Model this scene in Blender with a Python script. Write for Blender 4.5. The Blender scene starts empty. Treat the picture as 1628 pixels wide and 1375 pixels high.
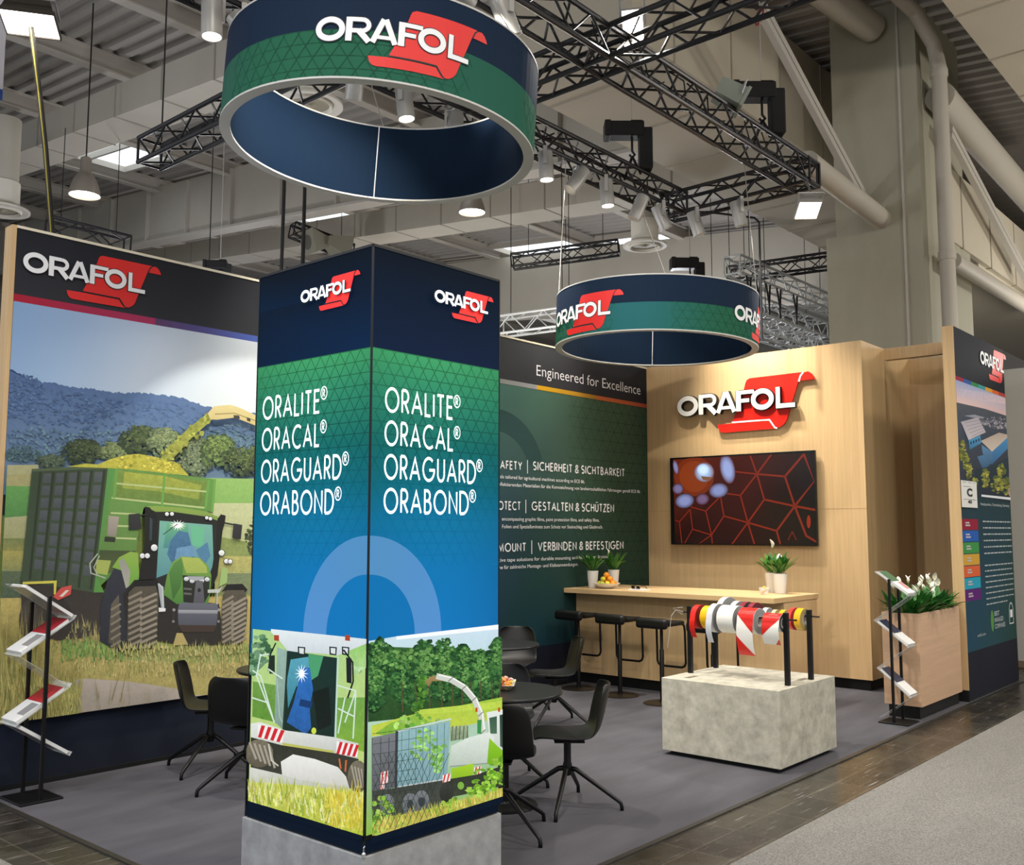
import bpy, bmesh, math, random
from mathutils import Vector, Matrix
from mathutils.geometry import tessellate_polygon
random.seed(7)
D = bpy.data
SC = bpy.context.scene
COL = SC.collection
PI = math.pi

# ------------------------------------------------------------------ camera, world, exposure
F_PX, YAW, PITCH, ROLL = 1549.57, 0.717519954, 0.0997165947, 0.0010093
CX, CY = 814.0, 687.5
CAM = Vector((0, 0, 1.8))
_f = Vector((math.cos(YAW) * math.cos(PITCH), math.sin(YAW) * math.cos(PITCH), math.sin(PITCH)))
_r0 = Vector((math.sin(YAW), -math.cos(YAW), 0))
_u0 = _r0.cross(_f)
_r = _r0 * math.cos(ROLL) + _u0 * math.sin(ROLL)
_u = -_r0 * math.sin(ROLL) + _u0 * math.cos(ROLL)
cd = D.cameras.new('camera')
cd.sensor_fit = 'HORIZONTAL'
cd.sensor_width = 36.0
cd.lens = 36.0 * F_PX / 1628.0
cd.clip_end = 300
cam = D.objects.new('camera', cd)
COL.objects.link(cam)
m3 = Matrix((_r, _u, -_f)).transposed()
cam.matrix_world = Matrix.Translation(CAM) @ m3.to_4x4()
SC.camera = cam

SC.view_settings.view_transform = 'Standard'
SC.view_settings.look = 'None'
SC.view_settings.gamma = 1
SC.view_settings.exposure = 0.25
SC.cycles.use_denoising = True
SC.cycles.max_bounces = 6
SC.cycles.sample_clamp_indirect = 6

w = D.worlds.new('hall_daylight')
SC.world = w
w.use_nodes = True
w.node_tree.nodes['Background'].inputs[0].default_value = (0.86, 0.92, 1.0, 1)
w.node_tree.nodes['Background'].inputs[1].default_value = 0.55


def on(ax, v, x, y):
    """where the sight line of a picture point meets an axis-aligned plane of the place"""
    d = _f + _r * ((x - CX) / F_PX) - _u * ((y - CY) / F_PX)
    i = 'XYZ'.index(ax)
    return CAM + d * ((v - CAM[i]) / d[i])


def area_lamp(name, loc, target, size, power, color=(1, 1, 1)):
    l = D.lights.new(name, 'AREA')
    l.shape = 'RECTANGLE'
    l.size, l.size_y = size
    l.energy = power
    l.color = color
    o = D.objects.new(name, l)
    COL.objects.link(o)
    o.location = loc
    o.rotation_euler = (Vector(target) - Vector(loc)).to_track_quat('-Z', 'Y').to_euler()
    return o


def fill_point(loc, power, color=(1, 1, 1), r=.3):
    l = D.lights.new('added_fill', 'POINT')
    l.energy = power
    l.color = color
    l.shadow_soft_size = r
    o = D.objects.new('added_fill', l)
    COL.objects.link(o)
    o.location = loc


# added point lamps, hidden behind camera and walls, that brighten roof and stand
FILL = .42
WARM, COOL = (1, .94, .85), (.93, .94, 1)
for p, e, c in (((-3, -3, 6.8), 620, WARM), ((3, -4, 6.8), 620, WARM), ((9, -3, 6.8), 620, WARM), ((-3.5, 4, 6.8), 620, COOL), ((-3, 10, 6.8), 500, COOL), ((15, -2, 5.5), 1000, WARM),
                ((7, 11.5, 4.2), 420, COOL), ((3.5, 13, 4.2), 420, COOL), ((12.5, 12.5, 4.6), 420, WARM), ((10, 19, 5.0), 520, COOL), ((17.5, 18, 5.4), 520, WARM), ((20, 12.5, 5.0), 900, COOL), ((27, 14, 5.4), 900, COOL), ((26, 24, 6), 620, WARM), ((18, 28, 6), 620, COOL), ((17.5, 2.6, 4.6), 300, WARM)):
    fill_point(p, e * FILL, c)


def downlight(loc, power, color=WARM, ang=130):
    l = D.lights.new('added_downlight', 'SPOT')
    l.energy = power
    l.color = color
    l.spot_size = math.radians(ang)
    l.spot_blend = .8
    l.shadow_soft_size = .35
    o = D.objects.new('added_downlight', l)
    COL.objects.link(o)
    o.location = loc


# added unseen downlights, high in front of the stand, filling its walls
for p, e, c in (((-1, .5, 8.2), 900, COOL), ((-1.5, 4.5, 8.2), 900, COOL), ((3, -1.5, 8.2), 700, WARM), ((7, -.5, 8.2), 800, WARM), ((11.5, -.5, 7.8), 500, WARM), ((2, 2.5, 8.4), 500, WARM)):
    downlight(p, e, c)


# ------------------------------------------------------------------ helpers
def lin(h):
    h = h.lstrip('#')
    o = []
    for i in (0, 2, 4):
        c = int(h[i:i + 2], 16) / 255
        o.append(c / 12.92 if c <= 0.04045 else ((c + 0.055) / 1.055) ** 2.4)
    return tuple(o)


def L4(h):
    return (*lin(h), 1.0)


_mats = {}


def mat(name, color, rough=0.6, metal=0.0, spec=0.5, emit=None, estr=0.0, noise=None, bump=None, alpha=None, trans=0.0, coat=0.0):
    """noise=(scale xyz, amount, detail): object-space tone variation; bump=(scale, strength)"""
    if name in _mats:
        return _mats[name]
    m = D.materials.new(name)
    m.use_nodes = True
    nt = m.node_tree
    b = nt.nodes['Principled BSDF']
    c = L4(color) if isinstance(color, str) else (*color, 1)
    b.inputs['Base Color'].default_value = c
    b.inputs['Roughness'].default_value = rough
    b.inputs['Metallic'].default_value = metal
    b.inputs['Specular IOR Level'].default_value = spec
    b.inputs['Transmission Weight'].default_value = trans
    b.inputs['Coat Weight'].default_value = coat
    if alpha is not None:
        b.inputs['Alpha'].default_value = alpha
    if emit:
        b.inputs['Emission Color'].default_value = L4(emit)
        b.inputs['Emission Strength'].default_value = estr
    if noise or bump:
        tc = nt.nodes.new('ShaderNodeTexCoord')
    if noise:
        sc, amt, det = noise
        mp = nt.nodes.new('ShaderNodeMapping')
        mp.inputs['Scale'].default_value = sc
        nz = nt.nodes.new('ShaderNodeTexNoise')
        nz.inputs['Scale'].default_value = 1
        nz.inputs['Detail'].default_value = det
        nz.inputs['Roughness'].default_value = 0.65
        nt.links.new(tc.outputs['Object'], mp.inputs[0])
        nt.links.new(mp.outputs[0], nz.inputs['Vector'])
        mr = nt.nodes.new('ShaderNodeMapRange')
        mr.inputs['From Min'].default_value = 0.3
        mr.inputs['From Max'].default_value = 0.7
        mr.inputs['To Min'].default_value = 1 - amt
        mr.inputs['To Max'].default_value = 1 + amt
        nt.links.new(nz.outputs['Fac'], mr.inputs['Value'])
        mx = nt.nodes.new('ShaderNodeVectorMath')
        mx.operation = 'SCALE'
        mx.inputs[0].default_value = c[:3]
        nt.links.new(mr.outputs[0], mx.inputs['Scale'])
        nt.links.new(mx.outputs[0], b.inputs['Base Color'])
    if bump:
        nz2 = nt.nodes.new('ShaderNodeTexNoise')
        nz2.inputs['Scale'].default_value = bump[0]
        nz2.inputs['Detail'].default_value = 4
        bp = nt.nodes.new('ShaderNodeBump')
        bp.inputs['Strength'].default_value = bump[1]
        bp.inputs['Distance'].default_value = 0.01
        nt.links.new(tc.outputs['Object'], nz2.inputs['Vector'])
        nt.links.new(nz2.outputs['Fac'], bp.inputs['Height'])
        nt.links.new(bp.outputs[0], b.inputs['Normal'])
    _mats[name] = m
    return m


def print_mat(name, emit=0.0, rough=0.7, base=1.0):
    """a printed picture: ink colours of the print come from its colour layer, paper grain from noise (alpha = grain)"""
    if name in _mats:
        return _mats[name]
    m = D.materials.new(name)
    m.use_nodes = True
    nt = m.node_tree
    b = nt.nodes['Principled BSDF']
    b.inputs['Roughness'].default_value = rough
    b.inputs['Specular IOR Level'].default_value = 0.06 if emit else 0.12
    at = nt.nodes.new('ShaderNodeVertexColor')
    at.layer_name = 'ink'
    tc = nt.nodes.new('ShaderNodeTexCoord')
    sm = None
    for sc, ml in ((22, 1.0), (75, 1.0)):
        nz = nt.nodes.new('ShaderNodeTexNoise')
        nz.inputs['Scale'].default_value = sc
        nz.inputs['Detail'].default_value = 5
        nz.inputs['Roughness'].default_value = 0.7
        nt.links.new(tc.outputs['Object'], nz.inputs['Vector'])
        s = nt.nodes.new('ShaderNodeMath')
        s.operation = 'SUBTRACT'
        s.inputs[1].default_value = 0.5
        nt.links.new(nz.outputs['Fac'], s.inputs[0])
        if sm is None:
            sm = s
        else:
            a = nt.nodes.new('ShaderNodeMath')
            nt.links.new(sm.outputs[0], a.inputs[0])
            nt.links.new(s.outputs[0], a.inputs[1])
            sm = a
    mu = nt.nodes.new('ShaderNodeMath')
    mu.operation = 'MULTIPLY'
    nt.links.new(sm.outputs[0], mu.inputs[0])
    nt.links.new(at.outputs['Alpha'], mu.inputs[1])
    ma = nt.nodes.new('ShaderNodeMath')
    ma.operation = 'MULTIPLY_ADD'
    ma.inputs[1].default_value = 2.0
    ma.inputs[2].default_value = 1.0
    nt.links.new(mu.outputs[0], ma.inputs[0])
    sv = nt.nodes.new('ShaderNodeVectorMath')
    sv.operation = 'SCALE'
    nt.links.new(at.outputs['Color'], sv.inputs[0])
    nt.links.new(ma.outputs[0], sv.inputs['Scale'])
    out = sv.outputs[0]
    if emit:
        b.inputs['Emission Strength'].default_value = emit
        nt.links.new(out, b.inputs['Emission Color'])
    s2 = nt.nodes.new('ShaderNodeVectorMath')
    s2.operation = 'SCALE'
    s2.inputs['Scale'].default_value = base
    nt.links.new(out, s2.inputs[0])
    nt.links.new(s2.outputs[0], b.inputs['Base Color'])
    _mats[name] = m
    return m


def tag(o, label=None, cat=None, group=None, kind=None):
    if label: o['label'] = label
    if cat: o['category'] = cat
    if group: o['group'] = group
    if kind: o['kind'] = kind
    return o


def thing(name, label, cat, loc=(0, 0, 0), rz=0.0, group=None, kind=None):
    o = D.objects.new(name, None)
    o.empty_display_size = 0.1
    COL.objects.link(o)
    o.location = loc
    o.rotation_euler = (0, 0, rz)
    return tag(o, label, cat, group, kind)


class MB:
    def __init__(self):
        self.v, self.f, self.m, self.c = [], [], [], []

    def quad(self, *idx, mi=0):
        self.f.append(tuple(idx)); self.m.append(mi)

    def add(self, vs, fs, mi=0):
        k = len(self.v)
        self.v += [tuple(p) for p in vs]
        for f in fs:
            self.f.append(tuple(k + i for i in f)); self.m.append(mi)
        return self

    def box(self, lo, hi, mi=0, M=None):
        x0, y0, z0 = lo; x1, y1, z1 = hi
        vs = [Vector(p) for p in ((x0, y0, z0), (x1, y0, z0), (x1, y1, z0), (x0, y1, z0), (x0, y0, z1), (x1, y0, z1), (x1, y1, z1), (x0, y1, z1))]
        if M: vs = [M @ p for p in vs]
        return self.add(vs, [(3, 2, 1, 0), (4, 5, 6, 7), (0, 1, 5, 4), (1, 2, 6, 5), (2, 3, 7, 6), (3, 0, 4, 7)], mi)

    def cbox(self, c, s, mi=0, M=None):
        return self.box([c[i] - s[i] / 2 for i in range(3)], [c[i] + s[i] / 2 for i in range(3)], mi, M)

    def path(self, pts, r, n=8, mi=0, closed=False, caps=True):
        pts = [Vector(p) for p in pts]
        N = len(pts)
        rr = r if isinstance(r, (list, tuple)) else [r] * N
        tang = []
        for i in range(N):
            if closed: t = pts[(i + 1) % N] - pts[i - 1]
            elif i == 0: t = pts[1] - pts[0]
            elif i == N - 1: t = pts[-1] - pts[-2]
            else: t = (pts[i + 1] - pts[i]).normalized() + (pts[i] - pts[i - 1]).normalized()
            tang.append(t.normalized())
        ref = Vector((0, 0, 1)) if abs(tang[0].z) < 0.9 else Vector((1, 0, 0))
        nrm = (ref - tang[0] * ref.dot(tang[0])).normalized()
        k = len(self.v)
        for i in range(N):
            nrm = (nrm - tang[i] * nrm.dot(tang[i]))
            nrm = nrm.normalized() if nrm.length > 1e-6 else tang[i].orthogonal().normalized()
            b = tang[i].cross(nrm)
            for j in range(n):
                a = 2 * PI * j / n
                self.v.append(tuple(pts[i] + (nrm * math.cos(a) + b * math.sin(a)) * rr[i]))
        for i in range(N if closed else N - 1):
            i2 = (i + 1) % N
            for j in range(n):
                j2 = (j + 1) % n
                self.quad(k + i * n + j, k + i * n + j2, k + i2 * n + j2, k + i2 * n + j, mi=mi)
        if caps and not closed:
            self.f.append(tuple(k + j for j in reversed(range(n)))); self.m.append(mi)
            self.f.append(tuple(k + (N - 1) * n + j for j in range(n))); self.m.append(mi)
        return self

    def lathe(self, prof, n=24, c=(0, 0, 0), mi=0, M=None, cap0=True, cap1=True):
        k = len(self.v)
        for r, z in prof:
            for j in range(n):
                a = 2 * PI * j / n
                p = Vector((c[0] + r * math.cos(a), c[1] + r * math.sin(a), c[2] + z))
                self.v.append(tuple(M @ p if M else p))
        for i in range(len(prof) - 1):
            for j in range(n):
                j2 = (j + 1) % n
                self.quad(k + i * n + j, k + i * n + j2, k + (i + 1) * n + j2, k + (i + 1) * n + j, mi=mi)
        if cap0: self.f.append(tuple(k + j for j in reversed(range(n)))); self.m.append(mi)
        if cap1:
            q = k + (len(prof) - 1) * n
            self.f.append(tuple(q + j for j in range(n))); self.m.append(mi)
        return self

    def ball(self, c, r, n=10, m=6, mi=0, M=None, jit=0.0):
        rx, ry, rz = (r, r, r) if not isinstance(r, (tuple, list)) else r
        k = len(self.v)
        for i in range(m + 1):
            t = PI * i / m
            for j in range(n):
                a = 2 * PI * j / n
                q = 1 + random.uniform(-jit, jit)
                p = Vector((c[0] + rx * q * math.sin(t) * math.cos(a), c[1] + ry * q * math.sin(t) * math.sin(a), c[2] - rz * math.cos(t)))
                self.v.append(tuple(M @ p if M else p))
        for i in range(m):
            for j in range(n):
                j2 = (j + 1) % n
                self.quad(k + i * n + j, k + i * n + j2, k + (i + 1) * n + j2, k + (i + 1) * n + j, mi=mi)
        return self

    def grid(self, fn, nu, nv, mi=0):
        k = len(self.v)
        for i in range(nu + 1):
            for j in range(nv + 1):
                self.v.append(tuple(fn(i / nu, j / nv)))
        for i in range(nu):
            for j in range(nv):
                a = k + i * (nv + 1) + j
                self.quad(a, a + nv + 1, a + nv + 2, a + 1, mi=mi)
        return self

    def build(self, name, mats, parent=None, smooth=False, bevel=0.0, solid=0.0, sub=0, world=True, uv=None, seg=2):
        """vertices are in world metres unless world=False (then in the parent's own frame)"""
        me = D.meshes.new(name)
        vs = self.v
        if parent is not None and world:
            l = Vector((0, 0, 0)); q = parent
            while q is not None: l = l + q.location; q = q.parent
            vs = [(p[0] - l[0], p[1] - l[1], p[2] - l[2]) for p in vs]
        me.from_pydata(vs, [], self.f)
        if not isinstance(mats, (list, tuple)): mats = [mats]
        for m in mats: me.materials.append(m)
        me.polygons.foreach_set('material_index', self.m)
        if self.c:
            ca = me.color_attributes.new('ink', 'FLOAT_COLOR', 'CORNER')
            buf = []
            for cs in self.c: buf += cs
            ca.data.foreach_set('color', buf)
        if uv:
            ul = me.uv_layers.new(name='UVMap')
            for lp in me.loops:
                ul.data[lp.index].uv = uv(Vector(self.v[lp.vertex_index]))
        me.update()
        if smooth:
            me.shade_smooth()
            if smooth is not True: me.set_sharp_from_angle(angle=math.radians(smooth))
        o = D.objects.new(name, me)
        COL.objects.link(o)
        if parent is not None: o.parent = parent
        if bevel:
            md = o.modifiers.new('bevel', 'BEVEL'); md.width = bevel; md.segments = seg; md.limit_method = 'ANGLE'
        if solid:
            md = o.modifiers.new('solid', 'SOLIDIFY'); md.thickness = solid; md.offset = 0
        if sub:
            md = o.modifiers.new('sub', 'SUBSURF'); md.levels = sub; md.render_levels = sub
        return o


def copy_tree(o, parent=None):
    c = o.copy()
    COL.objects.link(c)
    if parent is not None: c.parent = parent
    for ch in list(o.children): copy_tree(ch, c)
    return c


# ------------------------------------------------------------------ flat prints: shapes of ink on a panel
class Ink:
    """collects flat coloured shapes; pt maps (a, b, lift) to a point of the panel"""
    def __init__(self, pt, step=0.00004):
        self.mb = MB(); self.pt = pt; self.h = 0.0006; self.step = step
        self.ox = self.oy = 0.0; self.s = 1.0; self.floor = None; self.clip = None; self.pale = 0.0

    def z(self, ox, oy, s):
        self.ox, self.oy, self.s = ox, oy, s
        return self

    def poly(self, pts, col, col2=None, grain=0.0, lift=True):
        """col at the top, col2 at the bottom (a colour gradient of the print itself)"""
        if len(pts) < 3: return
        if self.clip: pts = clip_poly(pts, self.clip)
        if self.floor and len(pts) > 2: pts = cut_below(pts, self.ox, self.oy, self.s, *self.floor)
        if len(pts) < 3: return
        c1 = lin(col) if isinstance(col, str) else col
        c2 = (lin(col2) if isinstance(col2, str) else col2) if col2 else c1
        if self.pale:  # the softer, less saturated inks of this print
            def soft_ink(c):
                g = .25 * c[0] + .6 * c[1] + .15 * c[2]
                return tuple((k * (1 - 2.2 * self.pale) + g * 2.2 * self.pale) * (1 - self.pale) + .42 * self.pale for k in c)
            c1, c2 = soft_ink(c1), soft_ink(c2)
        ys = [p[1] for p in pts]; y0, y1 = min(ys), max(ys)
        self.h += self.step if lift else 2e-6
        mb = self.mb
        k = len(mb.v)
        cs = []
        for a, b in pts:
            mb.v.append(tuple(self.pt(self.ox + a / self.s, self.oy + b / self.s, self.h)))
            t = (b - y0) / (y1 - y0) if y1 > y0 else 0
            cs.append([c1[i] * (1 - t) + c2[i] * t for i in range(3)] + [grain])
        if len(pts) == 3: tris = [(0, 1, 2)]
        else: tris = tessellate_polygon([[Vector((p[0], p[1], 0)) for p in pts]])
        for t in tris:
            mb.f.append(tuple(k + i for i in t)); mb.m.append(0)
            row = []
            for i in t: row += cs[i]
            mb.c.append(row)

    def grad(self, pts, cols, grain=0.0):
        """quad with a colour at each corner"""
        self.h += self.step
        mb = self.mb; k = len(mb.v)
        for a, b in pts: mb.v.append(tuple(self.pt(self.ox + a / self.s, self.oy + b / self.s, self.h)))
        mb.f.append(tuple(k + i for i in range(len(pts)))); mb.m.append(0)
        row = []
        for c in cols: row += [*lin(c), grain]
        mb.c.append(row)

    def soft(self, cx, cy, rx, ry, c0, c1, rot=0.0, n=24):
        """a blurred glare spot painted into the picture: c0 in the middle fading to c1"""
        self.h += self.step
        mb = self.mb
        ring = lambda q: [(cx + rx * q * math.cos(2 * PI * i / n) * math.cos(rot) - ry * q * math.sin(2 * PI * i / n) * math.sin(rot), cy + rx * q * math.cos(2 * PI * i / n) * math.sin(rot) + ry * q * math.sin(2 * PI * i / n) * math.cos(rot)) for i in range(n)]
        A, B = lin(c0), lin(c1)
        qs = ((0.45, 0.0), (.75, .45), (1.0, 1.0))
        col = lambda t: [A[k] * (1 - t) + B[k] * t for k in range(3)] + [0]
        k = len(mb.v)
        for q, t in qs:
            for a, b in ring(q): mb.v.append(tuple(self.pt(self.ox + a / self.s, self.oy + b / self.s, self.h)))
        mb.f.append(tuple(k + i for i in range(n))); mb.m.append(0); mb.c.append(col(0) * n)
        for j in range(2):
            for i in range(n):
                i2 = (i + 1) % n
                mb.f.append((k + j * n + i, k + j * n + i2, k + (j + 1) * n + i2, k + (j + 1) * n + i)); mb.m.append(0)
                mb.c.append(col(qs[j][1]) * 2 + col(qs[j + 1][1]) * 2)

    def line(self, pts, w, col, grain=0.0, closed=False):
        self.h += self.step
        n = len(pts)
        for i in range(n if closed else n - 1):
            (x0, y0), (x1, y1) = pts[i], pts[(i + 1) % n]
            dx, dy = x1 - x0, y1 - y0
            l = math.hypot(dx, dy) or 1
            nx, ny = -dy / l * w / 2, dx / l * w / 2
            ex, ey = dx / l * w * 0.2, dy / l * w * 0.2
            self.poly([(x0 + nx - ex, y0 + ny - ey), (x1 + nx + ex, y1 + ny + ey), (x1 - nx + ex, y1 - ny + ey), (x0 - nx - ex, y0 - ny - ey)], col, grain=grain, lift=False)

    def ell(self, cx, cy, rx, ry, col, col2=None, n=20, jag=0.0, grain=0.0, rot=0.0, lift=True):
        pts = []
        for i in range(n):
            a = 2 * PI * i / n
            q = 1 + random.uniform(-jag, jag)
            x, y = rx * q * math.cos(a), ry * q * math.sin(a)
            pts.append((cx + x * math.cos(rot) - y * math.sin(rot), cy + x * math.sin(rot) + y * math.cos(rot)))
        self.poly(pts, col, col2, grain, lift)

    def blobs(self, boxes, n, size, cols, jag=0.35, grain=0.5, var=0.18):
        """leafy clumps strewn inside ellipses (cx, cy, rx, ry)"""
        for i in range(n):
            cx, cy, rx, ry = random.choice(boxes)
            a, q = random.uniform(0, 2 * PI), math.sqrt(random.random())
            x, y = cx + rx * q * math.cos(a), cy + ry * q * math.sin(a)
            c = lin(random.choice(cols)); v = 1 + random.uniform(-var, var) * 1.6
            s = size * random.uniform(0.5, 1.2)
            if i % 12 == 0: self.h += self.step
            self.ell(x, y, s, s * random.uniform(0.6, 1), tuple(k * v for k in c), n=8, jag=jag, grain=grain, lift=False)

    def blades(self, x0, x1, yf, n, h, w, cols, lean=0.3, var=0.2):
        """upright grass strokes; yf(x) gives (ymin, ymax) of their feet"""
        for i in range(n):
            x = random.uniform(x0, x1); a, b = yf(x)
            y = random.uniform(a, b); hh = h * random.uniform(0.5, 1.2); dx = random.uniform(-lean, lean) * hh
            c = lin(random.choice(cols)); v = 1 + random.uniform(-var, var)
            if i % 25 == 0: self.h += self.step * 0.5
            ww = w * random.uniform(0.5, 1.2)
            self.poly([(x - ww, y), (x + dx, y - hh), (x + ww, y)], tuple(k * v for k in c), grain=0.3, lift=False)

    def build(self, name, m, parent):
        return self.mb.build(name, m, parent)


def cut_below(pts, ox, oy, s, y0, k):
    """keep what lies above the panel's lower edge y = y0 + k x"""
    f = lambda p: (oy + p[1] / s) - (y0 + k * (ox + p[0] / s))
    out = []
    for i in range(len(pts)):
        p, q = pts[i - 1], pts[i]; a, b = f(p), f(q)
        if (a <= 0) != (b <= 0):
            t = a / (a - b); out.append((p[0] + (q[0] - p[0]) * t, p[1] + (q[1] - p[1]) * t))
        if b <= 0: out.append(q)
    return out


def clip_poly(pts, box):
    x0, y0, x1, y1 = box

    def cut(ps, ins, inter):
        out = []
        for i in range(len(ps)):
            p, q = ps[i - 1], ps[i]
            if ins(q):
                if not ins(p): out.append(inter(p, q))
                out.append(q)
            elif ins(p): out.append(inter(p, q))
        return out

    def ix(v): return lambda p, q: (v, p[1] + (q[1] - p[1]) * (v - p[0]) / (q[0] - p[0]))
    def iy(v): return lambda p, q: (p[0] + (q[0] - p[0]) * (v - p[1]) / (q[1] - p[1]), v)
    pts = cut(pts, lambda p: p[0] >= x0, ix(x0))
    if pts: pts = cut(pts, lambda p: p[0] <= x1, ix(x1))
    if pts: pts = cut(pts, lambda p: p[1] >= y0, iy(y0))
    if pts: pts = cut(pts, lambda p: p[1] <= y1, iy(y1))
    return pts


# ------------------------------------------------------------------ lettering
def arc(cx, cy, rx, ry, a0, a1, n=14):
    return [(cx + rx * math.cos(math.radians(a0 + (a1 - a0) * i / n)), cy + ry * math.sin(math.radians(a0 + (a1 - a0) * i / n))) for i in range(n + 1)]


# geometric sans capitals: strokes on a unit cap height, then advance
GL = {
    'O': ([arc(.5, .5, .5, .5, 0, 360, 32)], 1.0), 'I': ([[(0, 0), (0, 1)]], 0.0),
    'R': ([[(0, 0), (0, 1)], [(0, 1), (.2, 1)] + arc(.22, .73, .27, .27, 90, -90, 12) + [(0, .46)], [(.2, .46), (.52, 0)]], .5),
    'A': ([[(0, 0), (.4, 1), (.8, 0)], [(.13, .32), (.67, .32)]], .8),
    'L': ([[(0, 1), (0, 0), (.42, 0)]], .4), 'T': ([[(0, 1), (.56, 1)], [(.28, 1), (.28, 0)]], .56),
    'E': ([[(.46, 1), (0, 1), (0, 0), (.46, 0)], [(0, .53), (.42, .53)]], .46),
    'F': ([[(.44, 1), (0, 1), (0, 0)], [(0, .52), (.4, .52)]], .42),
    'C': ([arc(.5, .5, .5, .5, 52, 308, 22)], .8), 'G': ([arc(.5, .5, .5, .5, 48, 352, 26) + [(.995, .47), (.55, .47)]], 1.0),
    'U': ([[(0, 1), (0, .3)] + arc(.29, .3, .29, .3, 180, 360, 14) + [(.58, 1)]], .58),
    'D': ([[(0, 0), (0, 1), (.2, 1)] + arc(.22, .5, .5, .5, 90, -90, 18) + [(0, 0)]], .72),
    'B': ([[(0, 0), (0, 1), (.18, 1)] + arc(.2, .77, .23, .23, 90, -90, 10) + [(0, .54)], [(.2, .54)] + arc(.22, .27, .29, .27, 90, -90, 12) + [(0, 0)]], .5),
    'N': ([[(0, 0), (0, 1), (.64, 0), (.64, 1)]], .64), 'H': ([[(0, 0), (0, 1)], [(.62, 0), (.62, 1)], [(0, .52), (.62, .52)]], .62),
    'S': ([arc(.25, .75, .24, .25, 40, 270, 12) + arc(.25, .26, .27, .26, 90, -140, 14)], .52),
    'Y': ([[(0, 1), (.33, .48), (.66, 1)], [(.33, .48), (.33, 0)]], .66), 'P': ([[(0, 0), (0, 1), (.2, 1)] + arc(.22, .72, .27, .28, 90, -90, 12) + [(0, .44)]], .48),
    'K': ([[(0, 0), (0, 1)], [(.5, 1), (0, .45)], [(.12, .56), (.54, 0)]], .52), 'V': ([[(0, 1), (.36, 0), (.72, 1)]], .72),
    'M': ([[(0, 0), (.12, 1), (.45, .1), (.78, 1), (.9, 0)]], .9), 'Z': ([[(0, 1), (.54, 1), (0, 0), (.56, 0)]], .56),
    '&': ([[(.68, 0), (.16, .66)] + arc(.33, .8, .2, .2, 215, -40, 12) + [(.12, .42)] + arc(.27, .24, .25, .24, 140, 300, 12) + [(.66, .42)]], .66),
    '|': ([[(0, -.2), (0, 1.2)]], 0.0), ' ': ([], .18),
    'Ü': ([[(0, 1), (0, .3)] + arc(.29, .3, .29, .3, 180, 360, 14) + [(.58, 1)], [(.16, 1.2), (.16, 1.32)], [(.42, 1.2), (.42, 1.32)]], .58),
}


def stroke_quads(pl, w, closed=False):
    """mitred strip along a polyline"""
    n = len(pl)
    L, R = [], []
    for i in range(n):
        p = Vector(pl[i])
        if closed: a, b = Vector(pl[i - 1]), Vector(pl[(i + 1) % n])
        else: a, b = Vector(pl[max(i - 1, 0)]), Vector(pl[min(i + 1, n - 1)])
        d1 = (p - a); d2 = (b - p)
        d1 = d1.normalized() if d1.length > 1e-9 else d2.normalized()
        d2 = d2.normalized() if d2.length > 1e-9 else d1
        n1 = Vector((-d1.y, d1.x)); n2 = Vector((-d2.y, d2.x))
        mt = n1 + n2
        if mt.length < 1e-6: mt = n1
        mt.normalize()
        k = min(1 / max(mt.dot(n1), 0.3), 2.6)
        L.append(p + mt * (w / 2 * k)); R.append(p - mt * (w / 2 * k))
    out = []
    for i in range(n if closed else n - 1):
        j = (i + 1) % n
        out.append((L[i], L[j], R[j], R[i]))
    return out


def word_quads(txt, h, w=0.135, gap=0.17, reg=False):
    """quads of a word in metres from its lower left; returns quads, width"""
    x = 0.0; q = []; lv = []
    iw = 1 - w
    for ch in txt:
        g, adv = GL[ch]
        for pl in g:
            closed = ch == 'O'
            pts = [(x + w / 2 + px * iw, w / 2 + py * iw) for px, py in (pl[:-1] if closed else pl)]
            n0 = len(q); q += [tuple(Vector((p.x, min(max(p.y, 0), 1))) for p in t) if ch in 'NVAMZKR' else t for t in stroke_quads(pts, w, closed)]; lv += [len(lv) and lv[-1] + 1] * (len(q) - n0)
        x += adv * iw + w + (gap if ch != ' ' else 0)
    x -= gap
    if reg:
        rr = .25; cx, cy = x + .06 + rr, .80
        q += stroke_quads(arc(cx, cy, rr, rr, 0, 360, 24)[:-1], .05, True)
        for pl in GL['R'][0]:
            q += stroke_quads([(cx - .09 + px * .3, cy - .14 + py * .28) for px, py in pl], .055)
    lv += [0] * (len(q) - len(lv))
    return [([(p.x * h, p.y * h) for p in t], l * 1.5e-5) for t, l in zip(q, lv)], x * h


_tcache = {}


def type_tris(txt, bold=0.0):
    """triangles of set text in the built-in typeface, cap height about 0.73"""
    key = (txt, bold)
    if key in _tcache: return _tcache[key]
    cu = D.curves.new('type', 'FONT')
    cu.body = txt; cu.size = 1.0; cu.offset = bold; cu.resolution_u = 3
    ob = D.objects.new('type', cu)
    COL.objects.link(ob)
    dg = bpy.context.evaluated_depsgraph_get()
    me = ob.evaluated_get(dg).to_mesh()
    vs = [(v.co.x, v.co.y) for v in me.vertices]
    me.calc_loop_triangles()
    tr = [[vs[i] for i in t.vertices] for t in me.loop_triangles]
    ob.evaluated_get(dg).to_mesh_clear()
    D.objects.remove(ob); D.curves.remove(cu)
    _tcache[key] = tr
    return tr


def set_type(mb, txt, pt, x0, x1, base, cap, lift=0.0012, bold=0.0, mi=0):
    """fit a line of text between x0 and x1; pt(u, v, lift) -> panel point"""
    tr = type_tris(txt, bold)
    if not tr: return
    xs = [p[0] for t in tr for p in t]
    a, b = min(xs), max(xs)
    for t in tr:
        k = len(mb.v)
        for px, py in t: mb.v.append(tuple(pt(x0 + (px - a) / (b - a) * (x1 - x0), base + py / 0.73 * cap, lift)))
        mb.f.append((k, k + 1, k + 2)); mb.m.append(mi)


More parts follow.
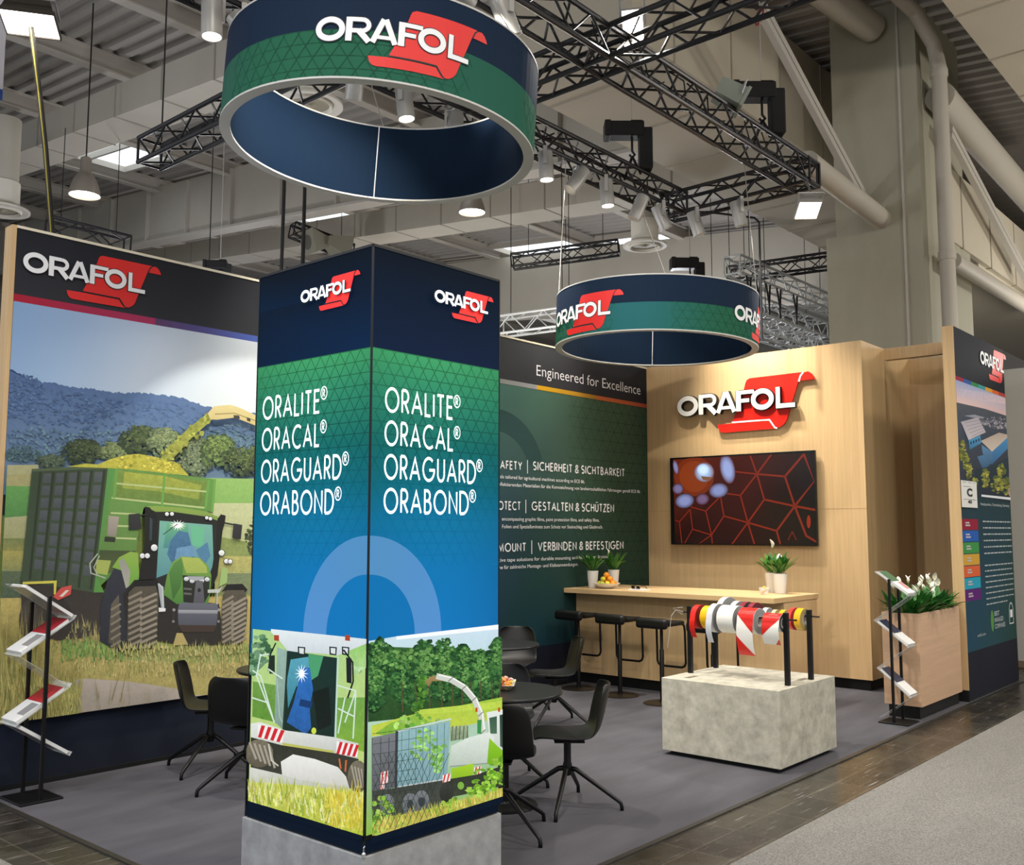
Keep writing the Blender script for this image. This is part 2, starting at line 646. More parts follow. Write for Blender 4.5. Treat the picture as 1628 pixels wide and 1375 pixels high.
def set_word(mb, txt, pt, x0, base, h, x1=None, w=0.135, lift=0.0012, reg=False, mi=0, gap=0.17):
    q, wd = word_quads(txt, h, w, gap, reg)
    kx = 1 if x1 is None else (x1 - x0) / wd
    for t, dl in q:
        k = len(mb.v)
        for px, py in t: mb.v.append(tuple(pt(x0 + px * kx, base + py, lift + dl)))
        mb.f.append((k, k + 1, k + 2, k + 3)); mb.m.append(mi)


# the scroll emblem with its wide letters; unit = letters' height scale, width about 5.8
SHEET = [(2.82, -.392), (3.191, .413), (3.403, .947), (3.5, 1.27), (3.56, 1.4), (3.7, 1.47), (6.194, 1.488), (6.078, 1.371), (5.982, 1.145), (5.756, .512), (5.551, -.039), (5.389, -.523), (5.272, -.671), (5.117, -.774), (4.979, -.799), (4.852, -.735), (4.739, -.583), (4.59, -.40)]
TCURL = [(6.02, 1.13), (6.1, 1.33), (6.23, 1.463), (6.413, 1.491), (6.558, 1.392), (6.65, 1.261), (6.70, 1.13)]
BCURL = [(2.067, -.49), (2.845, -.47), (4.58, -.49), (4.7, -.66), (4.82, -.79), (4.93, -.84), (2.4, -.86), (2.25, -.83), (2.14, -.72)]
LOGO = [  # strokes of the letters in order: path, closed, weight
    (arc(.63, .47, .445, .36, 0, 360, 40)[:-1], True, .215),
    ([(1.325, .02), (1.325, .93)], False, .23), ([(1.325, .848), (1.80, .848)] + arc(1.80, .635, .235, .213, 90, -90, 10) + [(1.325, .422)], False, .165), ([(1.66, .45), (2.07, .02)], False, .22),
    ([(2.19, .02), (2.57, .93)], False, .20), ([(3.01, .02), (2.63, .93)], False, .20), ([(2.36, .235), (2.85, .235)], False, .14),
    ([(3.22, .02), (3.22, .93)], False, .23), ([(3.22, .848), (3.98, .848)], False, .165), ([(3.22, .48), (3.74, .48)], False, .16),
    (arc(4.36, .47, .43, .36, 0, 360, 40)[:-1], True, .215),
    ([(5.09, .93), (5.09, .105), (5.86, .105)], False, .19)]


def subdivide_poly(pts, maxd):
    out = []
    for i in range(len(pts)):
        a, b = Vector(pts[i - 1]), Vector(pts[i])
        n = max(1, int((b - a).length / maxd))
        for k in range(n): out.append(tuple(a.lerp(b, k / n)))
    return out


def logo(pt, x0, base, s, parent, mats, name='printed_logo', lift=0.001, strips=0):
    """mats: red, dark, white; pt(u, v, lift)"""
    mb = MB()

    def poly(pts, mi, lf):
        if strips:  # cut into narrow vertical strips so that it follows a curved band
            xs = [p[0] for p in pts]; a, b = min(xs), max(xs)
            n = max(1, int((b - a) / strips) + 1)
            for i in range(n):
                pc = clip_poly(pts, (a + (b - a) * i / n, -9, a + (b - a) * (i + 1) / n, 9))
                if len(pc) > 2: tri(pc, mi, lf)
        else: tri(pts, mi, lf)

    def tri(pts, mi, lf):
        k = len(mb.v)
        for a, b in pts: mb.v.append(tuple(pt(x0 + a * s, base + b * s, lf)))
        for t in tessellate_polygon([[Vector((p[0], p[1], 0)) for p in pts]]):
            mb.f.append(tuple(k + i for i in t)); mb.m.append(mi)

    for sh in (SHEET, TCURL, BCURL): poly(sh, 0, lift)
    thin = [[(6.0, 1.1), (6.09, 1.34), (6.22, 1.48)], [(2.8, -.42), (4.6, -.43), (4.74, -.62), (4.87, -.78), (4.96, -.83)]]
    for pl in thin:
        for q in stroke_quads(pl, .05): poly([tuple(p) for p in q], 1, lift * 1.3)
    for dw, mi, lf in ((.07, 1, lift * 1.6), (0, 2, lift * 2.2)):
        for n_, (pl, cl, sw) in enumerate(LOGO):
            for q in stroke_quads(pl, sw + dw, cl): poly([tuple(p) for p in q], mi, lf + n_ * 2e-5)
    return mb.build(name, mats, parent)


# ------------------------------------------------------------------ materials
M_BLACK = mat('black_powder_coat', '#080809', 0.45, spec=.35)
M_SHELL = mat('black_plastic', '#0e0e0e', 0.45, spec=.35)
M_TRUSS = mat('truss_black', '#17161a', 0.38, spec=0.5)
M_SILVER = mat('spot_grey', '#b9b7b2', 0.42, 0.3)
M_ALU = mat('aluminium', '#c4c6c8', 0.35, 0.8)
M_WOOD = mat('pale_oak', '#cfae7f', 0.5, noise=((26, 26, 1.1), 0.10, 5))
M_WOODH = mat('pale_oak_flat', '#cfae7f', 0.45, noise=((26, 1.3, 26), 0.10, 5))
M_WOODB = mat('pinkish_oak', '#c9a585', 0.5, noise=((1.6, 1.6, 24), 0.09, 5))
M_CONC = mat('concrete_board', '#b2ae9f', 0.6, noise=((11, 11, 11), 0.30, 14))
M_CONCD = mat('concrete_board_grey', '#98999a', 0.6, noise=((10, 10, 10), 0.24, 14))
M_KICK = mat('black_kickboard', '#0a0a0a', 0.5)
M_WHITEINK = mat('white_ink', '#eef0f2', 0.6)
M_REDINK = mat('red_ink', '#dc2420', 0.5)
M_DARKINK = mat('dark_ink', '#14181f', 0.6)
M_WIRE = mat('steel_wire', '#b8b6b0', 0.4, 0.5)
M_CORD = mat('black_cord', '#101010', 0.6)
M_HALLWHITE = mat('hall_white_paint', '#b9b3a6', 0.7, noise=((.8, .8, .8), 0.05, 3))
M_DUCT = mat('duct_board', '#bdb4a1', 0.7, noise=((.6, .6, .6), 0.04, 3))
M_DECK = mat('roof_deck_metal', '#a5a09a', 0.55)
M_BEAM = mat('beam_paint', '#b8b2a8', 0.6)
M_PILLAR = mat('pillar_cladding', '#a39f8c', 0.75, noise=((1.5, 1.5, .5), 0.06, 4))
M_PIPE = mat('pipe_lagging', '#b4ada0', 0.6)
M_LAMPGLOW = mat('lamp_glow', '#ffffff', 0.5, emit='#fff4e4', estr=9.0)
M_SKY = mat('daylight_glazing', '#ffffff', 0.5, emit='#eaf4fb', estr=1.15)
M_POT = mat('white_ceramic', '#e4e2dd', 0.35)
M_LEAF = mat('leaf_green', '#2f6a24', 0.4, noise=((20, 20, 20), 0.35, 3))
M_LEAFL = mat('leaf_green_light', '#4f8a33', 0.4, noise=((20, 20, 20), 0.3, 3))
M_PETAL = mat('white_petal', '#f2efe0', 0.5)
M_SOIL = mat('potting_soil', '#241a12', 0.9)
M_GLASS = mat('clear_acrylic', '#e9efef', 0.08, alpha=0.28, spec=0.6)
INKS = [M_REDINK, M_DARKINK, M_WHITEINK]
PR = print_mat('fabric_print')

# ------------------------------------------------------------------ floor
def tile_floor():
    m = D.materials.new('dark_hall_tiles')
    m.use_nodes = True
    nt = m.node_tree; N = nt.nodes; b = N['Principled BSDF']
    tc = N.new('ShaderNodeTexCoord')
    br = N.new('ShaderNodeTexBrick')
    br.offset = 0.0
    br.inputs['Scale'].default_value = 1
    br.inputs['Brick Width'].default_value = 0.5
    br.inputs['Row Height'].default_value = 0.25
    br.inputs['Mortar Size'].default_value = 0.006
    br.inputs['Color1'].default_value = L4('#38342a'); br.inputs['Color2'].default_value = L4('#2b2824'); br.inputs['Mortar'].default_value = L4('#4d483e')
    nz = N.new('ShaderNodeTexNoise'); nz.inputs['Scale'].default_value = 2.4; nz.inputs['Detail'].default_value = 8; nz.inputs['Roughness'].default_value = .7
    sc = N.new('ShaderNodeTexNoise'); sc.inputs['Scale'].default_value = 1; sc.inputs['Detail'].default_value = 6
    mp = N.new('ShaderNodeMapping'); mp.inputs['Scale'].default_value = (2.2, 45, 1); mp.inputs['Rotation'].default_value = (0, 0, .5)
    nt.links.new(tc.outputs['Object'], br.inputs['Vector']); nt.links.new(tc.outputs['Object'], nz.inputs['Vector'])
    nt.links.new(tc.outputs['Object'], mp.inputs[0]); nt.links.new(mp.outputs[0], sc.inputs['Vector'])
    r1 = N.new('ShaderNodeMapRange'); r1.inputs['From Min'].default_value = .35; r1.inputs['From Max'].default_value = .7; r1.inputs['To Min'].default_value = .55; r1.inputs['To Max'].default_value = 1.5
    nt.links.new(nz.outputs['Fac'], r1.inputs['Value'])
    r2 = N.new('ShaderNodeMapRange'); r2.inputs['From Min'].default_value = .62; r2.inputs['From Max'].default_value = .74; r2.inputs['To Min'].default_value = 0; r2.inputs['To Max'].default_value = .22
    nt.links.new(sc.outputs['Fac'], r2.inputs['Value'])
    s = N.new('ShaderNodeVectorMath'); s.operation = 'SCALE'
    nt.links.new(br.outputs['Color'], s.inputs[0]); nt.links.new(r1.outputs[0], s.inputs['Scale'])
    a = N.new('ShaderNodeVectorMath'); a.operation = 'ADD'
    nt.links.new(s.outputs[0], a.inputs[0]); nt.links.new(r2.outputs[0], a.inputs[1])
    nt.links.new(a.outputs[0], b.inputs['Base Color'])
    r3 = N.new('ShaderNodeMapRange'); r3.inputs['To Min'].default_value = .12; r3.inputs['To Max'].default_value = .42
    nt.links.new(nz.outputs['Fac'], r3.inputs['Value']); nt.links.new(r3.outputs[0], b.inputs['Roughness'])
    return m


def carpet_mat(name, col, amt, scale, big):
    m = mat(name, col, 0.95, spec=0.1, noise=((scale, scale, scale), amt, 3))
    nt = m.node_tree; b = nt.nodes['Principled BSDF']
    # broad brushed patches of pile lying different ways
    src = b.inputs['Base Color'].links[0].from_socket
    tc = nt.nodes['Texture Coordinate']
    nz = nt.nodes.new('ShaderNodeTexNoise'); nz.inputs['Scale'].default_value = 1; nz.inputs['Detail'].default_value = 5
    mp = nt.nodes.new('ShaderNodeMapping'); mp.inputs['Scale'].default_value = (1.2, 4.5, 1); mp.inputs['Rotation'].default_value = (0, 0, -.75)
    nt.links.new(tc.outputs['Object'], mp.inputs[0]); nt.links.new(mp.outputs[0], nz.inputs['Vector'])
    r = nt.nodes.new('ShaderNodeMapRange'); r.inputs['From Min'].default_value = .3; r.inputs['From Max'].default_value = .7
    r.inputs['To Min'].default_value = 1 - big; r.inputs['To Max'].default_value = 1 + big
    nt.links.new(nz.outputs['Fac'], r.inputs['Value'])
    s = nt.nodes.new('ShaderNodeVectorMath'); s.operation = 'SCALE'
    nt.links.new(src, s.inputs[0]); nt.links.new(r.outputs[0], s.inputs['Scale']); nt.links.new(s.outputs[0], b.inputs['Base Color'])
    return m


o = MB().box((-25, -25, -0.2), (55, 50, -0.008)).build('floor', tile_floor())
tag(o, kind='structure')
o = MB().box((2.8, 3.25, -0.008), (13.05, 9.2, 0.0)).build('floor_carpet', carpet_mat('booth_carpet', '#4f4e53', .12, 260, .17))
tag(o, 'dark grey carpet laid over the whole stand', kind='structure')
M_AISLE = carpet_mat('aisle_carpet_grey', '#767470', .45, 95, .06)
o = MB().box((-8, -14, -0.008), (24, 2.72, -0.003)).build('floor_aisle_carpet', M_AISLE)
tag(o, 'light grey speckled aisle carpet', kind='structure')
o = MB().box((-8, 2.9, -0.008), (2.35, 20, -0.003)).build('floor_aisle_carpet_left', M_AISLE)
tag(o, 'light grey speckled aisle carpet at the left corner', kind='structure')
o = MB().box((2.765, 3.215, -0.008), (13.05, 3.25, 0.002)).box((2.765, 3.25, -0.008), (2.8, 9.2, 0.002)).build('trim_1', mat('carpet_edge_bar', '#3a3732', .4, .4))
tag(o, kind='structure')

# ------------------------------------------------------------------ the stand's walls
YB = 7.248
XW = 11.08
wb = MB().box((2.83, YB, 0.03), (13.0, YB + 0.12, 4.0)).build('wall_back', mat('wall_board', '#20242a', .7))
tag(wb, 'long back wall of the stand carrying the printed fabrics', kind='structure')
o = MB().box((2.80, YB - 0.004, 0.0), (2.832, YB + 0.124, 4.0)).build('trim_2', M_WOOD)
tag(o, 'pale wooden end edge of the back wall', kind='structure')
o = MB().box((2.83, YB - 0.03, 0.0), (11.08, YB - 0.002, 0.03)).build('baseboard_back', M_KICK)
tag(o, kind='structure')
o = MB().box((2.83, YB - 0.012, 3.98), (11.08, YB - 0.002, 4.0)).build('trim_3', mat('cream_rail', '#e6dfc8', .5))
tag(o, 'light metal rail along the top of the back wall', kind='structure')

LIFT0 = 0.004


def wall_pt(a, b, h):   # a = X, b = Z on the back wall
    return Vector((a, YB - LIFT0 - h, b))


def wall_px(a, b, h):   # picture point lying on the back wall
    p = on('Y', YB, a, b)
    return Vector((min(max(p.x, 2.834), 7.9), YB - LIFT0 - h, min(max(p.z, .463), 3.44)))


def tri_lines(ink, a0, a1, b0, b1, size, colf, w):
    """triangle lattice of thin printed lines; colf(a, b) gives the line ink or None"""
    hgt = size * 0.75
    segs = []
    n = int((b1 - b0) / hgt) + 1
    for i in range(n + 1): segs.append(((a0, b1 - i * hgt), (a1, b1 - i * hgt)))
    span = (b1 - b0) / hgt * size / 2
    for d in (-1, 1):
        k = int((a1 - a0 + span) / size) + 2
        for i in range(-1, k + 1):
            x = (a0 + i * size) if d < 0 else (a1 - i * size)
            segs.append(((x, b1), (x + d * span, b0)))
    ink.h += ink.step
    for p, q in segs:
        L = math.hypot(q[0] - p[0], q[1] - p[1]); m = max(1, int(L / (size * .8)))
        for i in range(m):
            s0 = (p[0] + (q[0] - p[0]) * i / m, p[1] + (q[1] - p[1]) * i / m)
            s1 = (p[0] + (q[0] - p[0]) * (i + 1) / m, p[1] + (q[1] - p[1]) * (i + 1) / m)
            c = ((s0[0] + s1[0]) / 2, (s0[1] + s1[1]) / 2)
            if not (a0 <= s0[0] <= a1 and a0 <= s1[0] <= a1 and b0 - 1e-6 <= s0[1] <= b1 + 1e-6 and b0 - 1e-6 <= s1[1] <= b1 + 1e-6): continue
            k = colf(*c)
            if k is None: continue
            dx, dy = s1[0] - s0[0], s1[1] - s0[1]; l = math.hypot(dx, dy)
            nx, ny = -dy / l * w / 2, dx / l * w / 2
            ink.poly([(s0[0] + nx, s0[1] + ny), (s1[0] + nx, s1[1] + ny), (s1[0] - nx, s1[1] - ny), (s0[0] - nx, s0[1] - ny)], k, lift=False)


def ramp(stops, v):
    for i in range(len(stops) - 1):
        a, b = stops[i], stops[i + 1]
        if (a[0] - v) * (b[0] - v) <= 0:
            t = (v - a[0]) / (b[0] - a[0]) if b[0] != a[0] else 0
            c, d = lin(a[1]), lin(b[1])
            return tuple(c[k] * (1 - t) + d[k] * t for k in range(3))
    return lin(stops[0][1] if abs(v - stops[0][0]) < abs(v - stops[-1][0]) else stops[-1][1])


# ---- tractor mural: the left graphic of the back wall
mur = thing('mural', 'wall-high printed mural of a green tractor and trailer in a hay field', 'mural', (2.84, YB, 0.0))
MX1 = 7.9
ink = Ink(wall_pt)
ink.grad([(2.834, 3.495), (MX1, 3.495), (MX1, 3.985), (2.834, 3.985)], ['#33353a', '#3b3d40', '#34363a', '#26282e'])
ink.grad([(2.834, .03), (MX1, .03), (MX1, .463), (2.834, .463)], ['#20242f', '#232831', '#262c36', '#1d2434'])
for a, b, c0, c1 in ((2.834, 3.93, '#a8283a', '#a53a62'), (3.93, 4.98, '#5e4468', '#4a66b4'), (4.98, 6.2, '#3a6ab0', '#3a8a90'), (6.2, MX1, '#3f8a56', '#7a8a80')):
    ink.grad([(a, 3.44), (b, 3.44), (b, 3.495), (a, 3.495)], [c0, c1, c1, c0])
ink.clip = (2.834, .463, MX1, 3.44)
SKT = [(2.834, '#8fb0d8'), (3.6, '#b4c6de'), (4.4, '#ced9e2'), (5.0, '#d9e0e4')]
for a, b in ((2.834, 3.4), (3.4, 4.0), (4.0, 4.6), (4.6, 5.2), (5.2, MX1)):
    def hx(c): return '#%02x%02x%02x' % c
    ca = {2.834: '#86a6cf', 3.4: '#9fb8d9', 4.0: '#bccadd', 4.6: '#cdd7df', 5.2: '#d6dde0', MX1: '#d6dde0'}
    cl = {2.834: '#9db8d6', 3.4: '#b5c7d9', 4.0: '#c6d1da', 4.6: '#ccd5d8', 5.2: '#cfd6d8', MX1: '#cfd6d8'}
    ink.grad([(a, 2.2), (b, 2.2), (b, 3.44), (a, 3.44)], [cl[a], cl[b], ca[b], ca[a]])
ink.grad([(2.834, .463), (MX1, .463), (MX1, 1.9), (2.834, 1.9)], ['#938d42', '#a5a060', '#8f9a5c', '#6f8a4c'], grain=.3)
ink.clip = None
base_h = ink.h
mp_ = Ink(wall_px); mp_.h = base_h + .0002; mp_.floor = (1149.5, -.1404); mp_.pale = .04
mp_.mb = ink.mb
# shapes below are laid out on the wall in the picture's own proportions
z5 = lambda: mp_.z(0, 340, 3.274)
z6 = lambda: mp_.z(0, 700, 3.274)
EX = 2550  # the print runs on behind the tower
LF = -30
z5()
ridge = [(LF, 806), (60, 815), (130, 850), (220, 880), (250, 878), (350, 900), (470, 912), (590, 930), (700, 935), (790, 938), (860, 945), (960, 965), (1060, 1000), (1150, 1022), (1270, 1032), (1345, 1045), (1900, 1130), (EX, 1250)]
top = []
for (a, b), (c, d) in zip(ridge, ridge[1:]):
    n = max(2, int((c - a) / 9))
    for i in range(n):
        top.append((a + (c - a) * i / n, b + (d - b) * i / n + random.uniform(-8, 4)))
hill = top + [(EX, 1250)] + [(EX, 1460), (LF, 1460)]
mp_.poly(hill, '#48669a', '#68869f', grain=.18)
mp_.blobs([(300, 1010, 320, 90), (700, 1060, 420, 90), (120, 930, 110, 90)], 900, 9, ['#4a6897', '#4f6f9e', '#46628c', '#5676a0'], grain=.15, var=.06)
mp_.blobs([(200, 1180, 200, 70), (620, 1180, 380, 55), (1150, 1150, 240, 60)], 650, 9, ['#567599', '#5f8098', '#516e8c', '#668a9c'], grain=.15, var=.06)
mp_.blobs([(1200, 1190, 200, 50)], 140, 9, ['#56768a', '#5f8090'], grain=.15, var=.06)
# far bushes
mp_.blobs([(110, 1250, 100, 40)], 200, 7, ['#46646c', '#506e72', '#3d5a62'], grain=.3)


def tree(boxes, n, dark, mid, light, size=7):
    """a leafy crown: dark clumps below, lighter ones towards the sunlit upper right of the printed tree"""
    mp_.blobs(boxes, n, size * 1.5, [dark, dark, mid], grain=.3, var=.12)
    mp_.blobs([(x + rx * .1, y - ry * .12, rx * .88, ry * .85) for x, y, rx, ry in boxes], int(n * 1.6), size, [mid, mid, light, dark], grain=.3, var=.15)
    mp_.blobs([(x + rx * .2, y - ry * .35, rx * .65, ry * .5) for x, y, rx, ry in boxes], n, size * .8, [light, mid], grain=.3, var=.15)


tree([(260, 1290, 70, 38)], 80, '#3b4c40', '#4a5c4a', '#5c6c50')
tree([(420, 1240, 108, 68)], 170, '#2a3a2a', '#3d4c33', '#52623c')
tree([(590, 1240, 90, 52)], 110, '#4c5c3c', '#66784a', '#7a8a58')
tree([(720, 1180, 110, 78)], 190, '#2b3c2a', '#40522f', '#5a6c40')
tree([(840, 1190, 90, 78)], 150, '#54664a', '#728456', '#8a9a68')
tree([(1000, 1270, 100, 112)], 220, '#4a5c44', '#68795a', '#84946c')
tree([(1120, 1230, 92, 84)], 180, '#3a4e30', '#567038', '#789048')
tree([(1230, 1290, 80, 78), (1330, 1290, 80, 92)], 190, '#2c3c28', '#465a34', '#66783e')
tree([(1500, 1290, 160, 90), (1700, 1300, 160, 90), (1900, 1320, 160, 90), (2120, 1335, 150, 90), (2340, 1350, 150, 90)], 260, '#2c3c28', '#465a34', '#66783e', 12)
z6()
mp_.poly([(LF, 128), (185, 128), (185, 300), (LF, 300)], '#a7a678', '#9a9c6a', grain=.2)
mp_.poly([(LF, 178), (160, 178), (150, 240), (LF, 238)], '#a09c66', grain=.2)
mp_.poly([(LF, 236), (150, 240), (140, 392), (LF, 402)], '#5e9a4a', '#4a8440', grain=.2)
mp_.poly([(LF, 402), (140, 392), (130, 512), (LF, 512)], '#a2a276', '#989a66', grain=.2)
mp_.poly([(LF, 510), (130, 510), (125, 575), (LF, 575)], '#6e7c44', '#8a8848', grain=.3)
mp_.poly([(LF, 575), (130, 575), (125, 690), (LF, 690)], '#a39a4c', '#7c8450', grain=.3)
mp_.poly([(LF, 680), (110, 680), (100, 825), (LF, 825)], '#55654a', '#465641', grain=.4)
mp_.poly([(1000, 196), (1900, 210), (EX, 260), (EX, 330), (1000, 330)], '#86b05a', '#7aa852', grain=.2)
mp_.poly([(1000, 328), (EX, 322), (EX, 560), (1000, 560)], '#b4bc8c', '#a8b07c', grain=.2)
mp_.poly([(1120, 500), (1280, 530), (EX, 560), (EX, 640), (1120, 620)], '#7c8c4a', grain=.4)
tree([(1310, 530, 60, 95), (1325, 430, 26, 60), (1470, 470, 110, 150)], 170, '#2a3826', '#3c4c30', '#4f6038')
mp_.poly([(1100, 600), (EX, 620), (EX, 840), (1100, 830)], '#a8a45a', '#83905a', grain=.4)
mp_.poly([(1160, 690), (EX, 700), (EX, 820), (1160, 800)], '#6c7c58', '#77805a', grain=.5)
mp_.poly([(LF, 820), (EX, 800), (EX, 1500), (LF, 1500)], '#b0a054', '#a39a56', grain=.4)
mp_.poly([(300, 1040), (1200, 1050), (EX, 1040), (EX, 1120), (900, 1160), (300, 1110)], '#93a04e', '#8c9a50', grain=.5)
# field path
mp_.poly([(350, 1262), (380, 1242), (430, 1236), (640, 1250), (800, 1272), (900, 1290), (960, 1320), (EX, 1400), (EX, 1480), (300, 1480), (325, 1330)], '#b0a69a', '#a69c90', grain=.15)
mp_.blades(LF, 1345, lambda x: (1060, 1230 if x > 350 else 1480), 900, 46, 3.2, ['#b9ac60', '#a59c52', '#c8bc78', '#8f9448', '#7a8a44'])
mp_.blades(300, 640, lambda x: (1040, 1150), 160, 60, 4, ['#6f9440', '#86a84c', '#567a34'])
mp_.blades(700, 1340, lambda x: (1100, 1230), 260, 36, 3, ['#c6b874', '#b0a464', '#a09a54'])
# trailer
bl = [(150, 150), (545, 135), (470, 790), (92, 730)]
mp_.poly([(95, 700), (520, 780), (520, 1000), (380, 1030), (95, 1030)], '#2f2a26', '#3a342e', grain=.2)
mp_.blades(110, 520, lambda x: (960, 1060), 120, 60, 4, ['#8c8450', '#6f7042', '#a0965c'])
mp_.ell(135, 940, 52, 110, '#3f3a34', '#4d463c', grain=.3)
mp_.ell(290, 930, 70, 110, '#2a2624', '#332d28', grain=.3)
mp_.poly(bl, '#34452f', '#3a4a34', grain=.15)


def bil(q, u, v):
    a = (q[0][0] * (1 - u) + q[1][0] * u, q[0][1] * (1 - u) + q[1][1] * u)
    b = (q[3][0] * (1 - u) + q[2][0] * u, q[3][1] * (1 - u) + q[2][1] * u)
    return (a[0] * (1 - v) + b[0] * v, a[1] * (1 - v) + b[1] * v)


for i in range(5):
    for j in range(8):
        u0, v0 = .16 + i * .168, .045 + j * .107
        mp_.poly([bil(bl, u0, v0), bil(bl, u0 + .105, v0), bil(bl, u0 + .105, v0 + .082), bil(bl, u0, v0 + .082)], '#4d5458', '#464c50', grain=.2, lift=j == 0)
for i in range(6):
    mp_.poly([bil(bl, .10 + i * .168, .03), bil(bl, .135 + i * .168, .03), bil(bl, .135 + i * .168, .98), bil(bl, .10 + i * .168, .98)], '#25331f', lift=i == 0)
mp_.poly([(150, 150), (560, 132), (560, 146), (152, 164)], '#4e5e40')
mp_.poly([(545, 135), (1106, 205), (1085, 372), (720, 350), (690, 580), (470, 790)], '#5c8c3c', '#4e7f34', grain=.15)
mp_.poly([(585, 155), (1060, 212), (1045, 345), (570, 300)], '#6f8a34', '#5c7a30', grain=.35)
mp_.poly([(630, 165), (830, 185), (1030, 235), (1015, 310), (800, 265), (620, 250)], '#9aa232', '#7f9232', grain=.4)
mp_.poly([(560, 312), (735, 330), (700, 480), (690, 572), (505, 568)], '#5f8a3e', '#587f38', grain=.15)
mp_.poly([(498, 570), (690, 575), (660, 620), (560, 690), (490, 690)], '#3c4a2a', '#4c5c2e')
mp_.poly([(545, 140), (580, 143), (500, 570), (482, 700), (525, 790), (470, 790)], '#4d8a3e', '#4d8a38')
mp_.poly([(484, 620), (560, 625), (540, 700), (480, 690)], '#9aa84a')
for a in (((585, 225), (1060, 268)), ((565, 300), (1050, 352)), ((560, 378), (690, 385)), ((585, 445), (690, 448)), ((580, 508), (690, 512))):
    mp_.line(a, 9, '#a8b878')
for a in (((590, 150), (575, 300)), ((838, 180), (825, 345)), ((1068, 210), (1050, 355)), ((1100, 205), (1085, 372))):
    mp_.line(a, 12, '#5f9a3c')
mp_.poly([(548, 392), (602, 398), (585, 502), (540, 495)], '#9c948a', '#857d74')
mp_.poly([(528, 500), (585, 505), (580, 530), (524, 526)], '#2c3024')
mp_.line([(490, 590), (450, 640), (455, 690), (530, 715)], 6, '#a8b0a0')
mp_.line([(500, 600), (470, 660), (490, 700)], 5, '#a8b0a0')
# load and spout
mp_.poly([(330, 138), (430, 122), (490, 128), (560, 98), (640, 78), (700, 72), (770, 84), (830, 96), (905, 120), (965, 185), (840, 172), (640, 150)], '#b9b42c', '#a8a82c', grain=.45)
mp_.blobs([(700, 118, 150, 34), (860, 140, 70, 28)], 160, 9, ['#b4ac24', '#c6be3c', '#a09c28'], grain=.5)
z5()
mp_.poly([(1062, 1040), (1090, 1068), (960, 1185), (905, 1250), (860, 1290), (815, 1275), (860, 1215), (960, 1120)], '#8f9638', '#9aa038', grain=.5)
mp_.blobs([(1000, 1130, 40, 40), (920, 1200, 40, 40), (860, 1250, 35, 35), (1050, 1070, 25, 25)], 90, 11, ['#8c9430', '#a0a43c', '#767f30'], grain=.5)
mp_.poly([(1062, 1040), (1095, 1004), (1180, 996), (1225, 1010), (1300, 1045), (1400, 1095), (1400, 1140), (1330, 1112), (1205, 1062), (1110, 1074), (1075, 1072)], '#cfc184', '#b9a868', grain=.1)
mp_.line([(1100, 1045), (1200, 1040), (1340, 1090)], 5, '#8c7c4c')
mp_.poly([(1195, 1050), (1225, 1052), (1230, 1068), (1200, 1070)], '#3c3a34')
mp_.poly([(1265, 1060), (1285, 1068), (1283, 1085), (1266, 1078)], '#3c3a34')
z6()
# hazard plates behind the stand
mp_.poly([(100, 735), (278, 728), (272, 800), (262, 800), (262, 742), (100, 748)], '#c6be3c')
mp_.poly([(258, 812), (300, 765), (355, 752), (350, 800), (285, 830)], '#c4453c')
mp_.poly([(290, 810), (325, 778), (342, 778), (308, 812)], '#d4c4bc')
# tractor: rear tyre, fender
mp_.poly([(500, 1040), (505, 860), (540, 730), (600, 620), (660, 640), (660, 1080), (600, 1095), (560, 1075)], '#2a2e3a', '#232630', grain=.2)
mp_.poly([(545, 1050), (560, 850), (600, 800), (610, 1080)], '#5c564a', '#4a463c', grain=.35)
for k in range(6):
    mp_.line([(560, 880 + k * 38), (608, 850 + k * 38)], 11, '#7c7462')
mp_.poly([(565, 660), (600, 608), (660, 578), (700, 585), (706, 720), (640, 765), (625, 680)], '#84a838', '#5c9a34')
mp_.poly([(600, 628), (622, 612), (660, 680), (650, 760), (636, 768)], '#8c8c88', '#a09c94')
mp_.poly([(640, 1000), (620, 800), (680, 725), (800, 722), (830, 800), (900, 820), (1120, 850), (1140, 1000), (1120, 1060), (960, 1065), (800, 1040)], '#1d1b1a', '#272420', grain=.15)
mp_.poly([(900, 1000), (930, 1000), (960, 1060), (880, 1065)], '#a8985a')
# cab
mp_.poly([(735, 345), (1110, 395), (1125, 470), (1090, 760), (880, 800), (700, 735), (735, 560)], '#181c1c', '#1e2220')
mp_.poly([(812, 418), (1085, 440), (1092, 640), (1068, 700), (860, 690), (795, 715)], '#6aa898', '#4d8a94')
mp_.poly([(850, 430), (960, 440), (960, 520), (880, 560), (830, 560)], '#5aa878', '#3f7f88')
mp_.poly([(975, 445), (1045, 450), (1035, 560), (980, 545)], '#5cb088')
mp_.poly([(870, 520), (910, 470), (960, 480), (980, 560), (1000, 640), (880, 650), (850, 590)], '#3c6f94', '#35648c', grain=.3)
mp_.poly([(900, 560), (985, 545), (1005, 600), (890, 620)], '#5f8fb4', grain=.3)
mp_.poly([(1000, 570), (1060, 530), (1075, 600), (1040, 660)], '#44789c', grain=.2)
for a in range(7):
    t = a * PI / 7 + .2
    mp_.poly([(905 + 46 * math.cos(t), 442 + 30 * math.sin(t)), (905 + 5 * math.sin(t), 442 - 5 * math.cos(t)), (905 - 46 * math.cos(t), 442 - 30 * math.sin(t)), (905 - 5 * math.sin(t), 442 + 5 * math.cos(t))], '#eef6ee')
mp_.ell(905, 442, 16, 14, '#ffffff')
mp_.line([(830, 490), (905, 435)], 4, '#20302c')
mp_.poly([(738, 345), (790, 342), (920, 350), (1060, 372), (1115, 400), (1118, 420), (1060, 398), (880, 372), (790, 372)], '#7f9c3c', '#6f8f3c')
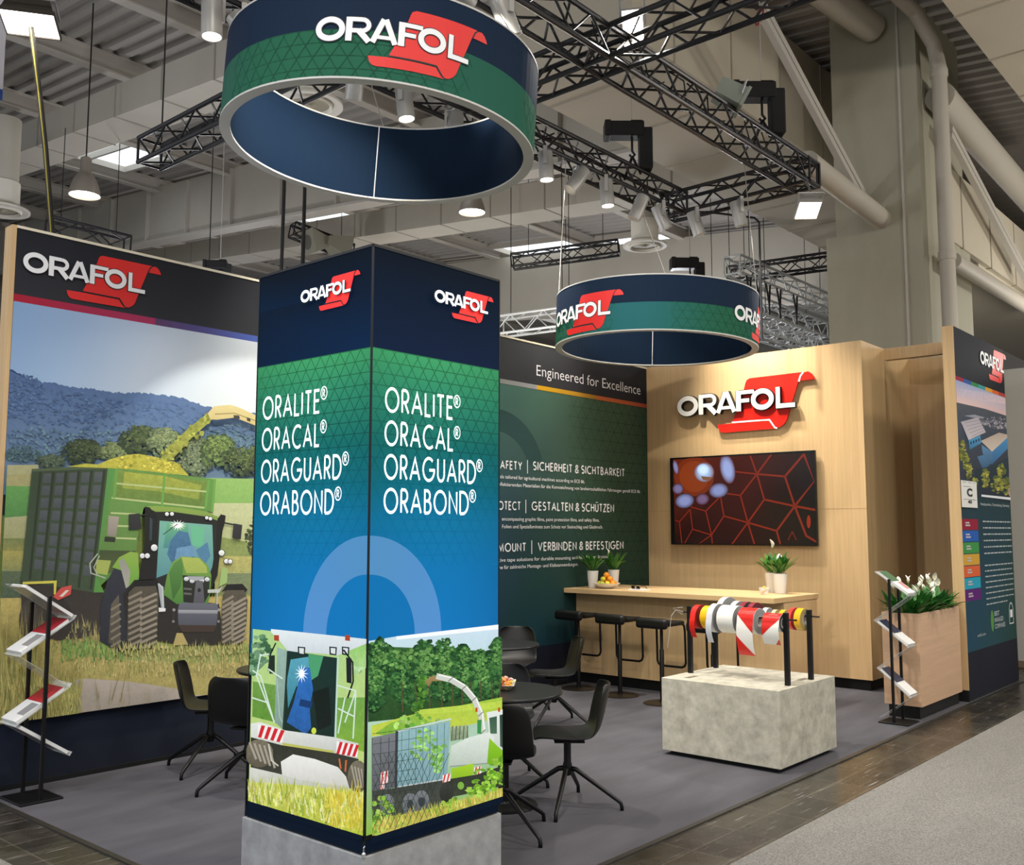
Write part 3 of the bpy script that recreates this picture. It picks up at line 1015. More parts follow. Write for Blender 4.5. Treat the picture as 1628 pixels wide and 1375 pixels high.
mp_.poly([(735, 345), (760, 350), (800, 400), (796, 640), (780, 730), (700, 735), (730, 560), (745, 430)], '#101312')
mp_.poly([(760, 400), (775, 410), (770, 520), (758, 520)], '#2c3c44')
mp_.poly([(1112, 408), (1130, 385), (1155, 392), (1150, 430), (1138, 470), (1128, 560), (1112, 700), (1085, 760), (1078, 700), (1100, 560)], '#101312')
mp_.poly([(1135, 660), (1165, 665), (1162, 740), (1120, 760)], '#8fae64')
# bonnet, grille, weight
mp_.poly([(830, 800), (850, 700), (880, 630), (925, 603), (1020, 610), (1062, 650), (1080, 700), (1075, 790), (1060, 850), (900, 850)], '#6f9a3c', '#3f7a2c')
mp_.poly([(925, 606), (1015, 612), (1055, 655), (1060, 690), (950, 690), (935, 650)], '#a0b04c', '#94a848', grain=.1)
mp_.poly([(860, 690), (885, 640), (925, 610), (935, 650), (930, 700), (920, 760), (880, 830)], '#4f8438', '#2e6024')
mp_.poly([(930, 700), (1072, 710), (1068, 800), (1040, 850), (935, 840)], '#22261f', '#1a1c1a')
for x, y in ((950, 720), (980, 730), (1030, 728), (1058, 722)): mp_.ell(x, y, 13, 11, '#e4eaf0', '#a4acb4')
mp_.poly([(955, 705), (1045, 708), (1040, 722), (1000, 730), (965, 722)], '#9aa0a8')
for y in (770, 795): mp_.line([(938, y), (975, y + 3)], 10, '#5c605c')
mp_.poly([(1000, 730), (1035, 730), (1045, 850), (985, 850)], '#5a5c64', '#4c4e58')
mp_.ell(1017, 778, 9, 11, '#1c1c1e')
mp_.poly([(915, 842), (1112, 848), (1118, 882), (1105, 960), (908, 958), (905, 880)], '#5f6270', '#4a4d5a')
mp_.poly([(908, 880), (1114, 882), (1112, 900), (908, 898)], '#9ca0a8', '#7c8088')
for x in (885, 1120):
    mp_.line([(x, 870), (x - 5, 945)], 12, '#2c2c2e'); mp_.ell(x, 880, 8, 8, '#8c8c8c'); mp_.ell(x - 3, 940, 7, 7, '#7c7c7c')
mp_.poly([(905, 958), (1108, 960), (1090, 995), (930, 995)], '#3a2e26')


def tyre(pts, dirn):
    mp_.poly(pts, '#4f4a3e', '#3c382e', grain=.3)
    xs = [p[0] for p in pts]; ys = [p[1] for p in pts]; x0, x1, y0, y1 = min(xs), max(xs), min(ys), max(ys)
    mid = (x0 + x1) / 2
    mp_.clip = None
    n = 9
    for k in range(n):
        y = y0 + 30 + (y1 - y0 - 50) * k / n
        mp_.line([(x0 + 10, y + 34), (mid - 6, y + 2)] if k % 1 == 0 else [], 13, '#82796a')
        mp_.line([(x1 - 10, y + 10), (mid + 10, y + 38), (mid - 12, y + 48)], 13, '#8c8474')


mp_.poly([(640, 800), (690, 728), (790, 722), (820, 745), (835, 800), (800, 780), (700, 765), (660, 800)], '#101112')
tyre([(650, 790), (680, 760), (790, 756), (805, 800), (804, 900), (796, 1000), (770, 1078), (650, 1085), (640, 1040)], 1)
mp_.poly([(1130, 790), (1160, 748), (1240, 745), (1268, 775), (1255, 790), (1150, 780)], '#101112')
tyre([(1140, 800), (1160, 778), (1250, 778), (1268, 830), (1262, 950), (1240, 1055), (1130, 1060), (1128, 960)], 1)
mp_.poly([(800, 742), (830, 760), (835, 870), (820, 880), (808, 800)], '#9aa4a8')
mp_.line([(805, 745), (825, 765), (828, 870)], 8, '#b4bcc0')
mp_.poly([(806, 868), (842, 872), (840, 888), (806, 890)], '#d8dce0')
mp_.line([(1108, 850), (1110, 790), (1135, 760)], 7, '#a4aca8')
mp_.poly([(1060, 775), (1130, 772), (1120, 792), (1060, 792)], '#b0b8b4')
for pts in ([(650, 385), (708, 380), (716, 462), (650, 466)], [(1195, 432), (1240, 440), (1232, 515), (1188, 506)]):
    mp_.poly(pts, '#2c2e30', '#232426')
mp_.line([(705, 392), (745, 385)], 8, '#202224'); mp_.line([(1150, 430), (1200, 440)], 8, '#202224')
for x, y, r in ((782, 558, 17), (720, 600, 13), (746, 600, 13), (1132, 585, 15), (1157, 628, 12), (1177, 630, 11), (848, 384, 10), (874, 383, 10), (1055, 403, 9), (1074, 408, 9)):
    mp_.ell(x, y, r + 3, r + 3, '#1c1e20'); mp_.ell(x, y, r, r, '#e8ecee', '#b8c0c4')
mp_.poly([(720, 650), (790, 650), (785, 720), (700, 725)], '#151515')
mp_.blades(560, 1280, lambda x: (1072, 1120), 220, 40, 3.5, ['#9c9a50', '#b0a85c', '#86904a', '#c0b474'])
# tall blurred stalks in front
mp_.blades(LF, 180, lambda x: (1180, 1500), 170, 330, 4, ['#a49a4c', '#b4a85a', '#8c8a42'], lean=.12)
mp_.blades(230, 400, lambda x: (1300, 1490), 220, 130, 4, ['#b0a456', '#9c9a4c', '#c0b468', '#8a9048'], lean=.25)
mp_.blades(LF, 320, lambda x: (1250, 1490), 420, 80, 4, ['#b0a456', '#a09a4c', '#bcb060', '#8f9048'], lean=.3)
mp_.blades(380, 800, lambda x: (1330, 1450), 12, 190, 3, ['#8c8452', '#a49a66'], lean=.3)
# second machine half hidden by the tower
mp_.poly([(1310, 700), (1600, 680), (1600, 1010), (1300, 1005), (1296, 850), (1320, 770)], '#2a2c26', '#33352c')
mp_.z(0, 0, 1)
# keep the picture inside its panel
keep = MB(); kc = []
for f, c in zip(ink.mb.f, ink.mb.c): pass
ink.mb.build('fabric_print', PR, mur)
logo(wall_pt, 2.868, 3.67, .1633, mur, INKS, lift=.006)

# ---- green text wall: the right graphic of the back wall
gw = thing('text_panel', 'dark green printed wall panel with white headings behind the bar', 'wall graphic', (MX1, YB, 0.0))
ink = Ink(wall_pt)
X1 = 11.07
ink.grad([(MX1, 3.49), (X1, 3.49), (X1, 3.985), (MX1, 3.985)], ['#3c3e42', '#26262c', '#2a2b30', '#46494c'])
xs = [MX1, 8.7, 9.5, 10.3, X1]
zs = [.475, 1.2, 1.9, 2.6, 3.44]
GC = [['#16323f', '#143540', '#16343c', '#1a332f', '#1f352e'], ['#22394a', '#22403f', '#27423c', '#2b4034', '#2a3f30'],
      ['#2c4654', '#2c4645', '#304a42', '#324838', '#2f4433'], ['#3a5758', '#3a5450', '#3d5648', '#3c533f', '#354a38'], ['#4c746c', '#47695c', '#45604f', '#415a45', '#36493a']]  # upper left paler: spotlight glare put into the print colours
for i in range(4):
    for j in range(4):
        ink.grad([(xs[i], zs[j]), (xs[i + 1], zs[j]), (xs[i + 1], zs[j + 1]), (xs[i], zs[j + 1])], [GC[j][i], GC[j][i + 1], GC[j + 1][i + 1], GC[j + 1][i]])
ink.grad([(MX1, .03), (X1, .03), (X1, .475), (MX1, .475)], ['#15161e', '#17181f', '#191c26', '#171d2c'])
for a, b, c0, c1 in ((MX1, 8.743, '#8a9088', '#9a9ca0'), (8.743, 9.93, '#d8a820', '#a47a30'), (9.93, X1, '#c06a3a', '#9c4a34')):
    ink.grad([(a, 3.445), (b, 3.445), (b, 3.497), (a, 3.497)], [c0, c1, c1, c0])
# a large pale ring of the brand artwork, faint
for i in range(24):
    a0, a1 = 20 + i * 5, 20 + (i + 1) * 5
    p = lambda r, a: (8.05 + r * 1.05 * math.cos(math.radians(a)), 2.35 + r * math.sin(math.radians(a)))
    if min(p(.8, a1)[0], p(.55, a1)[0]) > MX1 + .01: ink.poly([p(.55, a0), p(.55, a1), p(.8, a1), p(.8, a0)], '#2f4a49', lift=i == 0)


def gline(a, b):
    m = max(0, min(1, (a - 9.2) / 1.2)) * max(.25, min(1, (b - .2) / 2.5))
    if m < .12: return None
    t = (a - MX1) / (X1 - MX1) * 3.999; i = int(t); u = (b - .475) / (3.44 - .475) * 3.999; j = int(u)
    c = lin(GC[j][min(i + 1, 4)])
    return tuple(k * (1 - .42 * m) for k in c)


tri_lines(ink, 9.2, X1, .48, 3.44, .17, gline, .008)
ink.build('fabric_print', PR, gw)
mb = MB()


def wx(x, y):
    return on('Y', YB, x, y).x


set_type(mb, 'Engineered for Excellence', wall_pt, 8.732, 10.918, 3.61, .135, lift=.006, bold=-.006)
for txt, a, b, base, cap, x0, x1 in (('SAFETY', 794, 832, 2.478, .1, 8.02, 8.47), ('|', 838, 840, 2.478, .1, 8.56, 8.572), ('SICHERHEIT & SICHTBARKEIT', 0, 0, 2.49, .105, 8.665, 10.527),
                                     ('PROTECT', 0, 0, 2.022, .1, 7.93, 8.445), ('|', 0, 0, 2.022, .1, 8.53, 8.542), ('GESTALTEN & SCHÜTZEN', 0, 0, 2.025, .105, 8.64, 10.28),
                                     ('MOUNT', 0, 0, 1.557, .1, 8.06, 8.54), ('|', 0, 0, 1.557, .1, 8.635, 8.647), ('VERBINDEN & BEFESTIGEN', 0, 0, 1.557, .105, 8.75, 10.482)):
    if txt == '|':
        k = len(mb.v)
        for p in ((x0, base - .03), (x1, base - .03), (x1, base + .125), (x0, base + .125)): mb.v.append(tuple(wall_pt(*p, .006)))
        mb.f.append((k, k + 1, k + 2, k + 3)); mb.m.append(0)
    else: set_word(mb, txt, wall_pt, x0, base, cap, x1=x1, w=.15, lift=.006, gap=.15)
for txt, x0, x1, base in (('Materials tailored for agricultural machines according to ECE 86.', 7.92, 9.66, 2.375), ('Reflektierenden Materialien für die Kennzeichnung von landwirtschaftlichen Fahrzeugen gemäß ECE 86.', 8.03, 10.89, 2.29),
                          ('encompassing graphic films, paint protection films, and safety films.', 8.125, 9.96, 1.905), ('Folien und Speziallaminate zum Schutz vor Steinschlag und Glasbruch.', 8.13, 10.03, 1.82),
                          ('sensitive tape solutions for durable mounting and bonding applications.', 7.92, 10.2, 1.45), ('me für zahlreiche Montage- und Klebeanwendungen.', 8.06, 9.52, 1.37)):
    set_type(mb, txt, wall_pt, x0, x1, base, .042, lift=.006)
mb.build('lettering', M_WHITEINK, gw)

# ---- wooden cabin wall with the recess
wr = MB().box((XW, 4.29, 0.12), (11.8, YB - .004, 4.0)).build('wall_right', M_WOOD)
tag(wr, 'pale oak cabin wall behind the bar', kind='structure')
o = MB().box((XW + .05, 4.33, 0), (11.78, YB - .004, 0.12)).build('baseboard_right', M_KICK)
tag(o, kind='structure')
o = MB().box((11.8, 3.39, 3.86), (11.9, 4.29, 4.0)).build('trim_4', M_WOOD)
tag(o, 'oak lintel over the recess', kind='structure')
o = MB().box((12.75, 3.39, 0.0), (12.85, 7.0, 4.0)).box((11.8, 4.32, 0.12), (12.75, 4.42, 4.0)).build('wall_recess', M_WOOD)
tag(o, 'oak walls inside the recess', kind='structure')

# fine joints of the oak boards
jm = mat('board_joint', '#a98a5e', .6)
o = MB()
for z0, y0, y1 in ((2.05, 4.29, 4.86), (2.05, 6.86, 7.24)): o.box((XW - .0012, y0, z0), (XW + .002, y1, z0 + .003))
o = o.build('trim_5', jm); tag(o, kind='structure')

# ------------------------------------------------------------------ lit display tower
TX0, TX1, TY0, TY1, TZ0, TZ1 = 2.835, 3.69, 3.31, 4.185, 0.42, 3.085
tw = thing('display_tower', 'tall square backlit fabric tower with white brand words on a concrete-look base', 'display tower', (TX0, TY0, 0))
MB().box((TX0 - .012, TY0 - .012, 0.0), (TX1 + .012, TY1 + .012, TZ0 - .005)).build('base', M_CONCD, tw, bevel=.002)
MB().box((TX0 + .004, TY0 + .004, TZ0 - .005), (TX1 - .004, TY1 - .004, TZ1)).build('body', mat('tower_core', '#101722', .7), tw)
fr = MB()
for x, y in ((TX0, TY0), (TX1, TY0), (TX0, TY1), (TX1, TY1)): fr.cbox((x, y, (TZ0 + TZ1) / 2), (.008, .008, TZ1 - TZ0))
fr.box((TX0, TY0 - .006, TZ1 - .006), (TX1, TY0 + .006, TZ1 + .006)).box((TX0 - .006, TY0, TZ1 - .006), (TX0 + .006, TY1, TZ1 + .006))
fr.build('frame', mat('frame_dark', '#1c1e22', .4, .4), tw)
MB().lathe([(.004, 0), (.009, .004), (.009, .02), (.004, .026)], 10, (TX0 - .008, TY0 - .008, TZ0 - .01)).path([(TX0 - .008, TY0 - .008, TZ0 + .01), (TX0 - .012, TY0 - .012, TZ0 + .035), (TX0 - .004, TY0 - .01, TZ0 + .04)], .003, 6).build('zip_pull', M_ALU, tw)
PRL = print_mat('backlit_print', emit=.76, base=.2)
TST = [(3.085, '#0b1524'), (2.95, '#0c1727'), (2.62, '#0c2038')]
TGR = [(2.615, '#3f9a63'), (2.45, '#2f8766'), (2.2, '#156a66'), (2.0, '#0d6a7c'), (1.85, '#0f719a'), (1.6, '#0f71ac'), (1.2, '#1473b8')]


def tower_face(name, pt, flip, rowx, roww, lg):
    """a runs 0..width from the near vertical edge outwards; pt(a, z, h)"""
    W = TY1 - TY0 if flip else TX1 - TX0
    ink = Ink(pt)
    navy = [(3.085, '#0a1420'), (2.9, '#0a1a2e'), (2.617, '#0a2646' if flip else '#10203a')]
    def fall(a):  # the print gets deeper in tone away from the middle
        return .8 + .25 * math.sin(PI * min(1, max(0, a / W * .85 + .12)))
    na = 6
    for k in range(len(TGR) - 1):
        for i in range(na):
            a0, a1 = W * i / na, W * (i + 1) / na
            cs = []
            for a, z in ((a0, TGR[k + 1][0]), (a1, TGR[k + 1][0]), (a1, TGR[k][0]), (a0, TGR[k][0])):
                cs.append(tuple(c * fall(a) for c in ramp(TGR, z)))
            ink.h += 0
            mb = ink.mb; q = len(mb.v)
            for a, z in ((a0, TGR[k + 1][0]), (a1, TGR[k + 1][0]), (a1, TGR[k][0]), (a0, TGR[k][0])): mb.v.append(tuple(pt(a, z, ink.h)))
            mb.f.append((q, q + 1, q + 2, q + 3)); mb.m.append(0); row = []
            for c in cs: row += [*c, 0]
            mb.c.append(row)
    for k in range(2):
        ink.grad([(0, navy[k + 1][0]), (W, navy[k + 1][0]), (W, navy[k][0]), (0, navy[k][0])], [navy[k + 1][1], navy[k + 1][1] if not flip else '#08203a', navy[k][1], navy[k][1]])
    ink.grad([(0, .425), (W, .425), (W, .475), (0, .475)], ['#0a1626'] * 4)

    def cf(a, z):
        m = 1.0 if z > 2.3 else max(0, min(1, (z - 1.55) / .75))
        side = max(0, min(1, a / W)) if not flip else 1 - max(0, min(1, a / W)) * .7
        m *= min(1, (.35 if z < 2.1 else .75) + .5 * side)
        if m < .08: return None
        return tuple(c * (1 - .5 * m) for c in ramp(TGR, z))
    tri_lines(ink, 0, W, 1.34, 2.615, .073, cf, .0045)
    # big ring round the corner
    for i in range(18):
        a0, a1 = i * 5, (i + 1) * 5
        p = lambda r, t: (r * math.cos(math.radians(t)), 1.325 + r * 1.0 * math.sin(math.radians(t)))
        z = 1.325 + .36 * math.sin(math.radians((a0 + a1) / 2))
        c = ramp(TGR, z); c = tuple(k + .06 for k in c)
        ink.poly([p(.28, a0), p(.28, a1), p(.45, a1), p(.45, a0)], tuple(min(1, k * 1.12 + .01) for k in c), lift=i == 0)
        c2 = ramp(TGR, 1.325 + .14 * math.sin(math.radians((a0 + a1) / 2)))
        ink.poly([p(.0, a0), p(.28, a1), p(.28, a0)], tuple(k * (1.02 if flip else .96) for k in c2), lift=False)
    return ink


ptL = lambda a, z, h: Vector((TX0 - .001 - h, TY0 + a, z))
ptR = lambda a, z, h: Vector((TX0 + a, TY0 - .001 - h, z))
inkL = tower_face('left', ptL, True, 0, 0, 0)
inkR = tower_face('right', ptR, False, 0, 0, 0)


def pxL(a, b, h):
    p = on('X', TX0, a, b); return Vector((TX0 - .001 - h, min(max(p.y, TY0), TY1), p.z))


def pxR(a, b, h):
    p = on('Y', TY0, a, b); return Vector((min(max(p.x, TX0), TX1), TY0 - .001 - h, p.z))


# left face picture: the front of a harvester
g = Ink(pxL); g.mb = inkL.mb; g.h = inkL.h + .0002; g.z(390, 780, 2.312)
g.poly([(30, 508), (100, 516), (450, 560), (440, 1268), (14, 1138)], '#a8cc86', '#c2cf70', grain=.15)
g.poly([(30, 700), (150, 720), (150, 860), (28, 830)], '#6f9a4a', '#5c8c34', grain=.3)
g.poly([(330, 760), (447, 760), (442, 960), (330, 930)], '#6f9f4a', '#7fa83c', grain=.3)
g.blobs([(60, 580, 32, 60), (40, 640, 18, 40)], 80, 13, ['#5c8460', '#44704c', '#7aa07c'], grain=.4)
g.blobs([(420, 620, 24, 50)], 30, 14, ['#9fc48c', '#b4d4a0'], grain=.3)
g.poly([(380, 560), (447, 565), (446, 650), (380, 640)], '#8fc468', '#a8d088', grain=.3)
g.poly([(97, 508), (450, 545), (449, 562), (340, 606), (300, 600), (160, 590), (120, 540), (97, 520)], '#dfe8ea', '#c6d0d4', grain=.08)
g.poly([(120, 575), (165, 590), (150, 885), (110, 850)], '#93b0a4', '#7f988c', grain=.2)
g.poly([(160, 588), (345, 615), (335, 908), (140, 882)], '#1d3430', '#20302a', grain=.2)
g.poly([(235, 600), (290, 608), (270, 680), (240, 700)], '#4c9a6c')
g.poly([(170, 620), (235, 610), (240, 690), (190, 720), (160, 800), (155, 700)], '#57a0b4', '#3f8094', grain=.2)
g.poly([(205, 650), (240, 650), (252, 730), (240, 800), (245, 870), (225, 895), (155, 850), (180, 780), (195, 720)], '#2f6cb8', '#2c5c9c', grain=.35)
g.poly([(205, 765), (250, 775), (245, 800), (200, 790)], '#1c3c6c')
g.poly([(250, 740), (310, 720), (320, 860), (270, 880)], '#18221f', '#1c2420', grain=.2)
g.ell(255, 882, 9, 12, '#c8d850')
for t in range(6):
    a = t * PI / 6
    g.poly([(210 + 26 * math.cos(a), 672 + 36 * math.sin(a)), (210 - 4 * math.sin(a), 672 + 4 * math.cos(a)), (210 - 26 * math.cos(a), 672 - 36 * math.sin(a)), (210 + 4 * math.sin(a), 672 - 4 * math.cos(a))], '#e4f4fa')
g.ell(210, 672, 9, 14, '#ffffff')
g.line([(160, 590), (143, 880)], 7, '#26362f'); g.line([(344, 612), (334, 905)], 7, '#b8d4c4')
for x in (118, 379):
    g.poly([(x - 9, 530), (x + 9, 531), (x + 9, 552), (x - 9, 550)], '#a8442c')
for x in (210, 326, 372):
    g.poly([(x - 14, 572), (x + 14, 575), (x + 12, 605), (x - 13, 602)], '#22282a'); g.poly([(x - 9, 577), (x + 9, 579), (x + 8, 600), (x - 8, 597)], '#d4dcdc')
g.line([(115, 560), (96, 600), (88, 660)], 5, '#1c2220'); g.line([(365, 585), (398, 630), (400, 700), (380, 760)], 6, '#1c2220')
g.poly([(90, 606), (112, 604), (112, 672), (92, 672)], '#22302c'); g.poly([(374, 612), (394, 616), (394, 708), (376, 704)], '#20262a')
for l in (((30, 660), (60, 680), (105, 835)), ((60, 600), (45, 680), (110, 850)), ((28, 760), (90, 780)), ((60, 605), (90, 600)), ((342, 715), (410, 735), (370, 850)), ((345, 800), (405, 830)), ((370, 760), (345, 890)), ((410, 735), (400, 910)), ((88, 655), (140, 690))):
    g.line(l, 5, '#cfe0d4')
g.line([(120, 690), (130, 830), (140, 850)], 4, '#a4b8b0')
g.poly([(24, 855), (60, 850), (150, 880), (330, 905), (420, 928), (416, 985), (330, 970), (140, 935), (60, 920), (24, 905)], '#dfe2dc', '#b8bcb4', grain=.1)
g.poly([(140, 925), (330, 955), (330, 965), (140, 938)], '#b8b860')
for q in ([(50, 858), (146, 880), (140, 926), (50, 905)], [(340, 920), (420, 934), (416, 978), (338, 966)]):
    g.poly(q, '#eceae6')
    for i in range(4):
        u = i / 4
        g.poly([bil(q, u + .14, 0), bil(q, u + .28, 0), bil(q, u + .14, 1), bil(q, u, 1)], '#cc2c34', lift=i == 0)
g.poly([(24, 905), (140, 935), (340, 965), (420, 985), (440, 1100), (300, 1080), (24, 1020)], '#33342c', '#43443a', grain=.3)
g.ell(55, 965, 52, 52, '#77705f', '#5c5648', grain=.4); g.ell(418, 1050, 38, 60, '#77705f', '#5c5648', grain=.4)
for k in range(5): g.line([(20 + k * 18, 925 + k * 4), (44 + k * 17, 985 + k * 8)], 8, '#a09a8c')
for k in range(4): g.line([(395 + k * 12, 1010 + k * 4), (412 + k * 10, 1090)], 6, '#a09a8c')
g.line([(90, 930), (100, 990), (125, 1010)], 5, '#c8c4b8'); g.line([(350, 985), (355, 1020)], 6, '#c86a3c'); g.line([(375, 990), (372, 1030)], 6, '#c86a3c')
g.poly([(135, 995), (180, 968), (260, 985), (345, 1015), (375, 1050), (388, 1095), (330, 1100), (140, 1045)], '#e8e8e2', '#c4c4bc', grain=.08)
g.poly([(22, 1015), (130, 1040), (200, 1060), (380, 1090), (385, 1130), (20, 1090)], '#d4d6ce', '#a8ac98', grain=.15)
g.poly([(18, 1070), (200, 1080), (442, 1110), (440, 1268), (14, 1138)], '#c4ca62', '#aebc3e', grain=.4)
g.clip = (14, 1000, 441, 1268)
g.blades(16, 440, lambda x: (1085 + x * .1, 1140 + x * .28), 520, 50, 4, ['#c4c860', '#d8d888', '#a4b03c', '#b8b84c', '#dcdca4', '#88a43c'])
g.blades(300, 440, lambda x: (1120, 1250), 120, 60, 4, ['#c8b83c', '#d8cc5c'])
g.clip = None
g.poly([(14, 1138), (440, 1268), (440, 1290), (14, 1160)], '#0a1626')
# right face picture: a forage harvester loading a trailer before a wood
h = Ink(pxR); h.mb = inkR.mb; h.h = inkR.h + .0002; h.z(390, 780, 2.312)
h.poly([(452, 552), (556, 535), (936, 492), (936, 1116), (442, 1268)], '#c6dcec', '#8cb848', grain=.06)
h.poly([(553, 535), (936, 491), (936, 508), (553, 548)], '#f0f4f6')
h.clip = (449, 500, 935, 1262)
h.poly([(449, 570), (936, 590), (936, 800), (449, 850)], '#3c6434', '#2a4a28', grain=.5)
for b, n in (([(490, 640, 60, 90), (470, 720, 40, 90)], 140), ([(570, 660, 45, 80), (600, 720, 60, 70)], 130), ([(655, 640, 40, 95), (640, 700, 50, 80)], 130), ([(725, 630, 45, 90), (720, 700, 50, 70)], 130), ([(790, 650, 40, 80), (800, 710, 60, 60)], 120), ([(850, 660, 40, 80), (870, 710, 60, 60)], 120), ([(912, 630, 30, 90)], 70)):
    h.blobs(b, n, 15, ['#1c3a22', '#24482a', '#2f5a30'], grain=.4, var=.1); h.blobs(b, n * 3, 7, ['#24482a', '#2f5a30', '#3c6c38', '#4c7c40'], grain=.4); h.blobs([(x + 8, y - 25, a * .7, c * .6) for x, y, a, c in b], n, 5, ['#5c8c48', '#4c7c40', '#6f9c54'], grain=.3)
h.blobs([(620, 620, 160, 40)], 60, 8, ['#5c8848', '#6f9c54'], grain=.4)
for x in (560, 610, 660, 705, 745, 780, 815, 850, 890, 920):
    h.line([(x, 700), (x + 4, 810)], 4, '#5c4c34')
h.poly([(449, 860), (600, 820), (760, 790), (936, 755), (936, 830), (800, 860), (449, 900)], '#9cc044', '#c2cc4c', grain=.25)
h.poly([(600, 805), (936, 770), (936, 795), (620, 822)], '#b8d050', grain=.3)
h.poly([(460, 890), (520, 850), (580, 835), (610, 815), (660, 845), (740, 850), (735, 880), (560, 905)], '#8cb848', '#78a83c', grain=.5)
h.blobs([(620, 850, 110, 26), (640, 930, 60, 60), (690, 980, 22, 60)], 130, 10, ['#7cb044', '#94c454', '#5f983a', '#a4c86c'], grain=.5)
h.poly([(449, 905), (540, 885), (536, 1086), (447, 1102)], '#76797e', '#5c5e62', grain=.2)
h.poly([(540, 885), (738, 842), (726, 1058), (536, 1088)], '#8fb4b8', '#7ca0a8', grain=.2)
h.line([(540, 882), (740, 836)], 6, '#c4d4d4'); h.line([(536, 1088), (727, 1056)], 7, '#bcc4c4')
h.blobs([(655, 935, 70, 60), (690, 985, 18, 55)], 90, 10, ['#86b860', '#9ccc70', '#6ca44c'], grain=.5)
for i in range(7):
    x = 560 + i * 26; h.line([(x, 882 - i * 5), (x - 3, 1080 - i * 4)], 2.5, '#5f8488')
for x in (450, 482, 512): h.line([(x, 905), (x - 2, 1095)], 3, '#4c4e54')
h.poly([(536, 880), (546, 880), (542, 1090), (532, 1092)], '#3c4044')
h.poly([(447, 1100), (536, 1088), (726, 1058), (726, 1090), (720, 1170), (560, 1190), (450, 1200)], '#3f4340', '#4c5044', grain=.35)
for x, y, r in ((505, 1150, 34), (590, 1150, 36), (632, 1140, 36)):
    h.ell(x, y, r * .8, r * 1.2, '#7c8084', '#5c6064', grain=.3); h.ell(x, y, r * .35, r * .5, '#3c4044')
h.blobs([(640, 700, 14, 20), (630, 750, 16, 40), (615, 800, 18, 30)], 60, 9, ['#4c7c30', '#5f9038', '#3c6828'], grain=.4)
h.poly([(646, 700), (660, 682), (690, 676), (720, 684), (712, 696), (670, 698), (656, 718)], '#9c8458', '#8c744c')
sp = [(690, 680), (740, 692), (790, 722), (826, 765), (850, 820), (858, 885)]
h.line(sp, 22, '#c8ccc4'); h.line([(x + 5, y - 6) for x, y in sp], 5, '#eef0ea')
for x, y in sp[1:]: h.line([(x - 10, y + 6), (x + 8, y - 10)], 3, '#6c6c60')
h.poly([(735, 865), (800, 858), (805, 905), (738, 918)], '#9cb08c', '#7c8c70', grain=.5)
for i in range(5): h.line([(745 + i * 14, 862), (742 + i * 14, 912)], 3, '#4c5448')
h.poly([(870, 812), (936, 800), (936, 950), (915, 945), (880, 900)], '#dfe6e2', '#c4ccc4')
h.poly([(880, 832), (908, 826), (908, 890), (884, 890)], '#3c5c4c', '#4c6c54'); h.poly([(918, 822), (936, 818), (936, 940), (920, 935)], '#2c4038', '#3c5448')
h.poly([(836, 840), (852, 838), (850, 890), (836, 890)], '#3c8c4c')
for x in (833, 916): h.poly([(x - 4, 795), (x + 4, 794), (x + 4, 810), (x - 4, 810)], '#c0501c')
h.poly([(740, 935), (800, 905), (880, 884), (900, 905), (878, 1000), (730, 1012)], '#dce4dc', '#b4c0b4', grain=.1)
h.line([(735, 1010), (878, 998)], 4, '#8c948c')
h.poly([(880, 906), (915, 940), (936, 950), (936, 1000), (885, 1008), (872, 996)], '#8cc42c', '#70a820')
h.poly([(740, 1018), (822, 998), (818, 1048), (742, 1056)], '#a4cc34', '#88b428')
h.poly([(705, 1060), (830, 1040), (936, 1005), (936, 1080), (800, 1110), (700, 1130)], '#2f342c', '#3c4434', grain=.3)
h.ell(722, 1105, 26, 36, '#3c3e3a', '#2c2e2a', grain=.3); h.ell(775, 1080, 12, 14, '#7cac48')
for q in ([(480, 1032), (508, 1024), (508, 1068), (480, 1076)], [(708, 1042), (738, 1034), (736, 1062), (708, 1070)], [(824, 1014), (850, 1008), (850, 1034), (824, 1042)], [(478, 1078), (494, 1075), (494, 1090), (478, 1093)]):
    h.poly(q, '#ece4e0')
    for i in range(2): h.poly([bil(q, i * .5 + .2, 0), bil(q, i * .5 + .42, 0), bil(q, i * .5 + .2, 1), bil(q, i * .5, 1)], '#cc3c3c', lift=i == 0)
h.poly([(447, 1200), (560, 1185), (720, 1150), (936, 1085), (936, 1130), (442, 1275)], '#b4b44c', '#c4b860', grain=.4)
h.blobs([(480, 1170, 45, 50), (470, 1220, 40, 30)], 100, 10, ['#7cac3c', '#94c04c', '#5f8c30', '#a8c85c'], grain=.5)
h.blobs([(745, 1155, 40, 28)], 50, 9, ['#8cb43c', '#a0c44c', '#6f9830'], grain=.5)
h.blobs([(870, 1060, 50, 50), (915, 1030, 30, 50), (840, 1100, 40, 22)], 130, 10, ['#7cb034', '#94c444', '#5f9028', '#a4cc54'], grain=.5)
h.blades(450, 934, lambda x: (1215 - (x - 450) * .2, 1262 - (x - 450) * .29), 260, 34, 4, ['#d0c468', '#c4b850', '#a4b04c', '#b09848', '#8ca83c'])
for i in range(9):   # overlay lattice at the lower left of the picture
    y = 890 + i * 38; h.line([(450, y), (640 - i * 6, y - 26)], 1.6, '#2c3830')
for i in range(12):
    x = 450 + i * 20; h.line([(x - 60, 1240), (x + 60, 960)], 1.6, '#2c3830'); h.line([(x - 60, 960), (x + 40, 1200)], 1.6, '#2c3830')
h.clip = None
h.poly([(442, 1268), (936, 1116), (936, 1140), (442, 1292)], '#0a1626')
inkL.build('fabric_print', PRL, tw)
inkR.build('fabric_print', PRL, tw)
MWL = mat('backlit_white', '#eef2f4', .6, emit='#e8f2f6', estr=.8)
MRL = mat('backlit_red', '#d8231f', .6, emit='#d8231f', estr=.55)
mbw = MB()
WT = TY1 - TY0
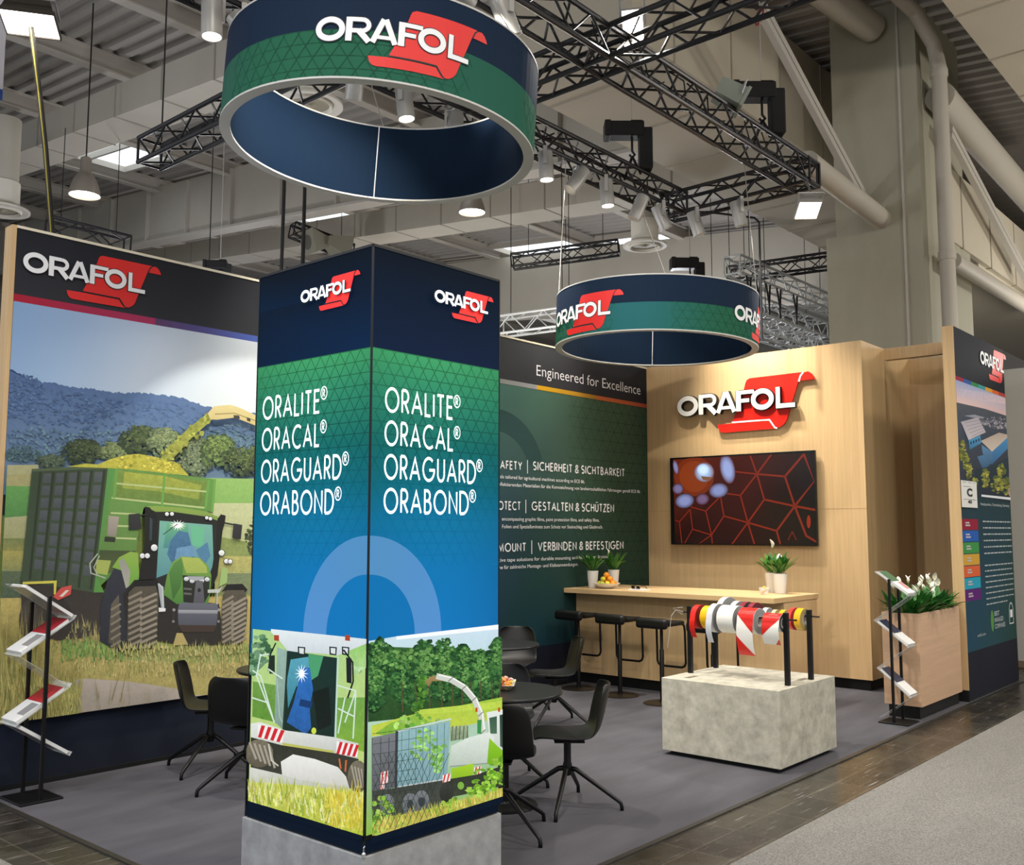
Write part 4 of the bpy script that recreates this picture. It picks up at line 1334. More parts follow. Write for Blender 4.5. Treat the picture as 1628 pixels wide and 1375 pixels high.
for k, txt in enumerate(('ORALITE', 'ORACAL', 'ORAGUARD', 'ORABOND')):
    wd = (.437, .44, .60, .55)[k]
    zr = 2.328 - .1523 * k
    set_word(mbw, txt, ptR, .072, zr, .118, w=.117, reg=True, lift=.012, gap=.16, x1=.072 + wd)
    # the left face reads towards the near edge
    ptl = lambda a, z, h: Vector((TX0 - .001 - h, TY1 - .07 - a, z))
    set_word(mbw, txt, ptl, 0.0, 2.342 - .1575 * k, .118, w=.117, reg=True, lift=.012, gap=.16, x1=(.458, .46, .625, .575)[k])
mbw.build('lettering', MWL, tw)
LG = [MRL, mat('dark_ink', '#14181f'), MWL]
logo(lambda a, z, h: Vector((TX0 - .001 - h, 3.816 - a, z)), 0, 2.888, .0645, tw, LG, lift=.010)
logo(lambda a, z, h: Vector((3.199 + a, TY0 - .001 - h, z)), 0, 2.888, .0650, tw, LG, lift=.010)

# ------------------------------------------------------------------ hanging ring banners
RGR = [(1.0, '#12233a'), (.51, '#15304a'), (.505, '#2f7a5c'), (0, '#2f7a5a')]


def ring_mat():
    m = D.materials.new('ring_print'); m.use_nodes = True
    return print_mat('ring_fabric_print', rough=.75)


def ring_banner(label, c, z0, hgt, R, tilt, first, wires, teal):
    t = thing('ring_banner', label, 'hanging banner', (c[0], c[1], z0), group=None)
    d = Vector((c[0], c[1], 0)).normalized()          # towards the far side
    ax = d                                             # leans about the sight line
    T = Matrix.Translation(Vector((c[0], c[1], z0))) @ Matrix.Rotation(tilt, 4, ax)
    a0 = math.atan2(-d.y, -d.x)                       # azimuth of the near point

    def pt(s, z, h):                                  # s = arc length to the right of the near point
        a = a0 + s / R
        return T @ Vector(((R + h) * math.cos(a), (R + h) * math.sin(a), z))
    n = 96
    ink = Ink(pt)
    top, bot = ('#12202f', '#14304a'), None
    for i in range(n):
        s0, s1 = 2 * PI * R * i / n, 2 * PI * R * (i + 1) / n
        ca = lambda s: .5 + .5 * math.cos(s / R * 3 - first * 3 / R)

        def gc(s):
            k = ca(s); A = lin('#256047'); B = lin(teal)
            return tuple(A[j] * k + B[j] * (1 - k) for j in range(3))
        mb = ink.mb
        for z_0, z_1, c0, c1 in ((0, .5 * hgt, gc(s0), gc(s1)), (.5 * hgt, hgt, lin('#14263c'), lin('#14263c'))):
            k = len(mb.v)
            for s, z in ((s0, z_0), (s1, z_0), (s1, z_1), (s0, z_1)): mb.v.append(tuple(pt(s, z, 0)))
            mb.f.append((k, k + 1, k + 2, k + 3)); mb.m.append(0)
            mb.c.append([*c0, .02, *c1, .02, *c1, .02, *c0, .02])
    L = 2 * PI * R

    def cf(s, z):
        k = ca_(s)
        return tuple(q * (1 - .38 * k) for q in lin('#256048')) if k > .15 else None
    ca_ = lambda s: max(0, .5 + .5 * math.cos((s - first) / R * 3 - .4)) if True else 0
    tri_lines(ink, 0, L, 0.004, .5 * hgt, .105, cf, .005)
    ink.build('fabric_band', PR if False else print_mat('ring_fabric_print', rough=.75), t)
    rim = mat('ring_rim_grey', '#c2c2be', .5)
    inner = MB()
    for i in range(n):
        A, B = 2 * PI * i / n, 2 * PI * (i + 1) / n
        k = len(inner.v)
        for a, z in ((A, 0.004), (B, 0.004), (B, hgt - .004), (A, hgt - .004)): inner.v.append(tuple(T @ Vector(((R - .066) * math.cos(a), (R - .066) * math.sin(a), z))))
        inner.f.append((k + 3, k + 2, k + 1, k)); inner.m.append(0)
    inner.build('inner_band', mat('ring_inner_navy', '#0f2034', .85, spec=.1), t, smooth=True)
    for z in (0, hgt):
        r = MB()
        for i in range(n):
            A, B = 2 * PI * i / n, 2 * PI * (i + 1) / n
            k = len(r.v)
            for a in (A, B):
                for rr, zz in ((R - .068, -.006), (R + .002, -.006), (R + .002, .006), (R - .068, .006)):
                    r.v.append(tuple(T @ Vector((rr * math.cos(a), rr * math.sin(a), z + zz))))
            for j in range(4): r.f.append((k + j, k + (j + 1) % 4, k + 4 + (j + 1) % 4, k + 4 + j)); r.m.append(0)
        r.build('rim', rim, t)
    sm = MB()
    sa = a0 + PI + .04
    sm.path([T @ Vector(((R - .07) * math.cos(sa), (R - .07) * math.sin(sa), 0)), T @ Vector(((R - .07) * math.cos(sa), (R - .07) * math.sin(sa), hgt))], .005, 6)
    sm.build('seam', M_ALU, t)
    for k in range(3):
        s = first + k * L / 3
        logo(pt, s, .205 * hgt / .55 if False else wires['lz'], .1595, t, INKS, lift=.003, strips=.35)
    for s, p in wires['w']:
        a = a0 + s / R
        MB().path([T @ Vector((R * math.cos(a) - .02 * math.cos(a), R * math.sin(a) - .02 * math.sin(a), hgt)), p], .004, 6).build('wire', M_WIRE, t)
    return t


R0 = 1.05
ring_banner('large navy and green ring banner hanging over the tower', (4.24, 4.9), 4.375, .58, R0, math.radians(3.4), R0 * math.radians(-22.6), {'lz': .215, 'w': [(-1.9, (4.0, 6.0, 5.75)), (1.35, (4.9, 4.6, 5.75)), (3.3, (5.2, 6.2, 5.75))]}, '#275c4d')
ring_banner('smaller-looking ring banner hanging over the bar in front of the oak wall', (8.59, 5.5), 3.685, .535, R0, math.radians(1.7), R0 * math.radians(-75), {'lz': .165, 'w': [(-1.5, (7.98, 6.2, 5.75)), (1.55, (9.3, 4.8, 5.75)), (3.0, (9.3, 6.2, 5.75))]}, '#28666c')

# ------------------------------------------------------------------ wall sign and television
sg = thing('wall_sign', 'raised white and red scroll emblem sign on the oak wall above the television', 'sign', (XW, 5.9, 3.05))
spt = lambda a, z, h: Vector((XW - h, 6.739 - a, z))


def solid(polys, h0, h1, s, x0, base, levels=None):
    mb = MB()
    for n_, pts in enumerate(polys):
        if levels and n_: h1 += levels[n_] - levels[n_ - 1]
        pts = [(x0 + a * s, base + b * s) for a, b in pts]
        area = sum(pts[i - 1][0] * pts[i][1] - pts[i][0] * pts[i - 1][1] for i in range(len(pts)))
        if area < 0: pts = pts[::-1]
        n = len(pts); k = len(mb.v)
        for hh in (h0, h1):
            for a, b in pts: mb.v.append(tuple(spt(a, b, hh)))
        for t in tessellate_polygon([[Vector((p[0], p[1], 0)) for p in pts]]):
            mb.f.append(tuple(k + n + i for i in t)); mb.m.append(0)
        for i in range(n):
            mb.f.append((k + i, k + (i + 1) % n, k + n + (i + 1) % n, k + n + i)); mb.m.append(1)
    return mb


S = .283
solid([SHEET, TCURL, BCURL], .02, .045, S, 0, 3.275).build('scroll', [mat('sign_red', '#ea2012', .35), mat('sign_red_edge', '#b51a10', .4)], sg)
edge = []
for pl in ([(6.0, 1.1), (6.07, 1.32), (6.2, 1.48)], [(2.8, -.43), (4.6, -.44), (4.74, -.64), (4.85, -.8), (4.95, -.84)]):
    edge += [[tuple(p) for p in q] for q in stroke_quads(pl, .07)]
solid(edge, .044, .048, S, 0, 3.275).build('fold_line', [M_WHITEINK, M_WHITEINK], sg)
dk = mat('sign_black_edge', '#120f0d', .4)
bw = mat('sign_white', '#f2f0ea', .35)
names = [(0, 1), (1, 4), (4, 7), (7, 10), (10, 11), (11, 12)]
for a, b in names:
    back, face, lv, lb = [], [], [], []
    for n_, (pl, cl, sw) in enumerate(LOGO[a:b]):
        back += [[tuple(p) for p in q] for q in stroke_quads(pl, sw + .06, cl)]
        face += [[tuple(p) for p in q] for q in stroke_quads(pl, sw, cl)]
        lv += [n_ * 3e-4] * (len(face) - len(lv)); lb += [n_ * 2e-4] * (len(back) - len(lb))
    l = solid(back, .03, .085, S, 0, 3.275, lb).build('letter', [dk, dk], sg)
    solid(face, .084, .088, S, 0, 3.275, lv).build('letter_face', [bw, bw], l)

tv = thing('television', 'wide wall-mounted television showing a red hexagon lattice', 'television', (XW, 5.85, 1.61))
MB().box((XW - .075, 4.855, 1.615), (XW - .035, 6.85, 2.745)).build('housing', mat('tv_black', '#0b0a0b', .3), tv, bevel=.004)
MB().box((XW - .035, 5.4, 1.9), (XW, 6.3, 2.45)).build('wall_bracket', M_BLACK, tv)


def scr_m():
    m = D.materials.new('screen_picture'); m.use_nodes = True; nt = m.node_tree; b = nt.nodes['Principled BSDF']
    at = nt.nodes.new('ShaderNodeVertexColor'); at.layer_name = 'ink'
    b.inputs['Base Color'].default_value = (.01, .01, .01, 1); b.inputs['Roughness'].default_value = .18; b.inputs['Specular IOR Level'].default_value = .25
    nt.links.new(at.outputs['Color'], b.inputs['Emission Color']); b.inputs['Emission Strength'].default_value = 1.0
    return m


def scr_px(a, b, h):
    p = on('X', XW - .0755, a, b); return Vector((XW - .0755 - h, min(max(p.y, 4.87), 6.835), min(max(p.z, 1.63), 2.73)))


scr = Ink(scr_px, step=.00002); scr.h = .0002
scr.z(1020, 540, 3.818)
scr.grad([(203, 1236), (640, 1240), (640, 702), (191, 728)], ['#160302', '#220503', '#3c0803', '#5a1a08'])
scr.grad([(640, 1240), (1078, 1242), (1062, 686), (640, 702)], ['#220503', '#070203', '#0c0205', '#3c0803'])
scr.clip = (192, 684, 1077, 1241)
for x, y, rx, ry, c in ((320, 830, 120, 120, '#6a2408'), (320, 830, 90, 95, '#7a300c')): scr.ell(x, y, rx, ry, c, n=24)
RED = '#7c220e'
ED = [((660, 705), (700, 815)), ((785, 700), (700, 815)), ((560, 800), (700, 815)), ((700, 815), (870, 830)), ((700, 815), (600, 945)), ((700, 815), (745, 970)), ((870, 830), (985, 695)), ((870, 830), (930, 1010)), ((985, 695), (1055, 860)), ((1055, 860), (930, 1010)), ((745, 970), (930, 1010)), ((600, 945), (645, 1110)), ((600, 945), (480, 928)), ((745, 970), (645, 1110)), ((645, 1110), (500, 1070)), ((645, 1110), (820, 1160)), ((645, 1110), (550, 1240)), ((645, 1110), (685, 1240)), ((930, 1010), (820, 1160)), ((930, 1010), (1070, 1032)), ((930, 1010), (1000, 1190)), ((820, 1160), (842, 1240)), ((1000, 1190), (1072, 1225)), ((500, 1070), (480, 955)), ((500, 1070), (425, 1185)), ((425, 1185), (310, 1150)), ((425, 1185), (390, 1040)), ((425, 1185), (430, 1240)), ((390, 1040), (300, 1015)), ((390, 1040), (480, 950)), ((310, 1150), (295, 1030)), ((310, 1150), (262, 1236)), ((230, 1105), (295, 1030)), ((230, 1105), (245, 1236)), ((230, 1105), (204, 1095)), ((425, 1185), (350, 1240))]
for a, b in ED:
    wdt = 5 + 11 * (max(a[0], b[0]) - 200) / 880
    scr.line([a, b], wdt, '#5c170a'); scr.line([a, b], wdt * .55, RED)
scr.ell(1015, 1105, 12, 40, '#8c240c'); scr.line([(890, 1215), (915, 1165), (940, 1215)], 8, '#5c180c')
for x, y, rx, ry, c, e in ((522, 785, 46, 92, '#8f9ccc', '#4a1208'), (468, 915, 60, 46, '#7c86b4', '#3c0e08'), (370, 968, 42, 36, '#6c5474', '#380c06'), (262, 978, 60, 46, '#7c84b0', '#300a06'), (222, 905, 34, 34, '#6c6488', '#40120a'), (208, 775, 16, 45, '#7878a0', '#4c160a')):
    scr.soft(x, y, rx, ry, c, e, -.2)  # bluish glare on the glass, painted as glowing spots of the screen
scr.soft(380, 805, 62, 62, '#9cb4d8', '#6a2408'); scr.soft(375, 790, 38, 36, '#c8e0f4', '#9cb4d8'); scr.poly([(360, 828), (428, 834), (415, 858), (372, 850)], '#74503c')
scr.clip = None
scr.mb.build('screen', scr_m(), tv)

# ------------------------------------------------------------------ bar
bar = thing('bar_counter', 'long pale oak bar counter with overhanging top along the back', 'bar counter', (9.9, 5.9, 0))
MB().box((9.23, 4.55, 1.062), (10.3, 7.235, 1.115)).build('top', M_WOODH, bar, bevel=.002)
MB().box((9.47, 4.62, .12), (9.50, 7.235, 1.062)).build('front_panel', M_WOOD, bar)
MB().box((9.47, 4.56, .12), (10.28, 4.62, 1.062)).build('end_panel', M_WOOD, bar)
MB().box((9.51, 4.63, 0), (10.25, 7.23, .12)).build('kickboard', M_KICK, bar)


def bar_stool():
    t = thing('bar_stool', 'x', 'bar stool', (0, 0, 0), 0, 'black bar stools at the oak counter')
    H = .83
    s = MB()

    def fs(u, v):   # u across (Y), v from rear lip (-X) to front (+X)
        y = (u - .5) * .37; x = -.19 + v * .37
        z = H + .055 * max(0, (.32 - v) / .32) ** 2 - .02 * math.sin(PI * v) * math.sin(PI * u)
        return (x, y, z)
    s.grid(fs, 8, 12)
    s.build('seat', M_SHELL, t, smooth=True, world=False, solid=.045, sub=1)
    MB().cbox((-.185, 0, H + .005), (.075, .375, .105)).build('rear_roll', M_SHELL, t, world=False, bevel=.032, smooth=60, seg=4)
    MB().lathe([(.012, .02), (.024, .03), (.024, .55), (.017, .56), (.017, H - .06), (.06, H - .03), (.07, H - .015)], 18).build('post', M_BLACK, t, smooth=40, world=False)
    MB().lathe([(.2, 0), (.2, .006), (.18, .012), (.03, .016), (.03, .03)], 32).build('base', mat('dark_bronze_base', '#2b2620', .35, .3), t, smooth=40, world=False)
    r = .175; z1 = .36
    MB().path([(.12, -r, H - .01), (.165, -r, H - .03), (.18, -r, H - .09), (.19, -r, z1 + .05), (.19, -r + .015, z1 + .015), (.19, -r + .05, z1), (.19, r - .05, z1), (.19, r - .015, z1 + .015), (.19, r, z1 + .05), (.18, r, H - .09), (.165, r, H - .03), (.12, r, H - .01)], .0125, 8).build('footrest', M_BLACK, t, smooth=True, world=False)
    return t


st0 = bar_stool()
for i, (x, y, lab) in enumerate(((9.07, 6.9, 'black bar stool nearest the green wall, farthest along the counter'), (8.99, 6.27, 'black bar stool second from the green wall, its round base fully visible'), (8.88, 5.66, 'black bar stool third from the green wall, partly behind the concrete plinth'), (8.84, 5.03, 'black bar stool fourth from the green wall, mostly hidden behind the tape rolls'))):
    o = st0 if i == 0 else copy_tree(st0)
    o.location = (x, y, 0); o['label'] = lab

# ------------------------------------------------------------------ round tables and shell chairs
def round_table(loc, label):
    t = thing('round_table', label, 'table', loc, 0, 'round black tables')
    MB().lathe([(.36, .712), (.385, .716), (.392, .724), (.392, .732), (.388, .738), (.0, .738)], 48, cap0=True, cap1=False).build('tabletop', mat('black_tabletop', '#161617', .35), t, smooth=40, world=False)
    MB().lathe([(.036, .014), (.036, .70), (.12, .705), (.12, .712)], 20).build('post', M_BLACK, t, smooth=40, world=False)
    MB().lathe([(.225, 0), (.225, .006), (.21, .012), (.045, .016), (.036, .03)], 40).build('base', M_BLACK, t, smooth=40, world=False)
    return t


round_table((4.96, 4.40, 0), 'round black pedestal table holding the dish of sweets')
round_table((6.93, 6.22, 0), 'round black table behind the tower near the green wall')
round_table((4.66, 6.36, 0), 'round black table before the tractor mural, left of the tower')


def shell_chair():
    t = thing('shell_chair', 'x', 'chair', (0, 0, 0), 0, 'black shell chairs with four-star legs')
    # side profile, x forward: seat front -> back top
    prof = [(.225, .435), (.20, .452), (.14, .455), (.06, .447), (-.02, .442), (-.10, .448), (-.165, .468), (-.205, .51), (-.228, .57), (-.245, .64), (-.262, .71), (-.276, .765), (-.285, .80)]
    wid = [.15, .185, .208, .217, .22, .22, .22, .22, .218, .213, .203, .185, .13]
    s = MB(); n = 12
    k0 = 0
    for i, ((x, z), w_) in enumerate(zip(prof, wid)):
        tpar = i / (len(prof) - 1)
        for j in range(n + 1):
            u = j / n * 2 - 1
            y = u * w_
            q = abs(u) ** 2.6
            up = (.028 if tpar < .5 else .012) * q
            fw = .06 * q * max(0, min(1, (tpar - .38) / .3))
            s.v.append((x + fw - (.0 if tpar > .5 else 0), y, z + up * (1 if tpar < .62 else 0)))
    for i in range(len(prof) - 1):
        for j in range(n):
            a = i * (n + 1) + j
            s.f.append((a, a + 1, a + n + 2, a + n + 1)); s.m.append(0)
    s.build('seat_shell', M_SHELL, t, smooth=True, world=False, solid=.011, sub=2)
    MB().cbox((-.01, 0, .425), (.20, .16, .014)).build('seat_bracket', M_BLACK, t, world=False, bevel=.004)
    MB().lathe([(.022, .2), (.03, .21), (.03, .27), (.024, .29), (.024, .42)], 18).build('stem', M_BLACK, t, smooth=40, world=False)
    for k in range(4):
        a = PI / 4 + k * PI / 2
        c, s_ = math.cos(a), math.sin(a)
        MB().path([(.015 * c, .015 * s_, .245), (.06 * c, .06 * s_, .238), (.33 * c, .33 * s_, .062), (.352 * c, .352 * s_, .045), (.358 * c, .358 * s_, .02), (.358 * c, .358 * s_, .0)], [.017, .017, .013, .0125, .0125, .0125], 10).build('leg', M_BLACK, t, smooth=True, world=False)
    return t


ch0 = shell_chair()


def chair(x, y, face, star, label):
    global ch_used
    o = ch0 if not ch_used else copy_tree(ch0)
    ch_used = True
    o.location = (x, y, 0); o.rotation_euler = (0, 0, math.radians(face)); o['label'] = label
    for c in o.children:
        if c.name.startswith('leg'): c.rotation_euler = (0, 0, math.radians(star - face - 45))


ch_used = False
chair(5.21, 4.06, 132, 26, 'black shell chair in the open right of the sweets table, seen from its side')
chair(4.50, 4.02, 35, -8, 'black shell chair seen from behind between the tower and the sweets table')
chair(5.42, 4.80, 225, 10, 'black shell chair behind the sweets table facing the camera with lit seat')
chair(7.27, 5.82, 140, 10, 'black shell chair in front of the first bar stool, seen from the side')
chair(7.62, 6.62, 215, 30, 'black shell chair against the green wall, facing the camera behind its table')
chair(4.22, 6.72, -40, 25, 'black shell chair closest to the tractor mural, its empty seat facing the camera')
chair(4.08, 6.02, 25, -10, 'black shell chair seen from behind at the left edge of the tower')

# ------------------------------------------------------------------ plants, fruit, sweets and small things
def leaf_mb(mb, base, az, L, wd, rise, droop, mi=0, n=6):
    """a pointed, folded leaf arching out of base"""
    d = Vector((math.cos(az), math.sin(az), 0)); sd = Vector((-d.y, d.x, 0))
    k = len(mb.v)
    for i in range(n + 1):
        t = i / n
        c = Vector(base) + d * (L * (t * math.cos(rise) + .15 * t * t)) + Vector((0, 0, L * (t * math.sin(rise) - droop * t * t)))
        stalk = .25
        q = 0.06 if t < stalk else math.sin(PI * ((t - stalk) / (1 - stalk)) ** .75)
        w_ = wd * max(q, .03 if i < n else 0.0)
        up = Vector((0, 0, w_ * .35))
        mb.v += [tuple(c - sd * w_ + up), tuple(c), tuple(c + sd * w_ + up)]
    for i in range(n):
        a = k + i * 3
        mb.f += [(a, a + 1, a + 4, a + 3), (a + 1, a + 2, a + 5, a + 4)]; mb.m += [mi, mi]


def lily_flower(t, base, h, az, s=1.0):
    top = Vector(base) + Vector((.06 * s * math.cos(az), .06 * s * math.sin(az), h))
    f = thing_part = MB()
    f.path([base, Vector(base) + Vector((.02 * math.cos(az), .02 * math.sin(az), h * .5)), top], .003 * s, 6, mi=0)
    stem = f.build('flower_stem', M_LEAFL, t)
    p = MB(); n = 6
    d = Vector((math.cos(az), math.sin(az), 0)); sd = Vector((-d.y, d.x, 0))
    k = 0
    for i in range(n + 1):
        u = i / n
        c = top + Vector((0, 0, .10 * s * u)) - d * (.025 * s * math.sin(PI * u)) + d * (.03 * s * u * u)
        w_ = .032 * s * math.sin(PI * min(1, .08 + u * .92)) ** .8
        p.v += [tuple(c - sd * w_ + d * w_ * .7), tuple(c - sd * w_ * .5), tuple(c), tuple(c + sd * w_ * .5), tuple(c + sd * w_ + d * w_ * .7)]
    for i in range(n):
        for j in range(4):
            a = i * 5 + j; p.f.append((a, a + 1, a + 6, a + 5)); p.m.append(0)
    p.build('petal', M_PETAL, stem, smooth=True)
    MB().ball(tuple(top + Vector((0, 0, .035 * s)) + d * .008), (.006 * s, .006 * s, .022 * s), 8, 6).build('spadix', mat('spadix_cream', '#d8cf8c', .6), stem, smooth=True)


def pot_plant(loc, label, r, h, ph, nl, flowers=(), spread=.5):
    t = thing('potted_plant', label, 'potted plant', loc, 0, None)
    x, y, z = loc
    MB().lathe([(r * .72, 0), (r * .74, .004), (r, h - .006), (r, h), (r - .006, h), (r - .008, h - .02)], 28, loc, cap1=False).build('pot', M_POT, t, smooth=40)
    MB().lathe([(0.001, h - .021), (r - .008, h - .02)], 20, loc, cap0=False, cap1=False).build('soil', M_SOIL, t)
    mb = MB()
    for i in range(nl):
        a = random.uniform(0, 2 * PI); q = random.uniform(0, r * .5)
        leaf_mb(mb, (x + q * math.cos(a), y + q * math.sin(a), z + h - .02), a + random.uniform(-.5, .5), ph * random.uniform(.75, 1.2), ph * .11, random.uniform(.85, 1.5), random.uniform(.0, spread * .7), mi=random.choice((0, 0, 1)))
    mb.build('foliage', [M_LEAF, M_LEAFL], t, smooth=True)
    for (fx, fy, fh, az) in flowers: lily_flower(t, (x + fx, y + fy, z + h - .02), fh, az, .95)
    return t


CT = 1.1155
pot_plant((9.53, 7.03, CT), 'leafy plant in a tall white pot at the green-wall end of the bar', .068, .2, .25, 34, (), .5)
pot_plant((9.95, 7.02, CT), 'leafy plant in a white pot standing behind the fruit bowl', .07, .2, .26, 34, ((.0, 0, .19, 2.2),), .5)
pot_plant((10.02, 4.86, CT), 'flowering peace lily in a white pot at the open end of the bar', .078, .215, .24, 46, ((-.02, .01, .30, 2.4), (.03, .02, .14, .4)), .5)
pot_plant((10.17, 5.03, CT), 'leafy plant in a white pot behind the flowering one at the open end', .078, .215, .24, 40, (), .5)

bowl_c = (9.50, 6.80, CT)
b = thing('fruit_bowl', 'shallow white bowl of oranges and lemons on the bar', 'bowl', bowl_c)
MB().lathe([(.05, 0), (.055, .004), (.12, .03), (.155, .06), (.158, .064), (.15, .063), (.115, .036), (.05, .012)], 36, bowl_c).build('bowl', M_POT, b, smooth=50)
FO, FL, FG = mat('orange_peel', '#e8901c', .45), mat('lemon_peel', '#d8c832', .45), mat('lime_peel', '#a4b440', .45)
fr_spots = [(-.085, .01, .055), (-.04, .075, .055), (.04, .08, .056), (.09, .03, .055), (.07, -.05, .055), (0, -.085, .055), (-.065, -.055, .055), (0, 0, .06), (-.035, .03, .105), (.045, .02, .108), (.0, -.045, .106), (.005, .01, .15)]
fl = ('front row left', 'back left', 'back right', 'far right', 'front right', 'front middle', 'front left', 'hidden at the centre', 'second layer left', 'second layer right', 'second layer front', 'top of the heap')
for i, ((a, c, z), wl) in enumerate(zip(fr_spots, fl)):
    kind = 'lemon' if i in (1, 6, 8) else ('lime' if i == 0 else 'orange')
    r = (.036 if kind == 'orange' else .032)
    mm = {'orange': FO, 'lemon': FL, 'lime': FG}[kind]
    o = MB().ball((bowl_c[0] + a, bowl_c[1] + c, CT + z + .005), (r, r, r * (1 if kind == 'orange' else .9)), 14, 9).build(kind, mm, None, smooth=True)
    tag(o, '%s in the fruit bowl, %s' % ({'orange': 'ripe orange', 'lemon': 'yellow lemon', 'lime': 'yellow-green lime'}[kind], wl), 'fruit', 'fruit in the bowl')
# spectacles case, papers
g = thing('sunglasses', 'pair of black sunglasses lying beside the fruit bowl', 'sunglasses', (9.6, 6.45, CT))
for s_ in (-1, 1):
    MB().ball((9.58, 6.45 + s_ * .035, CT + .021), (.006, .028, .017), 12, 8).build('lens', mat('dark_lens', '#08080a', .1), g, smooth=True)
    MB().path([(9.58, 6.45 + s_ * .068, CT + .04), (9.68, 6.45 + s_ * .066, CT + .035), (9.72, 6.45 + s_ * .064, CT + .004)], .004, 6).build('temple', M_BLACK, g)
o = MB().cbox((9.47, 6.33, CT + .006), (.15, .21, .012)).build('notepad', mat('paper_white', '#e6e6e4', .6))
tag(o, 'white notepad lying on the bar beside the sunglasses', 'notepad')
o = MB().cbox((9.46, 6.36, CT + .0145), (.03, .09, .004)).build('pen', mat('pen_navy', '#23284a', .3)); tag(o, 'dark blue pen lying on the notepad', 'pen')
gb = thing('glass_bowl', 'small clear glass of sweets at the open end of the bar', 'bowl', (9.72, 4.90, CT))
MB().lathe([(.03, 0), (.035, .004), (.058, .075), (.055, .075), (.033, .01)], 24, (9.72, 4.90, CT)).build('bowl', M_GLASS, gb, smooth=50)
CC = [mat('sweet_' + n, c, .35) for n, c in (('red', '#c83a2c'), ('yellow', '#e0c13a'), ('orange', '#e08a3a'), ('white', '#e6ddd0'), ('pink', '#d88a80'), ('cream', '#d9c4a4'))]


def sweet(c, r, m, label, group, az):
    Mx = Matrix.Translation(Vector(c)) @ Matrix.Rotation(az, 4, 'Z') @ Matrix.Rotation(random.uniform(-.5, .5), 4, 'Y')
    mb = MB().ball((0, 0, 0), (r * 1.1, r * .75, r * .62), 8, 5, M=Mx, jit=.06)
    for s_ in (-1, 1):
        k = len(mb.v)
        for p in ((s_ * r * .9, -r * .15, 0), (s_ * r * 1.9, -r * .7, r * .2), (s_ * r * 1.95, r * .7, -r * .15), (s_ * r * .9, r * .15, 0)): mb.v.append(tuple(Mx @ Vector(p)))
        mb.f.append((k, k + 1, k + 2, k + 3)); mb.m.append(0)
    return tag(mb.build('sweet', m), label, 'sweet', group)


for i, (a, c, z) in enumerate(((-.018, 0, .025), (.018, .012, .026), (0, -.02, .05), (.005, .022, .052), (0, 0, .078))):
    sweet((9.72 + a, 4.90 + c, CT + z), .018, CC[i % 5 if i != 4 else 1], 'small wrapped sweet in the clear glass on the bar', 'sweets in the clear glass', i * 1.3)
# dish on the round table
dc = (5.02, 4.47, .7385)
dm = Matrix.Translation(Vector(dc)) @ Matrix.Rotation(math.radians(38), 4, 'Z')
ds = MB()
V = [(-.09, -.055, 0), (.09, -.055, 0), (.09, .055, 0), (-.09, .055, 0), (-.14, -.09, .035), (.14, -.09, .035), (.14, .09, .035), (-.14, .09, .035)]
W_ = [(-.085, -.05, .005), (.085, -.05, .005), (.085, .05, .005), (-.085, .05, .005), (-.132, -.083, .035), (.132, -.083, .035), (.132, .083, .035), (-.132, .083, .035)]
ds.add([dm @ Vector(p) for p in V + W_], [(3, 2, 1, 0), (0, 1, 5, 4), (1, 2, 6, 5), (2, 3, 7, 6), (3, 0, 4, 7), (8, 9, 10, 11), (9, 8, 12, 13), (10, 9, 13, 14), (11, 10, 14, 15), (8, 11, 15, 12), (4, 5, 13, 12), (5, 6, 14, 13), (6, 7, 15, 14), (7, 4, 12, 15)])
o = ds.build('sweet_dish', mat('dish_grey', '#bdbab2', .35)); tag(o, 'pale rectangular dish heaped with sweets on the round table', 'dish')
n = 0
for z, xs_, ys_ in ((.022, (-.085, -.045, 0, .045, .085), (-.045, 0, .045)), (.044, (-.09, -.04, .01, .06, .1), (-.05, 0, .05)), (.062, (-.06, -.01, .045), (-.02, .025))):
    for a in xs_:
        for c in ys_:
            p = dm @ Vector((a + random.uniform(-.006, .006), c + random.uniform(-.006, .006), z))
            warm = a < -.02
            m = random.choice(CC[:3]) if warm else random.choice(CC[3:])
            sweet(p, .019, m, 'foil-wrapped sweet heaped in the pale dish on the round table', 'sweets in the pale dish', random.uniform(0, 6)); n += 1

# ------------------------------------------------------------------ concrete plinth with the tape rack
PX0, PX1, PY0, PY1, PZ = 6.91, 7.93, 3.385, 4.41, .605
pl = thing('display_plinth', 'square concrete-look plinth carrying a rack of tape rolls', 'plinth', (7.42, 3.9, 0))
MB().box((PX0, PY0, .035), (PX1, PY1, PZ)).build('body', M_CONC, pl, bevel=.002)
MB().box((PX0 + .05, PY0 + .05, 0), (PX1 - .05, PY1 - .05, .035)).build('toe_kick', M_KICK, pl)
for (cx, cy) in ((7.10, 4.24), (7.58, 3.50)):
    mb = MB()
    for i in range(7): mb.cbox((cx - .07 + i * .023, cy, PZ + .001), (.012, .05, .002))
    mb.build('vent_grille', mat('vent_brown', '#7c7768', .6), pl)
rk = thing('tape_rack', 'black steel rack of four posts and two rods on the plinth', 'rack', (7.4, 3.9, PZ))
ROD = 1.108
SL = .0978                      # the rack stands a little askew on the plinth
FX = lambda y: 7.203 + (y - 3.45) * SL
BX = lambda y: 7.615 + (y - 3.45) * SL
RZ = -math.atan(SL)
for f, y in ((FX, 3.452), (FX, 4.366), (BX, 3.448), (BX, 4.358)):
    MB().box((f(y) - .018, y - .018, PZ), (f(y) + .018, y + .018, 1.16)).build('post', M_BLACK, rk, bevel=.002)
for f in (FX, BX):
    MB().path([(f(3.36), 3.36, ROD), (f(4.43), 4.43, ROD)], .007, 8).build('rod', M_BLACK, rk)
MG = mat('tape_side_grey', '#8c8c8c', .5); MCORE = mat('tape_core', '#cfcac0', .7)
